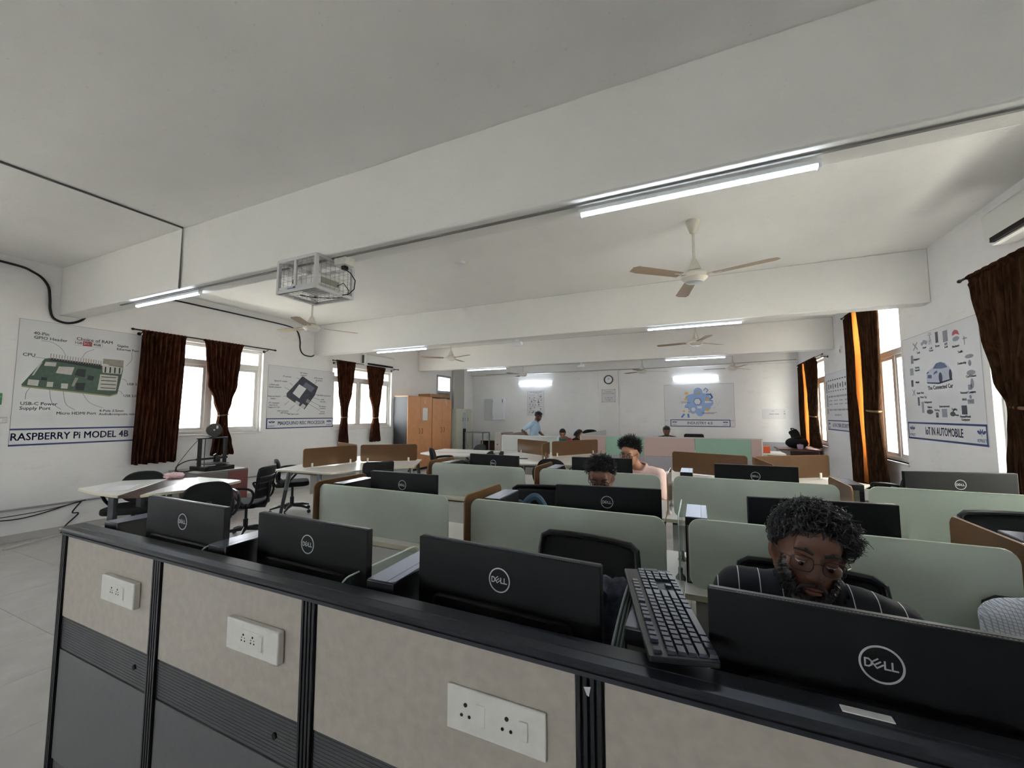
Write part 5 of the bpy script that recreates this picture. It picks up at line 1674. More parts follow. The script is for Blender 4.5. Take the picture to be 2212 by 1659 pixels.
part('knob', MB().ell((2.02, 10.83, 0.845), (0.016, 0.016, 0.012), 10, 8), mat('lilac plastic', rgb(206, 180, 214)), t, world=True)

# bags on chairs
t = thing('bag', 'blue cloth bag on the mesh chair by the brown divider', 'bag', (-1.0, 2.62, 0.5))
b = MB().ell((-0.98, 2.52, 0.66), (0.16, 0.12, 0.19), 18, 12)
for i, p in enumerate(b.v):
    k = 0.03 * noise.noise(p * 11)
    b.v[i] = p + Vector((k, k, k))
BLUE = mat('slate blue cloth', rgb(62, 88, 112), 0.8, bump=0.1, bscale=120)
part('sack', b, BLUE, t, world=True)
part('strap', MB().tube(smoothpath([(-1.08, 2.48, 0.80), (-1.03, 2.46, 0.925), (-0.97, 2.48, 0.975), (-0.92, 2.50, 0.92), (-0.88, 2.50, 0.80)]), 0.022, 8), BLUE, t, world=True)
part('strap', MB().tube(smoothpath([(-1.10, 2.50, 0.76), (-1.12, 2.46, 0.90), (-1.05, 2.45, 0.93), (-1.0, 2.46, 0.80)]), 0.018, 8), BLUE, t, world=True)
t = thing('bag', 'dark patterned bag hanging behind the third monitor, left of the keyboard', 'bag', (-0.26, 1.40, 0.49))
b = MB()
for k in range(5):
    x = -0.36 + 0.045 * k
    b.tube(smoothpath([(x - 0.02, 1.33 + 0.01 * k, 0.62), (x, 1.30 + 0.01 * k, 0.80), (x + 0.012, 1.36 + 0.01 * k, 0.93), (x + 0.03, 1.44, 0.90)]), [0.035] * 6 + [0.042] * 6 + [0.034] * 6 + [0.02], 10)
b.ell((-0.27, 1.42, 0.66), (0.15, 0.10, 0.16), 16, 10)
for i, p in enumerate(b.v):
    k = 0.012 * noise.noise(p * 30)
    b.v[i] = p + Vector((k, k, k))
DKB = mat('dark patterned cloth', rgb(38, 40, 58), 0.85, var=0.8, scale=45, bump=0.2, bscale=150)
part('folds', b, DKB, t, world=True)
part('strap', MB().tube(smoothpath([(-0.20, 1.46, 0.92), (-0.17, 1.40, 0.88), (-0.165, 1.34, 0.74), (-0.19, 1.32, 0.60)]), 0.008, 6), CABLE, t, world=True)
# striped glass vent piece between monitor and computer
t = thing('file_rack', 'curved grey-green striped tray between the third monitor and the keyboard', 'tray', (-0.2, 1.0, 0.75))
vs, fs = [], []
for k in range(9):
    a = R(90 * k / 8)
    vs += [(-0.205 + 0.012 * math.sin(a), 0.93 + 0.36 * (k / 8), 0.93 + 0.10 * math.sin(R(110 * k / 8))), (-0.168, 0.93 + 0.36 * (k / 8), 0.93 + 0.10 * math.sin(R(110 * k / 8)) - 0.005)]
for k in range(8):
    fs.append((2 * k, 2 * k + 1, 2 * k + 3, 2 * k + 2))
o = part('shell', MB().add(vs, fs), mat('grey-green plastic', rgb(146, 158, 150), 0.4), t, world=True)
so = o.modifiers.new('thick', 'SOLIDIFY'); so.thickness = 0.004
for u in (0.25, 0.5, 0.75):
    s_ = MB().tube([Vector(vs[2 * k]) * (1 - u) + Vector(vs[2 * k + 1]) * u + Vector((0, 0, 0.003)) for k in range(9)], 0.0028, 5)
    part('dark_stripe', s_, mat('dark slate', rgb(60, 70, 74), 0.5), t, world=True)
part('foot', MB().box((-0.20, 1.05, 0.751), (-0.17, 1.25, 0.95)), mat('grey-green plastic', rgb(146, 158, 150)), t, world=True)
# white label lying on the cap by the big monitor
simple('paper', 'small white slip on the cap under the largest monitor', 'paper', MB().box((0.196, PY + 0.028, 1.0245), (0.262, PY + 0.044, 1.0262)), PAPER)

# ================================================================== THINGS ON THE BACK WALL
yb = YB + 0.06
t = thing('distribution_box', 'white wall cabinet, half grey half white, on the back wall', 'box', (-6.48, yb - 0.002, 1.31), FACE_B)
part('grey_box', MB().box((-0.40, 0.0, 0), (-0.05, 0.74, 0.06)), mat('pale grey box', rgb(206, 208, 208), 0.5), t, bevel=0.004)
part('white_box', MB().box((-0.05, 0.005, 0), (0.40, 0.76, 0.11)), TUBEH, t, bevel=0.004)
part('latch', MB().box((0.33, 0.60, 0.11), (0.35, 0.72, 0.118)), LEGD, t)
part('hinge', MB().box((-0.03, 0.64, 0.11), (-0.02, 0.67, 0.114)).box((-0.03, 0.08, 0.11), (-0.02, 0.11, 0.114)), LEGD, t)
t = thing('wall_clock', 'round clock with a brown rim on the back wall pillar', 'clock', (-2.49, YB - 0.04, 2.575), FACE_B)
part('rim', MB().lathe((0, 0, 0), [(0.14, 0), (0.14, 0.03), (0.125, 0.036), (0.112, 0.028), (0.112, 0.02)], 36), mat('dark brown rim', rgb(58, 34, 32), 0.4), t)
part('dial', MB().lathe((0, 0, 0), [(0.113, 0.012), (0.113, 0.021)], 36), mat('white dial', rgb(226, 228, 232), 0.4), t)
hm = MB()
for k in range(12):
    a = 2 * PI * k / 12
    hm.strokes([((0.09 * math.cos(a), 0.09 * math.sin(a)), (0.102 * math.cos(a), 0.102 * math.sin(a)))], 0.006, 0.0212, 0.0218)
part('hour_marks', hm, HOLE, t, smooth=False)
part('hands', MB().strokes([((0, 0), (-0.022, 0.075))], 0.006, 0.022, 0.023).strokes([((0, 0), (0.028, 0.042))], 0.008, 0.023, 0.024), HOLE, t, smooth=False)
def text_bars(parent, rows, m, z=0.0062):
    """Lines of print too small to read, each a row of word-long bars."""
    mb = MB()
    for x0, x1, y, h in rows:
        rnd = random.Random(int((x0 + y) * 1000))
        x = x0
        while x < x1:
            wl = min(rnd.uniform(1.2, 4.0) * h, x1 - x)
            mb.box((x, y - h * 0.32, z), (x + wl, y + h * 0.32, z + 0.0004))
            x += wl + h * 0.6
    o = part('small_print', mb, m, parent, smooth=False)
    o['kind'] = 'stuff'
    return o
t = thing('notice_board', 'small framed notice under the wall clock', 'sign', (-2.50, YB - 0.04, 2.075), FACE_B)
part('board', MB().box((-0.215, -0.205, 0), (0.215, 0.205, 0.006)), mat('pale notice', rgb(208, 206, 208), 0.35), t)
part('border', MB().strokes([((-0.20, -0.19), (0.20, -0.19)), ((0.20, -0.19), (0.20, 0.19)), ((0.20, 0.19), (-0.20, 0.19)), ((-0.20, 0.19), (-0.20, -0.19))], 0.006, 0.006, 0.0064), INKL, t, smooth=False)
for y in (-0.19, 0.19):
    for x in (-0.19, 0.19):
        part('screw', MB().lathe((x, y, 0.006), [(0.01, 0), (0.008, 0.005)], 10), LEGD, t)
text('Centre for', 0.045, INK, t, (0, 0.13, 0.0065))
text('Internet of Things', 0.048, INK, t, (0, 0.075, 0.0065))
text_bars(t, [(-0.12, 0.12, -0.06, 0.03), (-0.10, 0.10, -0.11, 0.025), (-0.06, 0.06, -0.15, 0.02)], INKL)
t = thing('wall_chart', 'small white chart of little drawings on the back wall above the standing man', 'poster', (-4.95, yb, 1.47), FACE_B)
part('sheet', MB().box((-0.30, 0, 0), (0.30, 0.82, 0.006)), POSTW, t)
part('border', MB().strokes([((-0.295, 0.005), (0.295, 0.005)), ((0.295, 0.005), (0.295, 0.815)), ((0.295, 0.815), (-0.295, 0.815)), ((-0.295, 0.815), (-0.295, 0.005))], 0.006, 0.006, 0.0064), INKL, t, smooth=False)
text_bars(t, [(-0.2, 0.24, 0.78, 0.03), (-0.05, 0.12, 0.745, 0.02)] + [(-0.24, -0.02, 0.68 - 0.13 * k, 0.02) for k in range(5)] + [(0.06, 0.24, 0.68 - 0.13 * k, 0.02) for k in range(5)], INKL)
g = MB()
rnd = random.Random(4)
for k in range(26):
    x, y = rnd.uniform(-0.24, 0.22), 0.06 + 0.125 * (k % 5) + rnd.uniform(0, 0.05)
    a = rnd.uniform(-0.02, 0.02)
    g.strokes([((x, y), (x + rnd.uniform(-0.03, 0.03), y + 0.04)), ((x, y + 0.04), (x + 0.03, y + a + 0.02))], 0.011, 0.0062, 0.0067)
part('drawings', g, INK, t, smooth=False)
part('brown_drawing', MB().lathe((0.10, 0.44, 0.006), [(0.03, 0), (0.03, 0.0008)], 12).box((0.09, 0.46, 0.006), (0.11, 0.53, 0.0068)), mat('brown print', rgb(150, 104, 74), 0.6), t, smooth=False)
t = thing('wall_sign', 'plain white rectangular sign on the back wall near the right corner', 'sign', (1.85, YB + 0.02, 1.38), FACE_B)
part('board', MB().box((-0.29, 0, 0), (0.25, 0.27, 0.012)), POSTW, t, bevel=0.002)
text_bars(t, [(-0.13, 0.09, 0.13, 0.03)], INKL, 0.0122)
text_bars(t, [(-0.06, -0.02, 0.21, 0.02), (0.2, 0.22, 0.2, 0.03), (0.2, 0.23, 0.14, 0.04)], INKL, 0.0122)
simple('conduit', 'thin wire along the top of the back wall', 'cable', MB().tube(smoothpath([(-6.8, YB - 0.05, 2.90), (-4.6, YB - 0.05, 2.878), (-2.9, YB - 0.05, 2.88), (-0.6, YB - 0.05, 2.874), (1.0, YB - 0.05, 2.905), (2.38, YB - 0.05, 2.93)]), 0.010, 6), GREYC)
t = thing('wall_switch', 'grey switch plate on the right wall by the far curtain', 'switch', (XR, 12.45, 1.55), FACE_R)
part('plate', MB().box((-0.05, -0.20, 0), (0.10, 0.20, 0.03)), mat('grey plate', rgb(168, 168, 162), 0.5), t, bevel=0.004)
part('rocker', MB().box((0, -0.05, 0.03), (0.04, 0.02, 0.035)), SOCK, t)
t = thing('wall_switch', 'small white sensor high on the right wall between the windows', 'switch', (XR, 9.22, 2.69), FACE_R)
part('plate', MB().box((-0.04, -0.07, 0), (0.04, 0.06, 0.02)), SOCK, t, bevel=0.003)
part('dark_slot', MB().box((-0.015, -0.05, 0.02), (0.02, 0.0, 0.021)), HOLE, t)

# ================================================================== POSTERS
def emblem(parent, x, y, s, m):
    """College mark: a stem between two opening leaves and two buds, over its letters."""
    mb = MB()
    def leaf(cx, cy, rx, ry, a):
        pts = [(cx + rx * math.cos(q) * math.cos(a) - ry * math.sin(q) * math.sin(a), cy + rx * math.cos(q) * math.sin(a) + ry * math.sin(q) * math.cos(a)) for q in [2 * PI * k / 14 for k in range(14)]]
        mb.prism(pts, 0.0062, 0.0068)
    leaf(x - 0.30 * s, y, 0.22 * s, 0.11 * s, -0.45); leaf(x + 0.30 * s, y, 0.22 * s, 0.11 * s, 0.45)
    leaf(x - 0.10 * s, y + 0.10 * s, 0.16 * s, 0.055 * s, 1.9); leaf(x + 0.10 * s, y + 0.10 * s, 0.16 * s, 0.055 * s, 1.24)
    mb.box((x - 0.02 * s, y - 0.28 * s, 0.0062), (x + 0.02 * s, y + 0.10 * s, 0.0068))
    part('emblem', mb, m, parent, smooth=False)
def poster(label, loc, rot, W, H, strip, title, tsize, tx, logos, fit, lmargin=0.0, rmargin=0.0):
    t = thing('wall_poster', label, 'poster', loc, rot, 'large white posters on the walls')
    part('board', MB().box((0, 0, 0), (W, H, 0.006)), POSTW, t, bevel=0.001)
    part('board_edge', MB().strokes([((0.002, 0.002), (0.002, H - 0.002)), ((0.002, H - 0.002), (W - 0.002, H - 0.002)), ((W - 0.002, H - 0.002), (W - 0.002, 0.002))], 0.004, 0.006, 0.0064), INKL, t, smooth=False)
    x0, x1 = lmargin + 0.005, W - rmargin - 0.005
    segs = [((x0, 0.012), (x1, 0.012)), ((x0, strip - 0.012), (x1, strip - 0.012))]
    if logos:
        segs += [((x0 + 0.008, 0.012), (x0 + 0.008, strip - 0.012)), ((x1 - 0.008, 0.012), (x1 - 0.008, strip - 0.012))]
    part('title_frame', MB().strokes(segs, 0.02, 0.006, 0.0066), NAVY, t, smooth=False)
    text(title, tsize, NAVY, t, (tx, strip * 0.5, 0.0064), bold=tsize * 0.03, fit=fit)
    if logos:
        for x in logos:
            emblem(t, x, strip * 0.62, strip * 0.62, NAVY)
            text('KPRIET', strip * 0.22, NAVY, t, (x, strip * 0.24, 0.0064))
    return t
def poly(parent, name, pts, m, z=0.0064, dz=0.0006):
    a = sum(pts[i][0] * pts[(i + 1) % len(pts)][1] - pts[(i + 1) % len(pts)][0] * pts[i][1] for i in range(len(pts)))
    if a < 0:
        pts = pts[::-1]
    return part(name, MB().prism(pts, z, z + dz), m, parent, smooth=False)
def lines(parent, paths, m=INKL, wd=0.006, name='pointer_line'):
    mb = MB()
    for p in paths:
        q = smoothpath([(a, b, 0) for a, b in p], 4) if len(p) > 2 else [Vector((*p[0], 0)), Vector((*p[1], 0))]
        mb.strokes([((q[i].x, q[i].y), (q[i + 1].x, q[i + 1].y)) for i in range(len(q) - 1)], wd, 0.0064, 0.0068)
    return part(name, mb, m, parent, smooth=False)

# 1: single-board computer poster (near left wall)
t = poster('white poster titled RASPBERRY Pi MODEL 4B on the near left wall', (XL, 1.92, 1.122), FACE_L, 1.22, 1.535, 0.212, 'RASPBERRY Pi MODEL 4B', 0.125, 0.555, None, 1.09)
PCB = mat('printed green board', rgb(78, 100, 88), 0.6, var=0.12, scale=30)
PCBD = mat('printed dark chip', rgb(44, 54, 56), 0.6)
PCBS = mat('printed metal', rgb(196, 194, 188), 0.5, var=0.1, scale=60)
PCBG = mat('printed shaded metal', rgb(158, 150, 138), 0.5, var=0.15, scale=60)
poly(t, 'board_picture', [(0.059, 0.738), (0.233, 1.071), (0.292, 1.088), (0.776, 1.042), (0.995, 1.10), (0.995, 0.989), (0.953, 0.677), (0.871, 0.641), (0.066, 0.725)], PCB)
poly(t, 'board_rim', [(0.059, 0.738), (0.066, 0.725), (0.871, 0.641), (0.953, 0.677), (0.953, 0.66), (0.871, 0.624), (0.064, 0.708)], mat('printed board rim', rgb(150, 152, 110), 0.6), 0.0071)
poly(t, 'header_strip', [(0.279, 1.087), (0.764, 1.056), (0.768, 0.988), (0.278, 1.057)], PCBD, 0.0071)
pn = MB()
for k in range(20):
    u = k / 19
    x = 0.283 + 0.474 * u
    y = 1.095 - 0.035 * u
    pn.strokes([((x, y - 0.02), (x, y + 0.045))], 0.008, 0.0072, 0.0078)
part('header_pins', pn, PCBG, t, smooth=False)
for nm, pts, m in (('usb_top', [(0.778, 1.14), (0.995, 1.14), (0.992, 1.044), (0.774, 1.07)], PCBG), ('usb_front', [(0.774, 1.064), (0.992, 1.037), (0.98, 0.943), (0.781, 0.946)], PCBS), ('usb_block', [(0.759, 0.923), (0.948, 0.914), (0.934, 0.709), (0.742, 0.709)], PCBS),
                   ('main_chip', [(0.36, 0.987), (0.503, 0.992), (0.48, 0.888), (0.338, 0.901)], PCBS), ('memory_chip', [(0.533, 0.975), (0.616, 0.973), (0.607, 0.868), (0.509, 0.89)], PCBD), ('radio_can', [(0.242, 1.033), (0.337, 1.034), (0.333, 0.984), (0.231, 0.983)], PCBS),
                   ('display_slot', [(0.196, 1.012), (0.218, 1.026), (0.153, 0.859), (0.135, 0.848)], PCBS), ('power_port', [(0.112, 0.804), (0.202, 0.799), (0.194, 0.727), (0.106, 0.735)], PCBS), ('video_port', [(0.27, 0.785), (0.324, 0.785), (0.321, 0.722), (0.267, 0.722)], PCBS), ('video_port', [(0.394, 0.774), (0.457, 0.774), (0.454, 0.71), (0.395, 0.71)], PCBS),
                   ('audio_jack', [(0.529, 0.79), (0.618, 0.796), (0.609, 0.692), (0.527, 0.697)], PCBD), ('camera_slot', [(0.518, 0.86), (0.548, 0.853), (0.51, 0.737), (0.488, 0.746)], PCBG), ('small_chip', [(0.64, 0.90), (0.70, 0.89), (0.69, 0.83), (0.63, 0.84)], PCBD), ('small_chip', [(0.22, 0.84), (0.27, 0.835), (0.265, 0.80), (0.215, 0.805)], PCBD)):
    poly(t, nm, pts, m, 0.0072)
sl = MB()
for k in range(4):
    sl.box((0.77, 0.735 + 0.05 * k, 0.0079), (0.93, 0.745 + 0.05 * k, 0.0083))
    sl.box((0.80 + 0.05 * k, 0.95, 0.0079), (0.815 + 0.05 * k, 1.03, 0.0083))
part('port_slots', sl, PCBD, t, smooth=False)
for s_, sz, x, y in (('40-Pin', 0.052, 0.123, 1.375), ('GPIO Header', 0.052, 0.126, 1.323), ('Choice of RAM', 0.058, 0.50, 1.369), ('Gigabit', 0.044, 0.912, 1.34), ('Ethernet Port', 0.044, 0.912, 1.292), ('CPU', 0.055, 0.048, 1.101), ('USB-C Power', 0.055, 0.062, 0.508), ('Supply Port', 0.055, 0.060, 0.452), ('Micro HDMI Port', 0.052, 0.371, 0.392), ('4-Pole 3.5mm', 0.046, 0.776, 0.428), ('Audio&composite video', 0.042, 0.776, 0.382), ('USB 3.0', 0.045, 1.05, 0.809), ('USB 2.0', 0.045, 1.02, 0.641)):
    text(s_, sz, INK, t, (x, y, 0.0064), align='LEFT', bold=0.0016)
poly(t, 'red_badge', [(0.565, 1.285), (0.655, 1.285), (0.655, 1.345), (0.565, 1.345)], mat('red badge', rgb(178, 58, 66), 0.5))
for s_, x, m in (('1GB', 0.520, INK), ('2GB', 0.610, POSTW), ('4GB', 0.705, INK)):
    text(s_, 0.042, m, t, (x, 1.315, 0.0071), bold=0.0016)
lines(t, [[(0.475, 1.285), (0.56, 1.285), (0.56, 1.345), (0.475, 1.345)], [(0.66, 1.285), (0.75, 1.285), (0.75, 1.345), (0.66, 1.345)]], INKL, 0.003, 'badge_outline')
lines(t, [[(0.192, 1.29), (0.28, 1.285), (0.366, 1.225), (0.414, 1.135)], [(0.677, 1.25), (0.603, 1.201), (0.569, 1.124)], [(1.079, 1.268), (1.082, 1.155), (1.025, 1.063)], [(0.13, 1.078), (0.225, 1.075), (0.338, 1.04)], [(0.101, 0.561), (0.103, 0.636), (0.13, 0.70)], [(0.413, 0.442), (0.325, 0.529), (0.295, 0.694)], [(0.539, 0.437), (0.451, 0.512), (0.418, 0.675)], [(0.808, 0.468), (0.671, 0.538), (0.599, 0.66)], [(1.044, 0.84), (1.028, 0.865), (0.984, 0.877)], [(1.005, 0.66), (0.994, 0.69), (0.959, 0.71)]])

# 2: processor poster between the left windows
t = poster('white poster titled MAIXDUINO RISC PROCESSOR between the left windows', (XL, 5.05, 1.225), FACE_L, 1.54, 1.22, 0.206, 'MAIXDUINO RISC PROCESSOR', 0.098, 0.775, (0.11, 1.43), 1.08)
poly(t, 'board_picture', [(0.732, 1.06), (1.12, 0.864), (1.043, 0.677), (0.806, 0.377), (0.397, 0.621), (0.394, 0.694), (0.502, 0.802)], mat('printed dark board', rgb(62, 64, 78), 0.6, var=0.3, scale=25))
poly(t, 'board_window', [(0.664, 0.887), (0.833, 0.807), (0.677, 0.601), (0.523, 0.70)], POSTW, 0.0071)
poly(t, 'chip', [(0.816, 0.944), (1.036, 0.834), (0.95, 0.735), (0.751, 0.863)], mat('printed slate chip', rgb(104, 108, 124), 0.6), 0.0071)
poly(t, 'connector', [(0.612, 0.554), (0.697, 0.512), (0.666, 0.451), (0.574, 0.503)], PCBS, 0.0071)
poly(t, 'connector', [(0.766, 0.498), (0.838, 0.454), (0.789, 0.386), (0.701, 0.436)], PCBS, 0.0071)
poly(t, 'camera_block', [(0.86, 0.60), (0.93, 0.57), (0.90, 0.50), (0.83, 0.53)], PCBG, 0.0071)
MX = [('3W camera', 0.76, 1.125), ('connector', 0.76, 1.08), ('TF card slot', 0.39, 1.022), ('Sipeed M1 module', 0.26, 0.923), ('2.54mm pitch', 0.13, 0.845), ('female connector', 0.15, 0.80), ('ESP32 module', 1.12, 1.045), ('BT & Wi-Fi', 1.14, 0.995), ('Reset and BOOT', 0.14, 0.622), ('button', 0.12, 0.578), ('DC connector', 0.14, 0.496), ('Input 6-12v', 0.13, 0.454), ('Output 5V 1.2A', 0.14, 0.412), ('LCD Connector', 0.33, 0.343), ('24P 0.5mm', 0.36, 0.305), ('USB Type-C port', 0.55, 0.282), ('I2S MEMS microphone', 1.28, 0.681), ('Audio', 1.24, 0.595), ('DAC+PA', 1.25, 0.545), ('3W Speaker', 1.25, 0.445), ('connector', 1.25, 0.404), ('Camera', 1.25, 0.334), ('connector', 1.24, 0.293)]
for s_, x, y in MX:
    text(s_, 0.036, INK, t, (x, y, 0.0064), bold=0.0016)
lines(t, [[(0.601, 1.019), (0.70, 0.985)], [(0.45, 0.90), (0.515, 0.863)], [(0.341, 0.81), (0.45, 0.76)], [(0.334, 0.63), (0.39, 0.64)], [(0.357, 0.46), (0.449, 0.535)], [(0.472, 0.374), (0.582, 0.464)], [(0.638, 0.331), (0.702, 0.406)], [(1.135, 0.687), (1.03, 0.70)], [(1.176, 0.588), (0.992, 0.63)], [(1.182, 0.461), (0.93, 0.56)], [(1.186, 0.36), (0.89, 0.50)], [(1.086, 0.985), (1.015, 0.90)], [(0.76, 1.06), (0.79, 1.03)]], INK, 0.006)

# 3: connected-car poster on the right wall
t = poster('white poster titled IoT IN AUTOMOBILE on the right wall', (XR, 6.787, 1.20), FACE_R, 1.56, 1.245, 0.21, 'IoT IN AUTOMOBILE', 0.125, 0.80, (0.115, 1.47), 0.74)
CARL = mat('printed pale car', rgb(186, 192, 208), 0.6); CARD_ = mat('printed car glass', rgb(96, 112, 146), 0.6); TYRE = mat('printed tyre', rgb(66, 72, 92), 0.6)
poly(t, 'car_body', [(0.545, 0.72), (0.55, 0.775), (0.60, 0.80), (0.69, 0.819), (0.76, 0.862), (0.86, 0.872), (0.95, 0.853), (1.04, 0.785), (1.07, 0.735), (1.06, 0.675), (0.80, 0.650), (0.55, 0.668)], CARL)
poly(t, 'car_glass', [(0.70, 0.812), (0.775, 0.862), (0.86, 0.868), (0.94, 0.846), (0.99, 0.80), (0.87, 0.795)], CARD_, 0.0071)
poly(t, 'car_shadow', [(0.545, 0.67), (0.80, 0.650), (1.06, 0.675), (1.07, 0.66), (0.80, 0.632), (0.56, 0.655)], TYRE, 0.0071)
for cx, cy, rx in ((0.842, 0.700, 0.036), (1.035, 0.715, 0.026)):
    poly(t, 'car_wheel', [(cx + rx * math.cos(q), cy + 0.058 * math.sin(q)) for q in [2 * PI * k / 16 for k in range(16)]], TYRE, 0.0071)
poly(t, 'car_grille', [(0.57, 0.715), (0.66, 0.705), (0.66, 0.745), (0.58, 0.752)], CARD_, 0.0071)
poly(t, 'car_lamp', [(0.555, 0.765), (0.60, 0.772), (0.61, 0.785), (0.57, 0.782)], CARD_, 0.0071)
poly(t, 'car_lamp', [(0.70, 0.745), (0.79, 0.76), (0.78, 0.785), (0.72, 0.77)], CARD_, 0.0071)
text('The Connected Car', 0.062, INK, t, (0.81, 0.598, 0.0064), bold=0.003)
IC = MB(); ICD = MB()
def disc(mb, x, y, rx, ry):
    mb.prism([(x + rx * math.cos(2 * PI * k / 12), y + ry * math.sin(2 * PI * k / 12)) for k in range(12)], 0.0064, 0.0069)
def rect(mb, x, y, w_, h_, z=0.0064):
    mb.box((x - w_ / 2, y - h_ / 2, z), (x + w_ / 2, y + h_ / 2, z + 0.0005))
IC.strokes([((0.29, 1.08), (0.38, 1.16)), ((0.38, 1.08), (0.29, 1.16))], 0.02, 0.0064, 0.0069)
for x, y in ((0.50, 1.125), (0.545, 1.14), (0.585, 1.125)):
    disc(IC, x, y, 0.03, 0.022)
IC.strokes([((0.655, 1.09), (0.68, 1.20)), ((0.70, 1.09), (0.68, 1.20)), ((0.66, 1.12), (0.70, 1.14)), ((0.64, 1.20), (0.72, 1.20)), ((0.65, 1.22), (0.71, 1.22))], 0.008, 0.0064, 0.0069)
rect(ICD, 0.825, 1.146, 0.055, 0.12)
rect(IC, 0.991, 1.13, 0.09, 0.12)
disc(IC, 1.18, 1.07, 0.06, 0.025)
IC.strokes([((1.32, 0.99), (1.32, 1.07)), ((1.30, 1.05), (1.36, 1.05))], 0.012, 0.0064, 0.0069)
rect(IC, 0.233, 0.97, 0.06, 0.10); rect(IC, 0.203, 0.822, 0.085, 0.085); rect(ICD, 0.195, 0.68, 0.05, 0.08)
IC.strokes([((0.19, 0.53), (0.25, 0.60)), ((0.25, 0.53), (0.19, 0.60))], 0.012, 0.0064, 0.0069)
rect(ICD, 0.324, 0.455, 0.04, 0.10); rect(IC, 0.411, 0.384, 0.05, 0.13)
disc(ICD, 0.563, 0.331, 0.07, 0.028); rect(ICD, 0.716, 0.294, 0.05, 0.055); rect(IC, 0.866, 0.315, 0.10, 0.09); disc(ICD, 1.02, 0.305, 0.05, 0.025)
ICD.strokes([((1.06, 0.295), (1.12, 0.29)), ((1.03, 0.33), (1.07, 0.36))], 0.014, 0.0064, 0.0069)
rect(ICD, 1.228, 0.345, 0.09, 0.09); rect(IC, 1.345, 0.425, 0.10, 0.045); disc(IC, 1.345, 0.47, 0.02, 0.02)
rect(IC, 1.35, 0.565, 0.06, 0.05); disc(IC, 1.39, 0.60, 0.025, 0.05); disc(IC, 1.384, 0.705, 0.07, 0.025); disc(IC, 1.377, 0.865, 0.07, 0.02); disc(IC, 1.377, 0.80, 0.025, 0.03)
part('icons', IC, INKL, t, smooth=False); part('dark_icons', ICD, INK, t, smooth=False)
poly(t, 'red_umbrella', [(1.12, 1.11), (1.13, 1.145), (1.17, 1.165), (1.22, 1.15), (1.25, 1.10), (1.19, 1.12)], mat('red print', rgb(186, 84, 96), 0.6), 0.0071)
for s_, x, y in (('Tools', 0.40, 1.034), ('Cloud', 0.545, 1.074), ('Cell', 0.69, 1.045), ('Tower', 0.69, 1.018), ('Phone', 0.827, 1.05), ('GPS', 0.995, 1.045), ('Lock', 0.995, 1.015), ('Mechanic', 1.17, 0.995), ('Traffic', 1.241, 0.927), ('Navigation', 0.345, 0.962), ('Parking', 0.345, 0.862), ('Payment', 0.345, 0.83), ('Watch', 0.325, 0.686), ('Repair Shop', 0.375, 0.555), ('Meter Tag', 0.44, 0.502), ('Refrigerator', 0.54, 0.441), ('Vehicle', 0.565, 0.382), ('Parking', 0.718, 0.348), ('P', 0.716, 0.292), ('Entertainment', 0.87, 0.386), ('Towing', 1.054, 0.352), ('Home/Work', 1.235, 0.278), ('Computer', 1.237, 0.248), ('Wi-Fi', 1.243, 0.447), ('WiFi', 1.345, 0.424), ('Personal Contacts', 1.31, 0.516), ('Car/Others', 1.382, 0.67), ('Dealership', 1.25, 0.812)):
    text(s_, 0.034 if s_ not in ('P',) else 0.05, POSTW if s_ in ('P', 'WiFi') else INK, t, (x, y, 0.0072), bold=0.0012)

# 4: security poster, half behind the sunlit curtain
t = poster('white poster titled IoT IN CYBER SECURITY beyond the middle right curtain', (XR, 10.29, 1.19), FACE_R, 1.56, 1.12, 0.20, 'IoT IN CYBER SECURITY', 0.10, 0.80, (0.11, 1.45), 0.95)
for k, y in enumerate((0.86, 0.58)):
    poly(t, 'side_tab', [(0.03, y - 0.12), (0.10, y - 0.12), (0.10, y + 0.12), (0.03, y + 0.12)], INKL)
poly(t, 'side_tab', [(0.03, 0.32), (0.10, 0.32), (0.10, 0.43), (0.03, 0.43)], INKL)
g = MB()
for k in range(9):
    x = 0.20 + 0.145 * k
    disc(g, x, 0.86, 0.035, 0.04) if k % 2 else rect(g, x, 0.86, 0.05, 0.10)
    rect(g, x, 0.98, 0.09, 0.022)
    rect(g, x, 0.765, 0.07, 0.018)
part('icons', g, INK, t, smooth=False)
text_bars(t, [(0.16, 1.4, 0.66, 0.05), (0.16, 1.4, 0.40, 0.05)] + [(0.18 + 0.32 * (k % 4), 0.40 + 0.32 * (k % 4), 0.58 - 0.07 * (k // 4), 0.035) for k in range(8)] + [(0.5, 0.9, 0.30, 0.035)], INKL, 0.0064)

# 5: INDUSTRY 4.0 on the back wall
t = thing('wall_poster', 'white poster titled INDUSTRY 4.0 with a blue picture on the back wall', 'poster', (-0.887, YB + 0.02, 1.145), FACE_B, 'large white posters on the walls')
part('board', MB().box((0, 0, 0), (1.80, 1.215, 0.006)), POSTW, t, bevel=0.001)
part('board_edge', MB().strokes([((0.0, 0.02), (0.0, 1.215)), ((0, 1.215), (1.8, 1.215)), ((1.8, 1.215), (1.8, 0.02))], 0.008, 0.006, 0.0064), INKL, t, smooth=False)
part('title_frame', MB().strokes([((0.16, 0.02), (1.68, 0.02)), ((1.68, 0.02), (1.68, 0.20)), ((1.68, 0.20), (0.16, 0.20)), ((0.16, 0.20), (0.16, 0.02))], 0.022, 0.006, 0.0066), NAVY, t, smooth=False)
part('corner_ticks', MB().strokes([((0.02, 0.185), (0.09, 0.185)), ((1.70, 0.185), (1.78, 0.185)), ((1.70, 0.01), (1.78, 0.01))], 0.008, 0.006, 0.0066), INK, t, smooth=False)
text('INDUSTRY 4.0', 0.105, NAVY, t, (0.92, 0.108, 0.0064), bold=0.002)
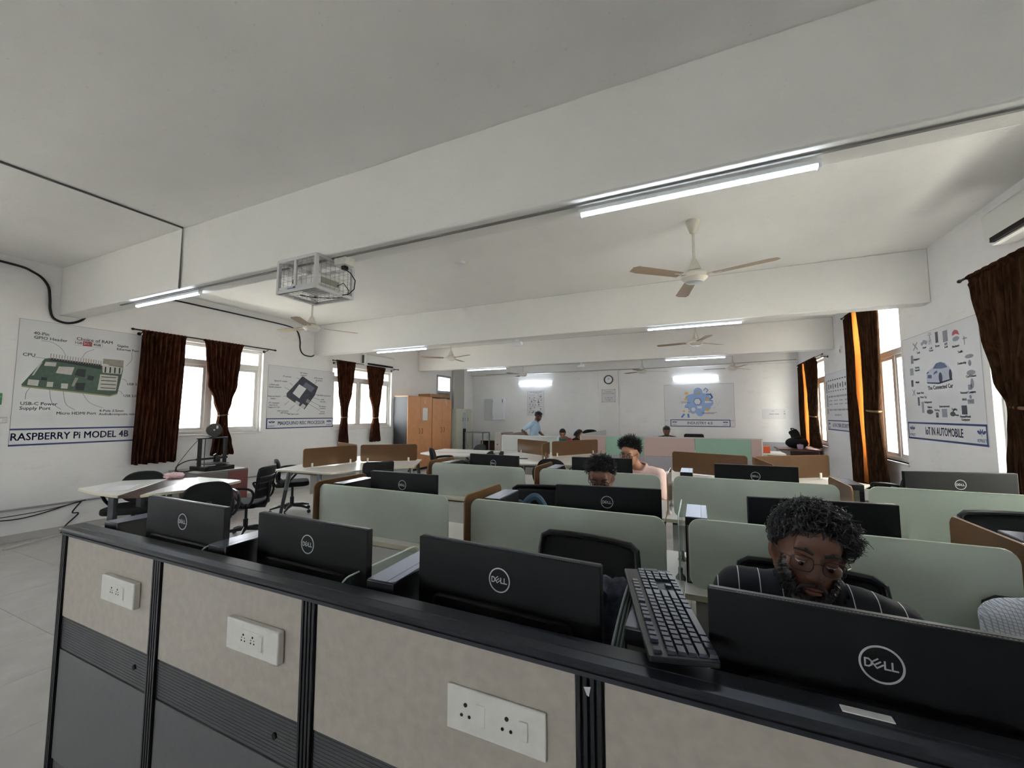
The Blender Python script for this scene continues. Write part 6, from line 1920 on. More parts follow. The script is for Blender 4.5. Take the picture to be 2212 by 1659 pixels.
for x in (0.26, 1.57):
    emblem(t, x, 0.135, 0.13, NAVY)
    text('KPRIET', 0.04, NAVY, t, (x, 0.062, 0.0064))
BL = mat('printed light blue', rgb(150, 178, 222), 0.6); BL2 = mat('printed mid blue', rgb(104, 140, 200), 0.6); YL = mat('printed yellow', rgb(216, 176, 84), 0.6)
b = MB()
for x, y, rx, ry in ((0.90, 0.98, 0.12, 0.14), (0.76, 0.82, 0.20, 0.12), (1.02, 0.80, 0.20, 0.16), (0.88, 0.66, 0.28, 0.18), (1.18, 0.68, 0.11, 0.10), (0.70, 0.58, 0.16, 0.10), (1.08, 0.56, 0.14, 0.10), (0.94, 0.46, 0.12, 0.16), (0.76, 0.46, 0.09, 0.09)):
    o_ = len(b.v)
    disc(b, x, y, rx, ry)
    for p in b.v[o_:]:
        p.z -= 0.00004 * o_ / 24
part('blue_shape', b, BL, t, smooth=False)
b = MB()
b.strokes([((1.12, 0.92), (1.22, 0.92)), ((1.22, 0.92), (1.26, 0.84)), ((1.26, 0.84), (1.20, 0.78))], 0.045, 0.0071, 0.0076)
b.strokes([((1.05, 1.04), (1.10, 1.10)), ((1.10, 1.10), (1.16, 1.05)), ((1.16, 1.05), (1.12, 0.98))], 0.02, 0.0071, 0.0076)
b.strokes([((0.46, 0.28), (0.52, 0.36)), ((0.64, 0.28), (0.63, 0.36))], 0.05, 0.0071, 0.0076)
for k in range(6):
    a = 2 * PI * k / 6
    a2 = 2 * PI * (k + 1) / 6
    b.strokes([((0.88 + 0.10 * math.cos(a), 0.72 + 0.10 * math.sin(a)), (0.88 + 0.10 * math.cos(a2), 0.72 + 0.10 * math.sin(a2)))], 0.02, 0.0078, 0.0083)
part('mid_blue_marks', b, BL2, t, smooth=False)
b = MB()
for x, y, r_ in ((0.60, 0.96, 0.05), (0.90, 0.97, 0.045), (0.58, 0.79, 0.045), (1.14, 0.79, 0.05), (1.13, 0.49, 0.05), (0.52, 0.45, 0.03), (0.66, 0.43, 0.03)):
    b.prism([(x + r_ * math.cos(2 * PI * k / 12), y + r_ * 0.8 * math.sin(2 * PI * k / 12)) for k in range(12)], 0.0077, 0.0082)
part('yellow_marks', b, YL, t, smooth=False)
b = MB()
b.prism([(0.88 + 0.095 * math.cos(2 * PI * k / 6), 0.72 + 0.095 * math.sin(2 * PI * k / 6)) for k in range(6)], 0.0071, 0.0076)
rect(b, 0.93, 0.56, 0.12, 0.07, 0.0071); rect(b, 0.59, 0.46, 0.09, 0.18, 0.0071)
disc(b, 0.77, 0.50, 0.055, 0.055); 
b.prism([(0.77 + 0.05 * math.cos(2 * PI * k / 12), 0.50 + 0.05 * math.sin(2 * PI * k / 12)) for k in range(12)], 0.0071, 0.0076)
for k in range(3):
    b.prism([(1.07 + 0.06 * k, 0.68), (1.12 + 0.06 * k, 0.68), (1.12 + 0.06 * k, 0.72), (1.07 + 0.06 * k, 0.74)], 0.0071, 0.0076)
part('white_shapes', b, POSTW, t, smooth=False)
lines(t, [[(0.55, 0.37), (0.55, 0.56)], [(0.63, 0.37), (0.63, 0.56)], [(0.55, 0.56), (0.63, 0.56)], [(0.98, 0.41), (1.36, 0.41)], [(1.0, 0.38), (1.30, 0.38)], [(0.45, 0.69), (0.68, 0.69)], [(0.45, 0.72), (0.62, 0.72)], [(1.05, 0.74), (1.28, 0.74)], [(0.88, 0.72), (0.95, 0.66)], [(0.77, 0.95), (0.77, 0.88)]], NAVY, 0.010, 'drawn_lines')
g = MB()
rnd = random.Random(11)
for k in range(40):
    a = rnd.uniform(0, 2 * PI)
    r_ = rnd.uniform(0.42, 0.54)
    rect(g, 0.90 + r_ * math.cos(a), 0.72 + 0.75 * r_ * math.sin(a), 0.012, 0.012)
part('dots', g, INKL, t, smooth=False)

# ================================================================== PEOPLE
def remesh(mb, voxel, smooth=4):
    """Fuse overlapping shapes into one continuous skin."""
    me = bpy.data.meshes.new('tmp')
    me.from_pydata([tuple(p) for p in mb.v], [], mb.f)
    ob = bpy.data.objects.new('tmp', me)
    COL.objects.link(ob)
    r = ob.modifiers.new('r', 'REMESH')
    r.mode = 'VOXEL'
    r.voxel_size = voxel
    s = ob.modifiers.new('s', 'SMOOTH')
    s.factor = 0.5
    s.iterations = smooth
    dg = bpy.context.evaluated_depsgraph_get()
    dg.update()
    out = bpy.data.meshes.new_from_object(ob.evaluated_get(dg))
    bpy.data.objects.remove(ob)
    bpy.data.meshes.remove(me)
    return out
def mesh_part(name, me, m, parent):
    me.name = name
    Mi = rootm(parent).inverted()
    me.transform(Mi)
    me.materials.clear()
    me.materials.append(m)
    me.polygons.foreach_set('use_smooth', [True] * len(me.polygons))
    o = bpy.data.objects.new(name, me)
    COL.objects.link(o)
    o.parent = parent
    return o
def skin_mat(name, c):
    m = mat(name, c, 0.5, var=0.10, scale=18, bump=0.05, bscale=220, spec=0.4)
    p = m.node_tree.nodes['Principled BSDF']
    p.inputs['Subsurface Weight'].default_value = 0.06
    p.inputs['Subsurface Radius'].default_value = (0.012, 0.005, 0.003)
    return m
SK1 = skin_mat('brown skin', rgb(122, 86, 68))
SK0 = skin_mat('brown skin with painted shade', rgb(104, 72, 58))  # brown skin darkened in colour for a face against the light
SK2 = skin_mat('warm brown skin', rgb(176, 128, 102))
HAIR = mat('black hair', rgb(30, 27, 28), 0.38, spec=0.6)
EYEW = mat('eye', rgb(210, 205, 200), 0.2)
IRIS = mat('dark iris', rgb(30, 18, 12), 0.15)
LIP = mat('lips', rgb(118, 70, 62), 0.5)

def head_shapes(mb, H):
    def E(c, r, rot=None):
        b = MB().ell(c, r, 20, 14, rot=rot).xform(H); mb.add(b.v, b.f)
    def C(a, b_, r0, r1):
        b = MB().cap(a, b_, r0, r1, 12).xform(H); mb.add(b.v, b.f)
    E((0, 0.012, 0.035), (0.075, 0.094, 0.083))
    E((0, -0.030, -0.030), (0.060, 0.060, 0.078))
    E((0, -0.064, -0.098), (0.026, 0.022, 0.018))
    for s in (-1, 1):
        C((s * 0.056, 0.005, -0.045), (s * 0.024, -0.058, -0.094), 0.018, 0.016)
        E((s * 0.042, -0.066, -0.012), (0.020, 0.018, 0.018))
        C((s * 0.012, -0.083, 0.024), (s * 0.044, -0.074, 0.026), 0.011, 0.009)
        E((s * 0.012, -0.098, -0.032), (0.0085, 0.009, 0.007))
        E((s * 0.078, 0.012, -0.004), (0.010, 0.019, 0.031), Matrix.Rotation(s * 0.35, 3, 'Z'))
        E((s * 0.073, 0.004, -0.022), (0.010, 0.010, 0.014))
    C((0, -0.086, 0.016), (0, -0.108, -0.026), 0.0085, 0.0115)
    E((0, -0.088, -0.058), (0.024, 0.010, 0.006)); E((0, -0.085, -0.069), (0.020, 0.011, 0.008))
    E((0, -0.075, 0.050), (0.050, 0.022, 0.035))

def hand_shapes(mb, wrist, d, up, curl=0.5, side=1):
    """Palm, four unequal fingers and a thumb growing from the wrist along d."""
    d = Vector(d).normalized(); up = Vector(up)
    up = (up - d * up.dot(d)).normalized()
    s = d.cross(up)
    w_ = Vector(wrist)
    def C(a, b, r0, r1):
        mb.cap(a, b, r0, r1, 8)
    for k in range(4):
        o = s * (-0.030 + 0.020 * k)
        C(w_ + d * 0.02 + o * 0.6, w_ + d * 0.085 + o, 0.015, 0.012)
        L = (0.066, 0.078, 0.072, 0.056)[k]
        p = w_ + d * 0.085 + o
        dd = d.copy()
        for j, f in enumerate((0.45, 0.32, 0.23)):
            q = p + dd * L * f
            C(p, q, 0.0095 - 0.001 * j, 0.0085 - 0.001 * j)
            p = q
            dd = (dd * math.cos(curl) - up * math.sin(curl)).normalized()
    b = w_ + d * 0.03 - s * 0.03 * side
    m_ = b + (d * 0.6 - s * 0.8 * side).normalized() * 0.04
    C(b, m_, 0.014, 0.0115); C(m_, m_ + (d * 0.9 - s * 0.2 * side - up * 0.2).normalized() * 0.035, 0.011, 0.009)

def hair_ok(n):
    y = n.y
    pts = [(-1, 0.66), (-0.75, 0.50), (-0.45, 0.30), (-0.15, 0.10), (0.05, -0.20), (0.4, -0.55), (1, -0.62)]
    for i in range(len(pts) - 1):
        if pts[i][0] <= y <= pts[i + 1][0]:
            u = (y - pts[i][0]) / (pts[i + 1][0] - pts[i][0])
            return n.z > pts[i][1] * (1 - u) + pts[i + 1][1] * u
    return n.z > 0
HC, HR = Vector((0, 0.012, 0.037)), Vector((0.0785, 0.098, 0.087))
def hair(parent, H, n, ln, flow, curl, seed, width=0.0021, lift=0.6, bias=None, ok=hair_ok):
    rnd = random.Random(seed)
    cap = MB().ell(HC, HR + Vector((0.004, 0.004, 0.006)), 36, 24)
    keep = [all(ok(Vector(((cap.v[i] - HC).x / HR.x, (cap.v[i] - HC).y / HR.y, (cap.v[i] - HC).z / HR.z)).normalized()) for i in f) for f in cap.f]
    cap.f = [f for f, k in zip(cap.f, keep) if k]
    cap.mi = [0] * len(cap.f)
    # drop the vertices no face uses, then bring the shell to the head
    used = sorted({i for f in cap.f for i in f}); mp = {i: k for k, i in enumerate(used)}
    shell = MB().add([cap.v[i] for i in used], [tuple(mp[i] for i in f) for f in cap.f])
    st = MB()
    made = 0
    while made < n:
        z = rnd.uniform(-0.65, 1); a = rnd.uniform(0, 2 * PI)
        q = math.sqrt(1 - z * z)
        nv = Vector((q * math.cos(a), q * math.sin(a), z))
        if not ok(nv):
            continue
        made += 1
        p = Vector((HC.x + nv.x * HR.x, HC.y + nv.y * HR.y, HC.z + nv.z * HR.z))
        L = ln * rnd.uniform(0.6, 1.15) * (0.35 + 0.65 * max(0, min(1, nv.z * 0.9 + 0.45)))
        if bias:
            L *= bias(nv)
        fl = flow(nv) if callable(flow) else Vector(flow)
        d = (nv * lift + fl * (1 - lift) + Vector((rnd.gauss(0, 0.12), rnd.gauss(0, 0.12), rnd.gauss(0, 0.12)))).normalized()
        path, rr = [p - nv * 0.003], [width]
        ph = rnd.uniform(0, 6.28)
        side = d.cross(nv + Vector((0.01, 0.02, 0))).normalized()
        K = 6
        c_ = curl * rnd.uniform(0.6, 1.4)
        for k in range(1, K + 1):
            u = k / K
            d = (d + fl * 0.22 - nv * 0.16 * u + Vector((0, 0, -0.05 * u))).normalized()
            off = side * math.sin(ph + u * 7) * c_ + nv * math.cos(ph + u * 7) * c_ * 0.6
            path.append(path[0] + (path[-1] - path[0]) + d * L / K + off * (0.3 + 0.7 * u) * 0.35)
            rr.append(width * (1 - 0.75 * u * u))
        st.tube(path, rr, 4, caps=False)
    shell.add(st.v, st.f)
    shell.xform(H)
    o = part('hair', shell, HAIR, parent, world=True, angle=180)
    so = o.modifiers.new('thick', 'SOLIDIFY'); so.thickness = 0.0004
    return o

def eyes(parent, H, down=0.009):
    for s in (-1, 1):
        e = MB().ell((s * 0.032, -0.0755, 0.004), (0.0125, 0.0125, 0.0105), 14, 10).xform(H)
        eo = part('eye', e, EYEW, parent, world=True)
        part('iris', MB().ell((s * 0.032, -0.0855, 0.004 - down), (0.0055, 0.0035, 0.0055), 12, 8).xform(H), IRIS, eo, world=True)
        part('eyelid', MB().ell((s * 0.032, -0.0775, 0.0085), (0.0148, 0.0142, 0.0100), 14, 8).xform(H), SK_NOW[0], parent, world=True)
        b = MB().tube([H @ Vector(p) for p in ((s * 0.012, -0.0935, 0.026), (s * 0.030, -0.0915, 0.033), (s * 0.050, -0.078, 0.028))], [0.0042, 0.0055, 0.0025], 6)
        part('eyebrow', b, HAIR, parent, world=True)
SK_NOW = [SK1]
def lips(parent, H):
    b = MB().ell((0, -0.0945, -0.0585), (0.021, 0.006, 0.0042), 14, 8).ell((0, -0.0930, -0.0680), (0.018, 0.006, 0.0055), 14, 8).xform(H)
    part('mouth', b, LIP, parent, world=True)
def beard(parent, H, n, seed):
    rnd = random.Random(seed)
    c, r = Vector((0, -0.032, -0.042)), Vector((0.0628, 0.0665, 0.0765))
    e = MB().ell(c, r, 40, 30)
    def inside(p):
        ax_ = min(1, abs(p.x) / 0.056)
        top = -0.080 + 0.085 * ax_ ** 2.2
        return p.z < top and p.y < 0.012
    fs = [f for f in e.f if all(inside(e.v[i]) for i in f)]
    used = sorted({i for f in fs for i in f}); mp = {i: k for k, i in enumerate(used)}
    sh = MB().add([e.v[i] for i in used], [tuple(mp[i] for i in f) for f in fs])
    made = 0
    st = MB()
    while made < n:
        nv = Vector((rnd.gauss(0, 1), rnd.gauss(0, 1), rnd.gauss(0, 1))).normalized()
        p = Vector((c.x + nv.x * r.x, c.y + nv.y * r.y, c.z + nv.z * r.z))
        if not inside(p):
            continue
        made += 1
        d = (nv + Vector((rnd.gauss(0, 0.3), rnd.gauss(0, 0.3), -0.7))).normalized()
        L = rnd.uniform(0.005, 0.012)
        st.tube([p - nv * 0.003, p + d * L * 0.5, p + d * L + Vector((rnd.gauss(0, 0.002), 0, 0))], [0.0011, 0.0009, 0.0003], 3, caps=False)
    for s in (-1, 1):
        st.tube(smoothpath([(s * 0.002, -0.100, -0.047), (s * 0.014, -0.098, -0.050), (s * 0.026, -0.088, -0.060), (s * 0.031, -0.078, -0.080)]), 0.0048, 6)
    sh.add(st.v, st.f)
    sh.xform(H)
    o = part('beard', sh, HAIR, parent, world=True, angle=180)
    so = o.modifiers.new('thick', 'SOLIDIFY'); so.thickness = 0.0004
def glasses(parent, H, r, m, thick):
    for s in (-1, 1):
        o = [(s * 0.034 + p[0], p[1]) for p in rrect(-0.024, -0.018, 0.024, 0.017, 0.012, 4)]
        pts = [H @ Vector((x, -0.103 + 1.6 * (abs(x) - 0.03) ** 2 * 6, z + 0.001)) for x, z in o]
        f = part('glasses_rim', MB().tube(pts + [pts[0]], thick, 6), m, parent, world=True)
    part('glasses_bridge', MB().tube([H @ Vector(p) for p in ((-0.011, -0.103, 0.006), (0, -0.106, 0.009), (0.011, -0.103, 0.006))], thick, 6), m, parent, world=True)
    for s in (-1, 1):
        part('glasses_temple', MB().tube([H @ Vector(p) for p in ((s * 0.058, -0.095, 0.008), (s * 0.074, -0.070, 0.008), (s * 0.082, 0.0, 0.012), (s * 0.079, 0.022, 0.0))], thick, 6), m, parent, world=True)

def cloth(name, base, stripe=None, spacing=0.052, width=0.0024, check=False, rough=0.85):
    m = mat(name, base, rough, bump=0.08, bscale=180)
    if stripe is None:
        return m
    n, l = m.node_tree.nodes, m.node_tree.links
    p = n['Principled BSDF']
    tc = n.new('ShaderNodeTexCoord')
    sp = n.new('ShaderNodeSeparateXYZ')
    l.new(tc.outputs['Object'], sp.inputs[0])
    def band(sock, ph=0.0):
        a = n.new('ShaderNodeMath'); a.operation = 'ADD'; a.inputs[1].default_value = 10 + ph
        l.new(sock, a.inputs[0])
        q = n.new('ShaderNodeMath'); q.operation = 'MODULO'; q.inputs[1].default_value = spacing
        l.new(a.outputs[0], q.inputs[0])
        c = n.new('ShaderNodeMath'); c.operation = 'LESS_THAN'; c.inputs[1].default_value = width
        l.new(q.outputs[0], c.inputs[0])
        return c.outputs[0]
    f = band(sp.outputs['X'])
    if check:
        g = band(sp.outputs['Z'], 0.003)
        mx_ = n.new('ShaderNodeMath'); mx_.operation = 'MAXIMUM'
        l.new(f, mx_.inputs[0]); l.new(g, mx_.inputs[1])
        f = mx_.outputs[0]
    mx = n.new('ShaderNodeMixRGB')
    mx.inputs[1].default_value = base
    mx.inputs[2].default_value = stripe
    l.new(f, mx.inputs[0])
    l.new(mx.outputs[0], p.inputs['Base Color'])
    return m

def person(label, J, H, skin, shirt, trousers, sleeve='short', vox=0.010, collar=None, hands=True, shoe=None):
    """One continuous body grown round the joints J (world points), dressed in separate garments."""
    t = thing('person', label, 'person', (J['pelvis'][0], J['pelvis'][1], 0), 0.0)
    SK_NOW[0] = skin
    V = {k: Vector(v) for k, v in J.items()}
    spine = (V['chest'] - V['pelvis'])
    lat = (V['shL'] - V['shR']).normalized()
    up = spine.normalized()
    fwd = lat.cross(up).normalized()
    rot = Matrix((lat, -fwd, up)).transposed()
    def torso(mb, g):
        mb.ell(V['pelvis'], (0.160 + g, 0.115 + g, 0.13 + g), 18, 12, rot=rot)
        mb.ell(V['pelvis'].lerp(V['chest'], 0.5), (0.142 + g, 0.108 + g, 0.20 + g), 18, 12, rot=rot)
        mb.ell(V['chest'] + up * -0.03, (0.160 + g, 0.110 + g, 0.17 + g), 18, 12, rot=rot)
        mb.cap(V['shL'], V['shR'], 0.058 + g, 0.058 + g)
        for s in ('shL', 'shR'):
            mb.cap(V['neck'] - up * 0.02, V[s] + up * 0.01, 0.050 + g, 0.048 + g)
    def arm(mb, s, g, upto=1.0):
        a, e, w_ = V['sh' + s], V['el' + s], V['wr' + s]
        mb.cap(a, a.lerp(e, min(1, upto)), 0.052 + g, 0.052 + (0.040 - 0.052) * min(1, upto) + g)
        if upto > 1:
            mb.cap(e, e.lerp(w_, min(1, upto - 1)), 0.041 + g, 0.030 + g)
    b = MB()
    torso(b, 0)
    for s in 'LR':
        arm(b, s, 0, 2.0)
        b.cap(V['hip' + s], V['kn' + s], 0.078, 0.055)
        b.cap(V['kn' + s], V['an' + s], 0.052, 0.036)
        d = (V['kn' + s] - V['hip' + s]); d.z = 0
        d = d.normalized() if d.length > 0.05 else fwd * -1
        b.cap(V['an' + s] - Vector((0, 0, 0.03)) - d * 0.03, V['an' + s] - Vector((0, 0, 0.045)) + d * 0.13, 0.038, 0.030)
        if hands:
            hand_shapes(b, V['wr' + s], V['wr' + s] - V['el' + s], Vector((0, 0, 1)) if 'handup' not in V else V['handup'], 0.4, 1 if s == 'L' else -1)
    b.cap(H @ Vector((0, 0.018, -0.05)), V['neck'] - up * 0.03, 0.052, 0.060)
    head_shapes(b, H)
    mesh_part('body', remesh(b, vox, 3), skin, t)
    c = MB()
    torso(c, 0.013)
    for s in 'LR':
        arm(c, s, 0.016, {'short': 0.75, 'long': 1.95}[sleeve])
    me = remesh(c, max(vox, 0.011), 3)
    # open the neck: remove cloth above the collar line
    bm = bmesh.new(); bm.from_mesh(me)
    nk = V['neck']
    kill = [v for v in bm.verts if ((v.co - nk).dot(up) > 0.012 and (v.co - nk - up * (v.co - nk).dot(up)).length < 0.082)]
    bmesh.ops.delete(bm, geom=kill, context='VERTS')
    for v in bm.verts:
        k = noise.noise(v.co * 13) * 0.006 + noise.noise(v.co * 30) * 0.0025
        v.co += v.normal * k
    bm.to_mesh(me); bm.free()
    sh = mesh_part('shirt', me, shirt, t)
    c = MB()
    c.ell(V['pelvis'], (0.166, 0.122, 0.10), 18, 12, rot=rot)
    for s in 'LR':
        c.cap(V['hip' + s], V['kn' + s], 0.092, 0.070)
        c.cap(V['kn' + s], V['an' + s], 0.068, 0.052)
    mesh_part('trousers', remesh(c, 0.014, 3), trousers, t)
    for s in 'LR':
        d = (V['kn' + s] - V['hip' + s]); d.z = 0
        d = d.normalized() if d.length > 0.05 else fwd * -1
        f = MB().cap(V['an' + s] - Vector((0, 0, 0.03)) - d * 0.04, V['an' + s] - Vector((0, 0, 0.042)) + d * 0.15, 0.043, 0.036)
        for i, p in enumerate(f.v):
            f.v[i].z = max(0.004, p.z)
        part('shoe', f, BLK2, t, world=True)
    if collar:
        # stand-up collar band with two wings, open at the throat
        k = MB()
        vs, fs = [], []
        N = 22
        for i in range(N + 1):
            a = R(-90 + 32) + (2 * PI - R(64)) * i / N
            rad = Vector((math.cos(a) * 0.072, math.sin(a) * 0.072, 0))
            ro = Vector((math.cos(a) * 0.090, math.sin(a) * 0.092, 0))
            base = nk
            drop = 0.055 * max(0, -math.sin(a)) ** 2
            def P(v, z):
                return base + lat * v.x - fwd * v.y + up * z
            vs += [P(rad, 0.012 - drop), P(rad * 0.97, 0.048 - drop * 0.9), P(ro, 0.030 - drop), P(ro * 1.06, 0.006 - drop * 1.25)]
        for i in range(N):
            for j in range(3):
                p = i * 4 + j
                fs.append((p, p + 1, p + 5, p + 4))
        k.add(vs, fs)
        o = part('collar', k, collar, t, world=True, angle=180)
        so = o.modifiers.new('thick', 'SOLIDIFY'); so.thickness = 0.003
    return t

def headM(c, yaw=0, pitch=0, roll=0, s=1.0):
    return Matrix.Translation(c) @ Matrix.Rotation(R(yaw), 4, 'Z') @ Matrix.Rotation(R(pitch), 4, 'X') @ Matrix.Rotation(R(roll), 4, 'Y') @ Matrix.Scale(s, 4)
def seated(x, y, yaw, neck, sh_w=0.185, seat=0.50, lift=(0, 0), arms=None):
    """Joints of a sitter on a chair at (x, y); yaw 0 looks towards -y. neck is the world point of the neck base."""
    Z = Matrix.Rotation(R(yaw), 3, 'Z')
    o = Vector((x, y, 0))
    N = Vector(neck)
    def P(a, b, c):
        return o + Z @ Vector((a, b, 0)) + Vector((0, 0, c))
    lat = Z @ Vector((1, 0, 0))
    J = dict(pelvis=P(0, 0.05, seat + 0.06), neck=N)
    J['chest'] = P(0, 0.05, seat + 0.06).lerp(N, 0.76)
    J['shL'] = N + lat * sh_w + Vector((0, 0, -0.055 + lift[0]))
    J['shR'] = N - lat * sh_w + Vector((0, 0, -0.055 + lift[1]))
    for s, k in (('L', 1), ('R', -1)):
        fw = Z @ Vector((0, -1, 0))
        J['el' + s] = J['sh' + s] + lat * 0.045 * k + fw * 0.10 + Vector((0, 0, -0.255))
        J['wr' + s] = Vector((J['el' + s].x, J['el' + s].y, 0.785)) + fw * 0.20 - lat * 0.07 * k
        J['hip' + s] = P(0.095 * k, 0.02, seat + 0.03)
        J['kn' + s] = P(0.12 * k, -0.40, seat + 0.02)
        J['an' + s] = P(0.12 * k, -0.36, 0.09)
    return J

# --- man in the striped shirt
H1 = headM((0.268, 1.425, 1.108), 2, 2, 9, 1.05)
J1 = seated(0.29, 1.62, -6, (0.285, 1.50, 0.985), 0.188)
J1['shR'] += Vector((0, -0.03, 0.025)); J1['shL'] += Vector((0, 0.02, -0.01))
STR = cloth('dark navy striped shirt', rgb(30, 31, 40), rgb(200, 200, 206), 0.056, 0.0026)
p1 = person('man with curly hair, beard and thin glasses in a dark shirt with white stripes', J1, H1, SK0, STR, mat('dark trousers', rgb(40, 42, 52), 0.8), 'long', 0.0075, STR)
SK_NOW[0] = SK0
eyes(p1, H1); lips(p1, H1); beard(p1, H1, 900, 5)
glasses(p1, H1, 0.02, mat('thin metal frame', rgb(70, 62, 60), 0.3, metal=0.7), 0.0011)
hair(p1, H1, 2400, 0.046, lambda n: Vector((0.28, -0.40, 0.15 * n.z)), 0.036, 21, 0.0018, 0.55, bias=lambda n: 0.75 + 0.7 * max(0, n.x + 0.2) * max(0, 0.4 - n.y), ok=lambda n: hair_ok(Vector((n.x, min(1, n.y + 0.20), n.z + 0.10))))
# --- man with black glasses, second row
H2 = headM((-0.618, 2.83, 1.068), 4, 20, -2, 1.03)
J2 = seated(-0.62, 2.99, 0, (-0.615, 2.90, 0.915))
p2 = person('man with black-framed glasses, lower face hidden behind a monitor', J2, H2, SK1, cloth('dark grey tee', rgb(60, 62, 70)), mat('dark trousers', rgb(40, 42, 52)), 'short', 0.010)
SK_NOW[0] = SK1
eyes(p2, H2); lips(p2, H2)
glasses(p2, H2, 0.02, mat('black glasses frame', rgb(22, 18, 20), 0.3), 0.0026)
hair(p2, H2, 1000, 0.055, lambda n: Vector((0.35 * (1 if n.x > -0.2 else -0.6), -0.35, 0.25)), 0.026, 22, 0.0022, 0.55, ok=lambda n: hair_ok(Vector((n.x, min(1, n.y + 0.08), n.z))))
# --- man in the pink shirt, third row
H3 = headM((-0.640, 4.27, 1.105), -14, 14, 3, 1.06)
J3 = seated(-0.55, 4.45, -6, (-0.565, 4.36, 0.955), 0.19)
PNK = cloth('pale pink shirt', rgb(240, 210, 204))
p3 = person('man with curly hair and glasses in a pale pink shirt', J3, H3, SK2, PNK, mat('dark trousers', rgb(40, 42, 52)), 'short', 0.011, PNK)
SK_NOW[0] = SK2
eyes(p3, H3); lips(p3, H3)
glasses(p3, H3, 0.02, mat('black glasses frame', rgb(22, 18, 20)), 0.0022)
hair(p3, H3, 800, 0.070, lambda n: Vector((0.15 * n.x, -0.15, 0.25)), 0.020, 23, 0.0028, 0.75)
# --- person in the checked shirt, right edge
H4 = headM((1.05, 1.50, 1.09), -10, 30, 0, 1.03)
J4 = seated(1.0, 1.66, -8, (0.97, 1.585, 0.985), 0.205)
CHK = cloth('white checked shirt', rgb(214, 217, 224), rgb(160, 168, 184), 0.0075, 0.0018, check=True)
p4 = person('person in a white checked shirt, only a shoulder showing at the right edge', J4, H4, SK1, CHK, mat('dark trousers', rgb(40, 42, 52)), 'long', 0.012, CHK)
SK_NOW[0] = SK1
eyes(p4, H4); lips(p4, H4)
hair(p4, H4, 1000, 0.04, (0.1, -0.3, 0.1), 0.022, 24, 0.0022, 0.5)
# --- standing man in pale blue, profile to the right
hx, hy = -4.13, 10.78
H5 = headM((hx + 0.02, hy, 1.435), 90, 24, 0, 1.02)
J5 = dict(pelvis=(hx - 0.12, hy, 0.86), chest=(hx - 0.09, hy, 1.17), neck=(hx - 0.045, hy, 1.29), shL=(hx - 0.085, hy + 0.17, 1.235), shR=(hx - 0.11, hy - 0.17, 1.235),
          elR=(hx - 0.36, hy - 0.24, 1.05), wrR=(hx - 0.20, hy - 0.17, 0.88), elL=(hx - 0.02, hy + 0.22, 0.99), wrL=(hx + 0.13, hy + 0.20, 0.86), hipL=(hx - 0.12, hy + 0.09, 0.82), hipR=(hx - 0.12, hy - 0.09, 0.82),
          knL=(hx - 0.08, hy + 0.10, 0.46), knR=(hx - 0.10, hy - 0.10, 0.46), anL=(hx - 0.12, hy + 0.10, 0.09), anR=(hx - 0.14, hy - 0.10, 0.09))
BLS = cloth('pale blue shirt', rgb(176, 204, 228))
p5 = person('man standing in a pale blue short-sleeved shirt, hand on hip, looking down', J5, H5, SK1, BLS, mat('dark trousers', rgb(40, 42, 52)), 'short', 0.012, BLS)
SK_NOW[0] = SK1
eyes(p5, H5); lips(p5, H5); beard(p5, H5, 150, 7)
hair(p5, H5, 260, 0.045, (0, -0.3, 0.2), 0.006, 25, 0.004, 0.6)
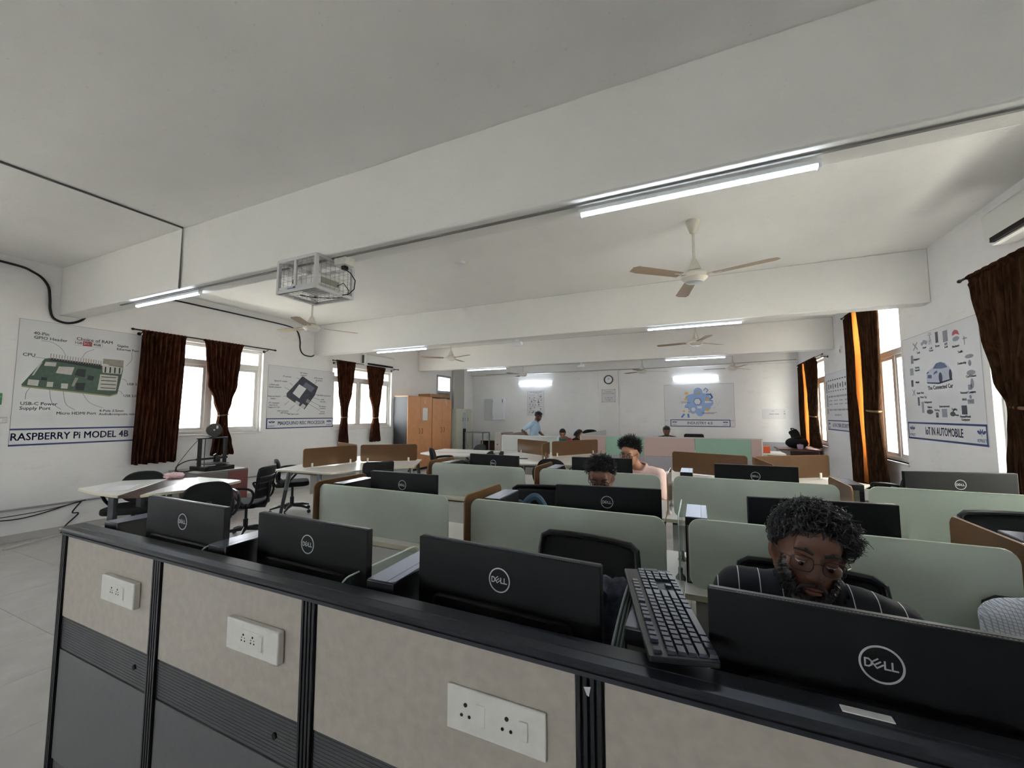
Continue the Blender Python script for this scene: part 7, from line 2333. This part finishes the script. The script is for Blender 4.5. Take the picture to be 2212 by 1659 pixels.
# --- woman in teal
H6 = headM((-3.43, 10.88, 0.965), 15, 30, 0, 1.0)
J6 = seated(-3.42, 11.08, 10, (-3.42, 10.97, 0.835), 0.165, 0.47)
TEAL = cloth('teal cloth', rgb(40, 122, 126))
p6 = person('woman in a teal top with a dark scarf over her hair, bent over her work', J6, H6, SK2, TEAL, mat('dark trousers', rgb(40, 42, 52)), 'short', 0.013)
SK_NOW[0] = SK2
eyes(p6, H6); lips(p6, H6)
sv = MB().ell(HC + Vector((0, 0.012, 0.002)), HR + Vector((0.012, 0.012, 0.014)), 24, 16)
fs = [f for f in sv.f if all(not (sv.v[i].y < -0.045 and sv.v[i].z < 0.075) for i in f)]
used = sorted({i for f in fs for i in f}); mp = {i: k for k, i in enumerate(used)}
o = part('head_scarf', MB().add([sv.v[i] for i in used], [tuple(mp[i] for i in f) for f in fs]).xform(H6), mat('dark scarf', rgb(46, 44, 46), 0.8), p6, world=True)
o.modifiers.new('thick', 'SOLIDIFY').thickness = 0.006
part('sleeve', MB().cap(J6['shL'], Vector(J6['shL']).lerp(Vector(J6['elL']), 0.7), 0.074, 0.064), mat('crimson sleeve', rgb(186, 60, 84), 0.8), p6, world=True)
hair(p6, H6, 60, 0.03, (0, 0, -0.2), 0.003, 26, 0.004, 0.2)
# --- woman with long dark hair
H7 = headM((-3.02, 11.12, 0.96), 62, 28, 0, 1.0)
J7 = seated(-3.05, 11.30, 50, (-3.05, 11.2, 0.835), 0.16, 0.47)
p7 = person('woman with long dark hair hanging forward, beside the far partition end', J7, H7, SK2, cloth('dark kurta', rgb(58, 50, 56)), mat('dark trousers', rgb(40, 42, 52)), 'short', 0.013)
SK_NOW[0] = SK2
eyes(p7, H7); lips(p7, H7)
hair(p7, H7, 420, 0.20, lambda n: Vector((0.35 * n.x, 0.15, -1.0)), 0.008, 27, 0.0045, 0.25)
# --- man behind the pink and green partition
H8 = headM((-0.79, 11.8, 1.035), 12, 24, 0, 1.04)
J8 = seated(-0.78, 11.98, 5, (-0.785, 11.9, 0.90), 0.19, 0.47)
p8 = person('man with dark hair and a dark shirt behind the far pink and green partition', J8, H8, SK1, cloth('black shirt', rgb(36, 34, 38)), mat('dark trousers', rgb(40, 42, 52)), 'short', 0.013)
SK_NOW[0] = SK1
eyes(p8, H8); lips(p8, H8); beard(p8, H8, 150, 9)
hair(p8, H8, 260, 0.045, (0, -0.2, 0.3), 0.006, 28, 0.004, 0.6)
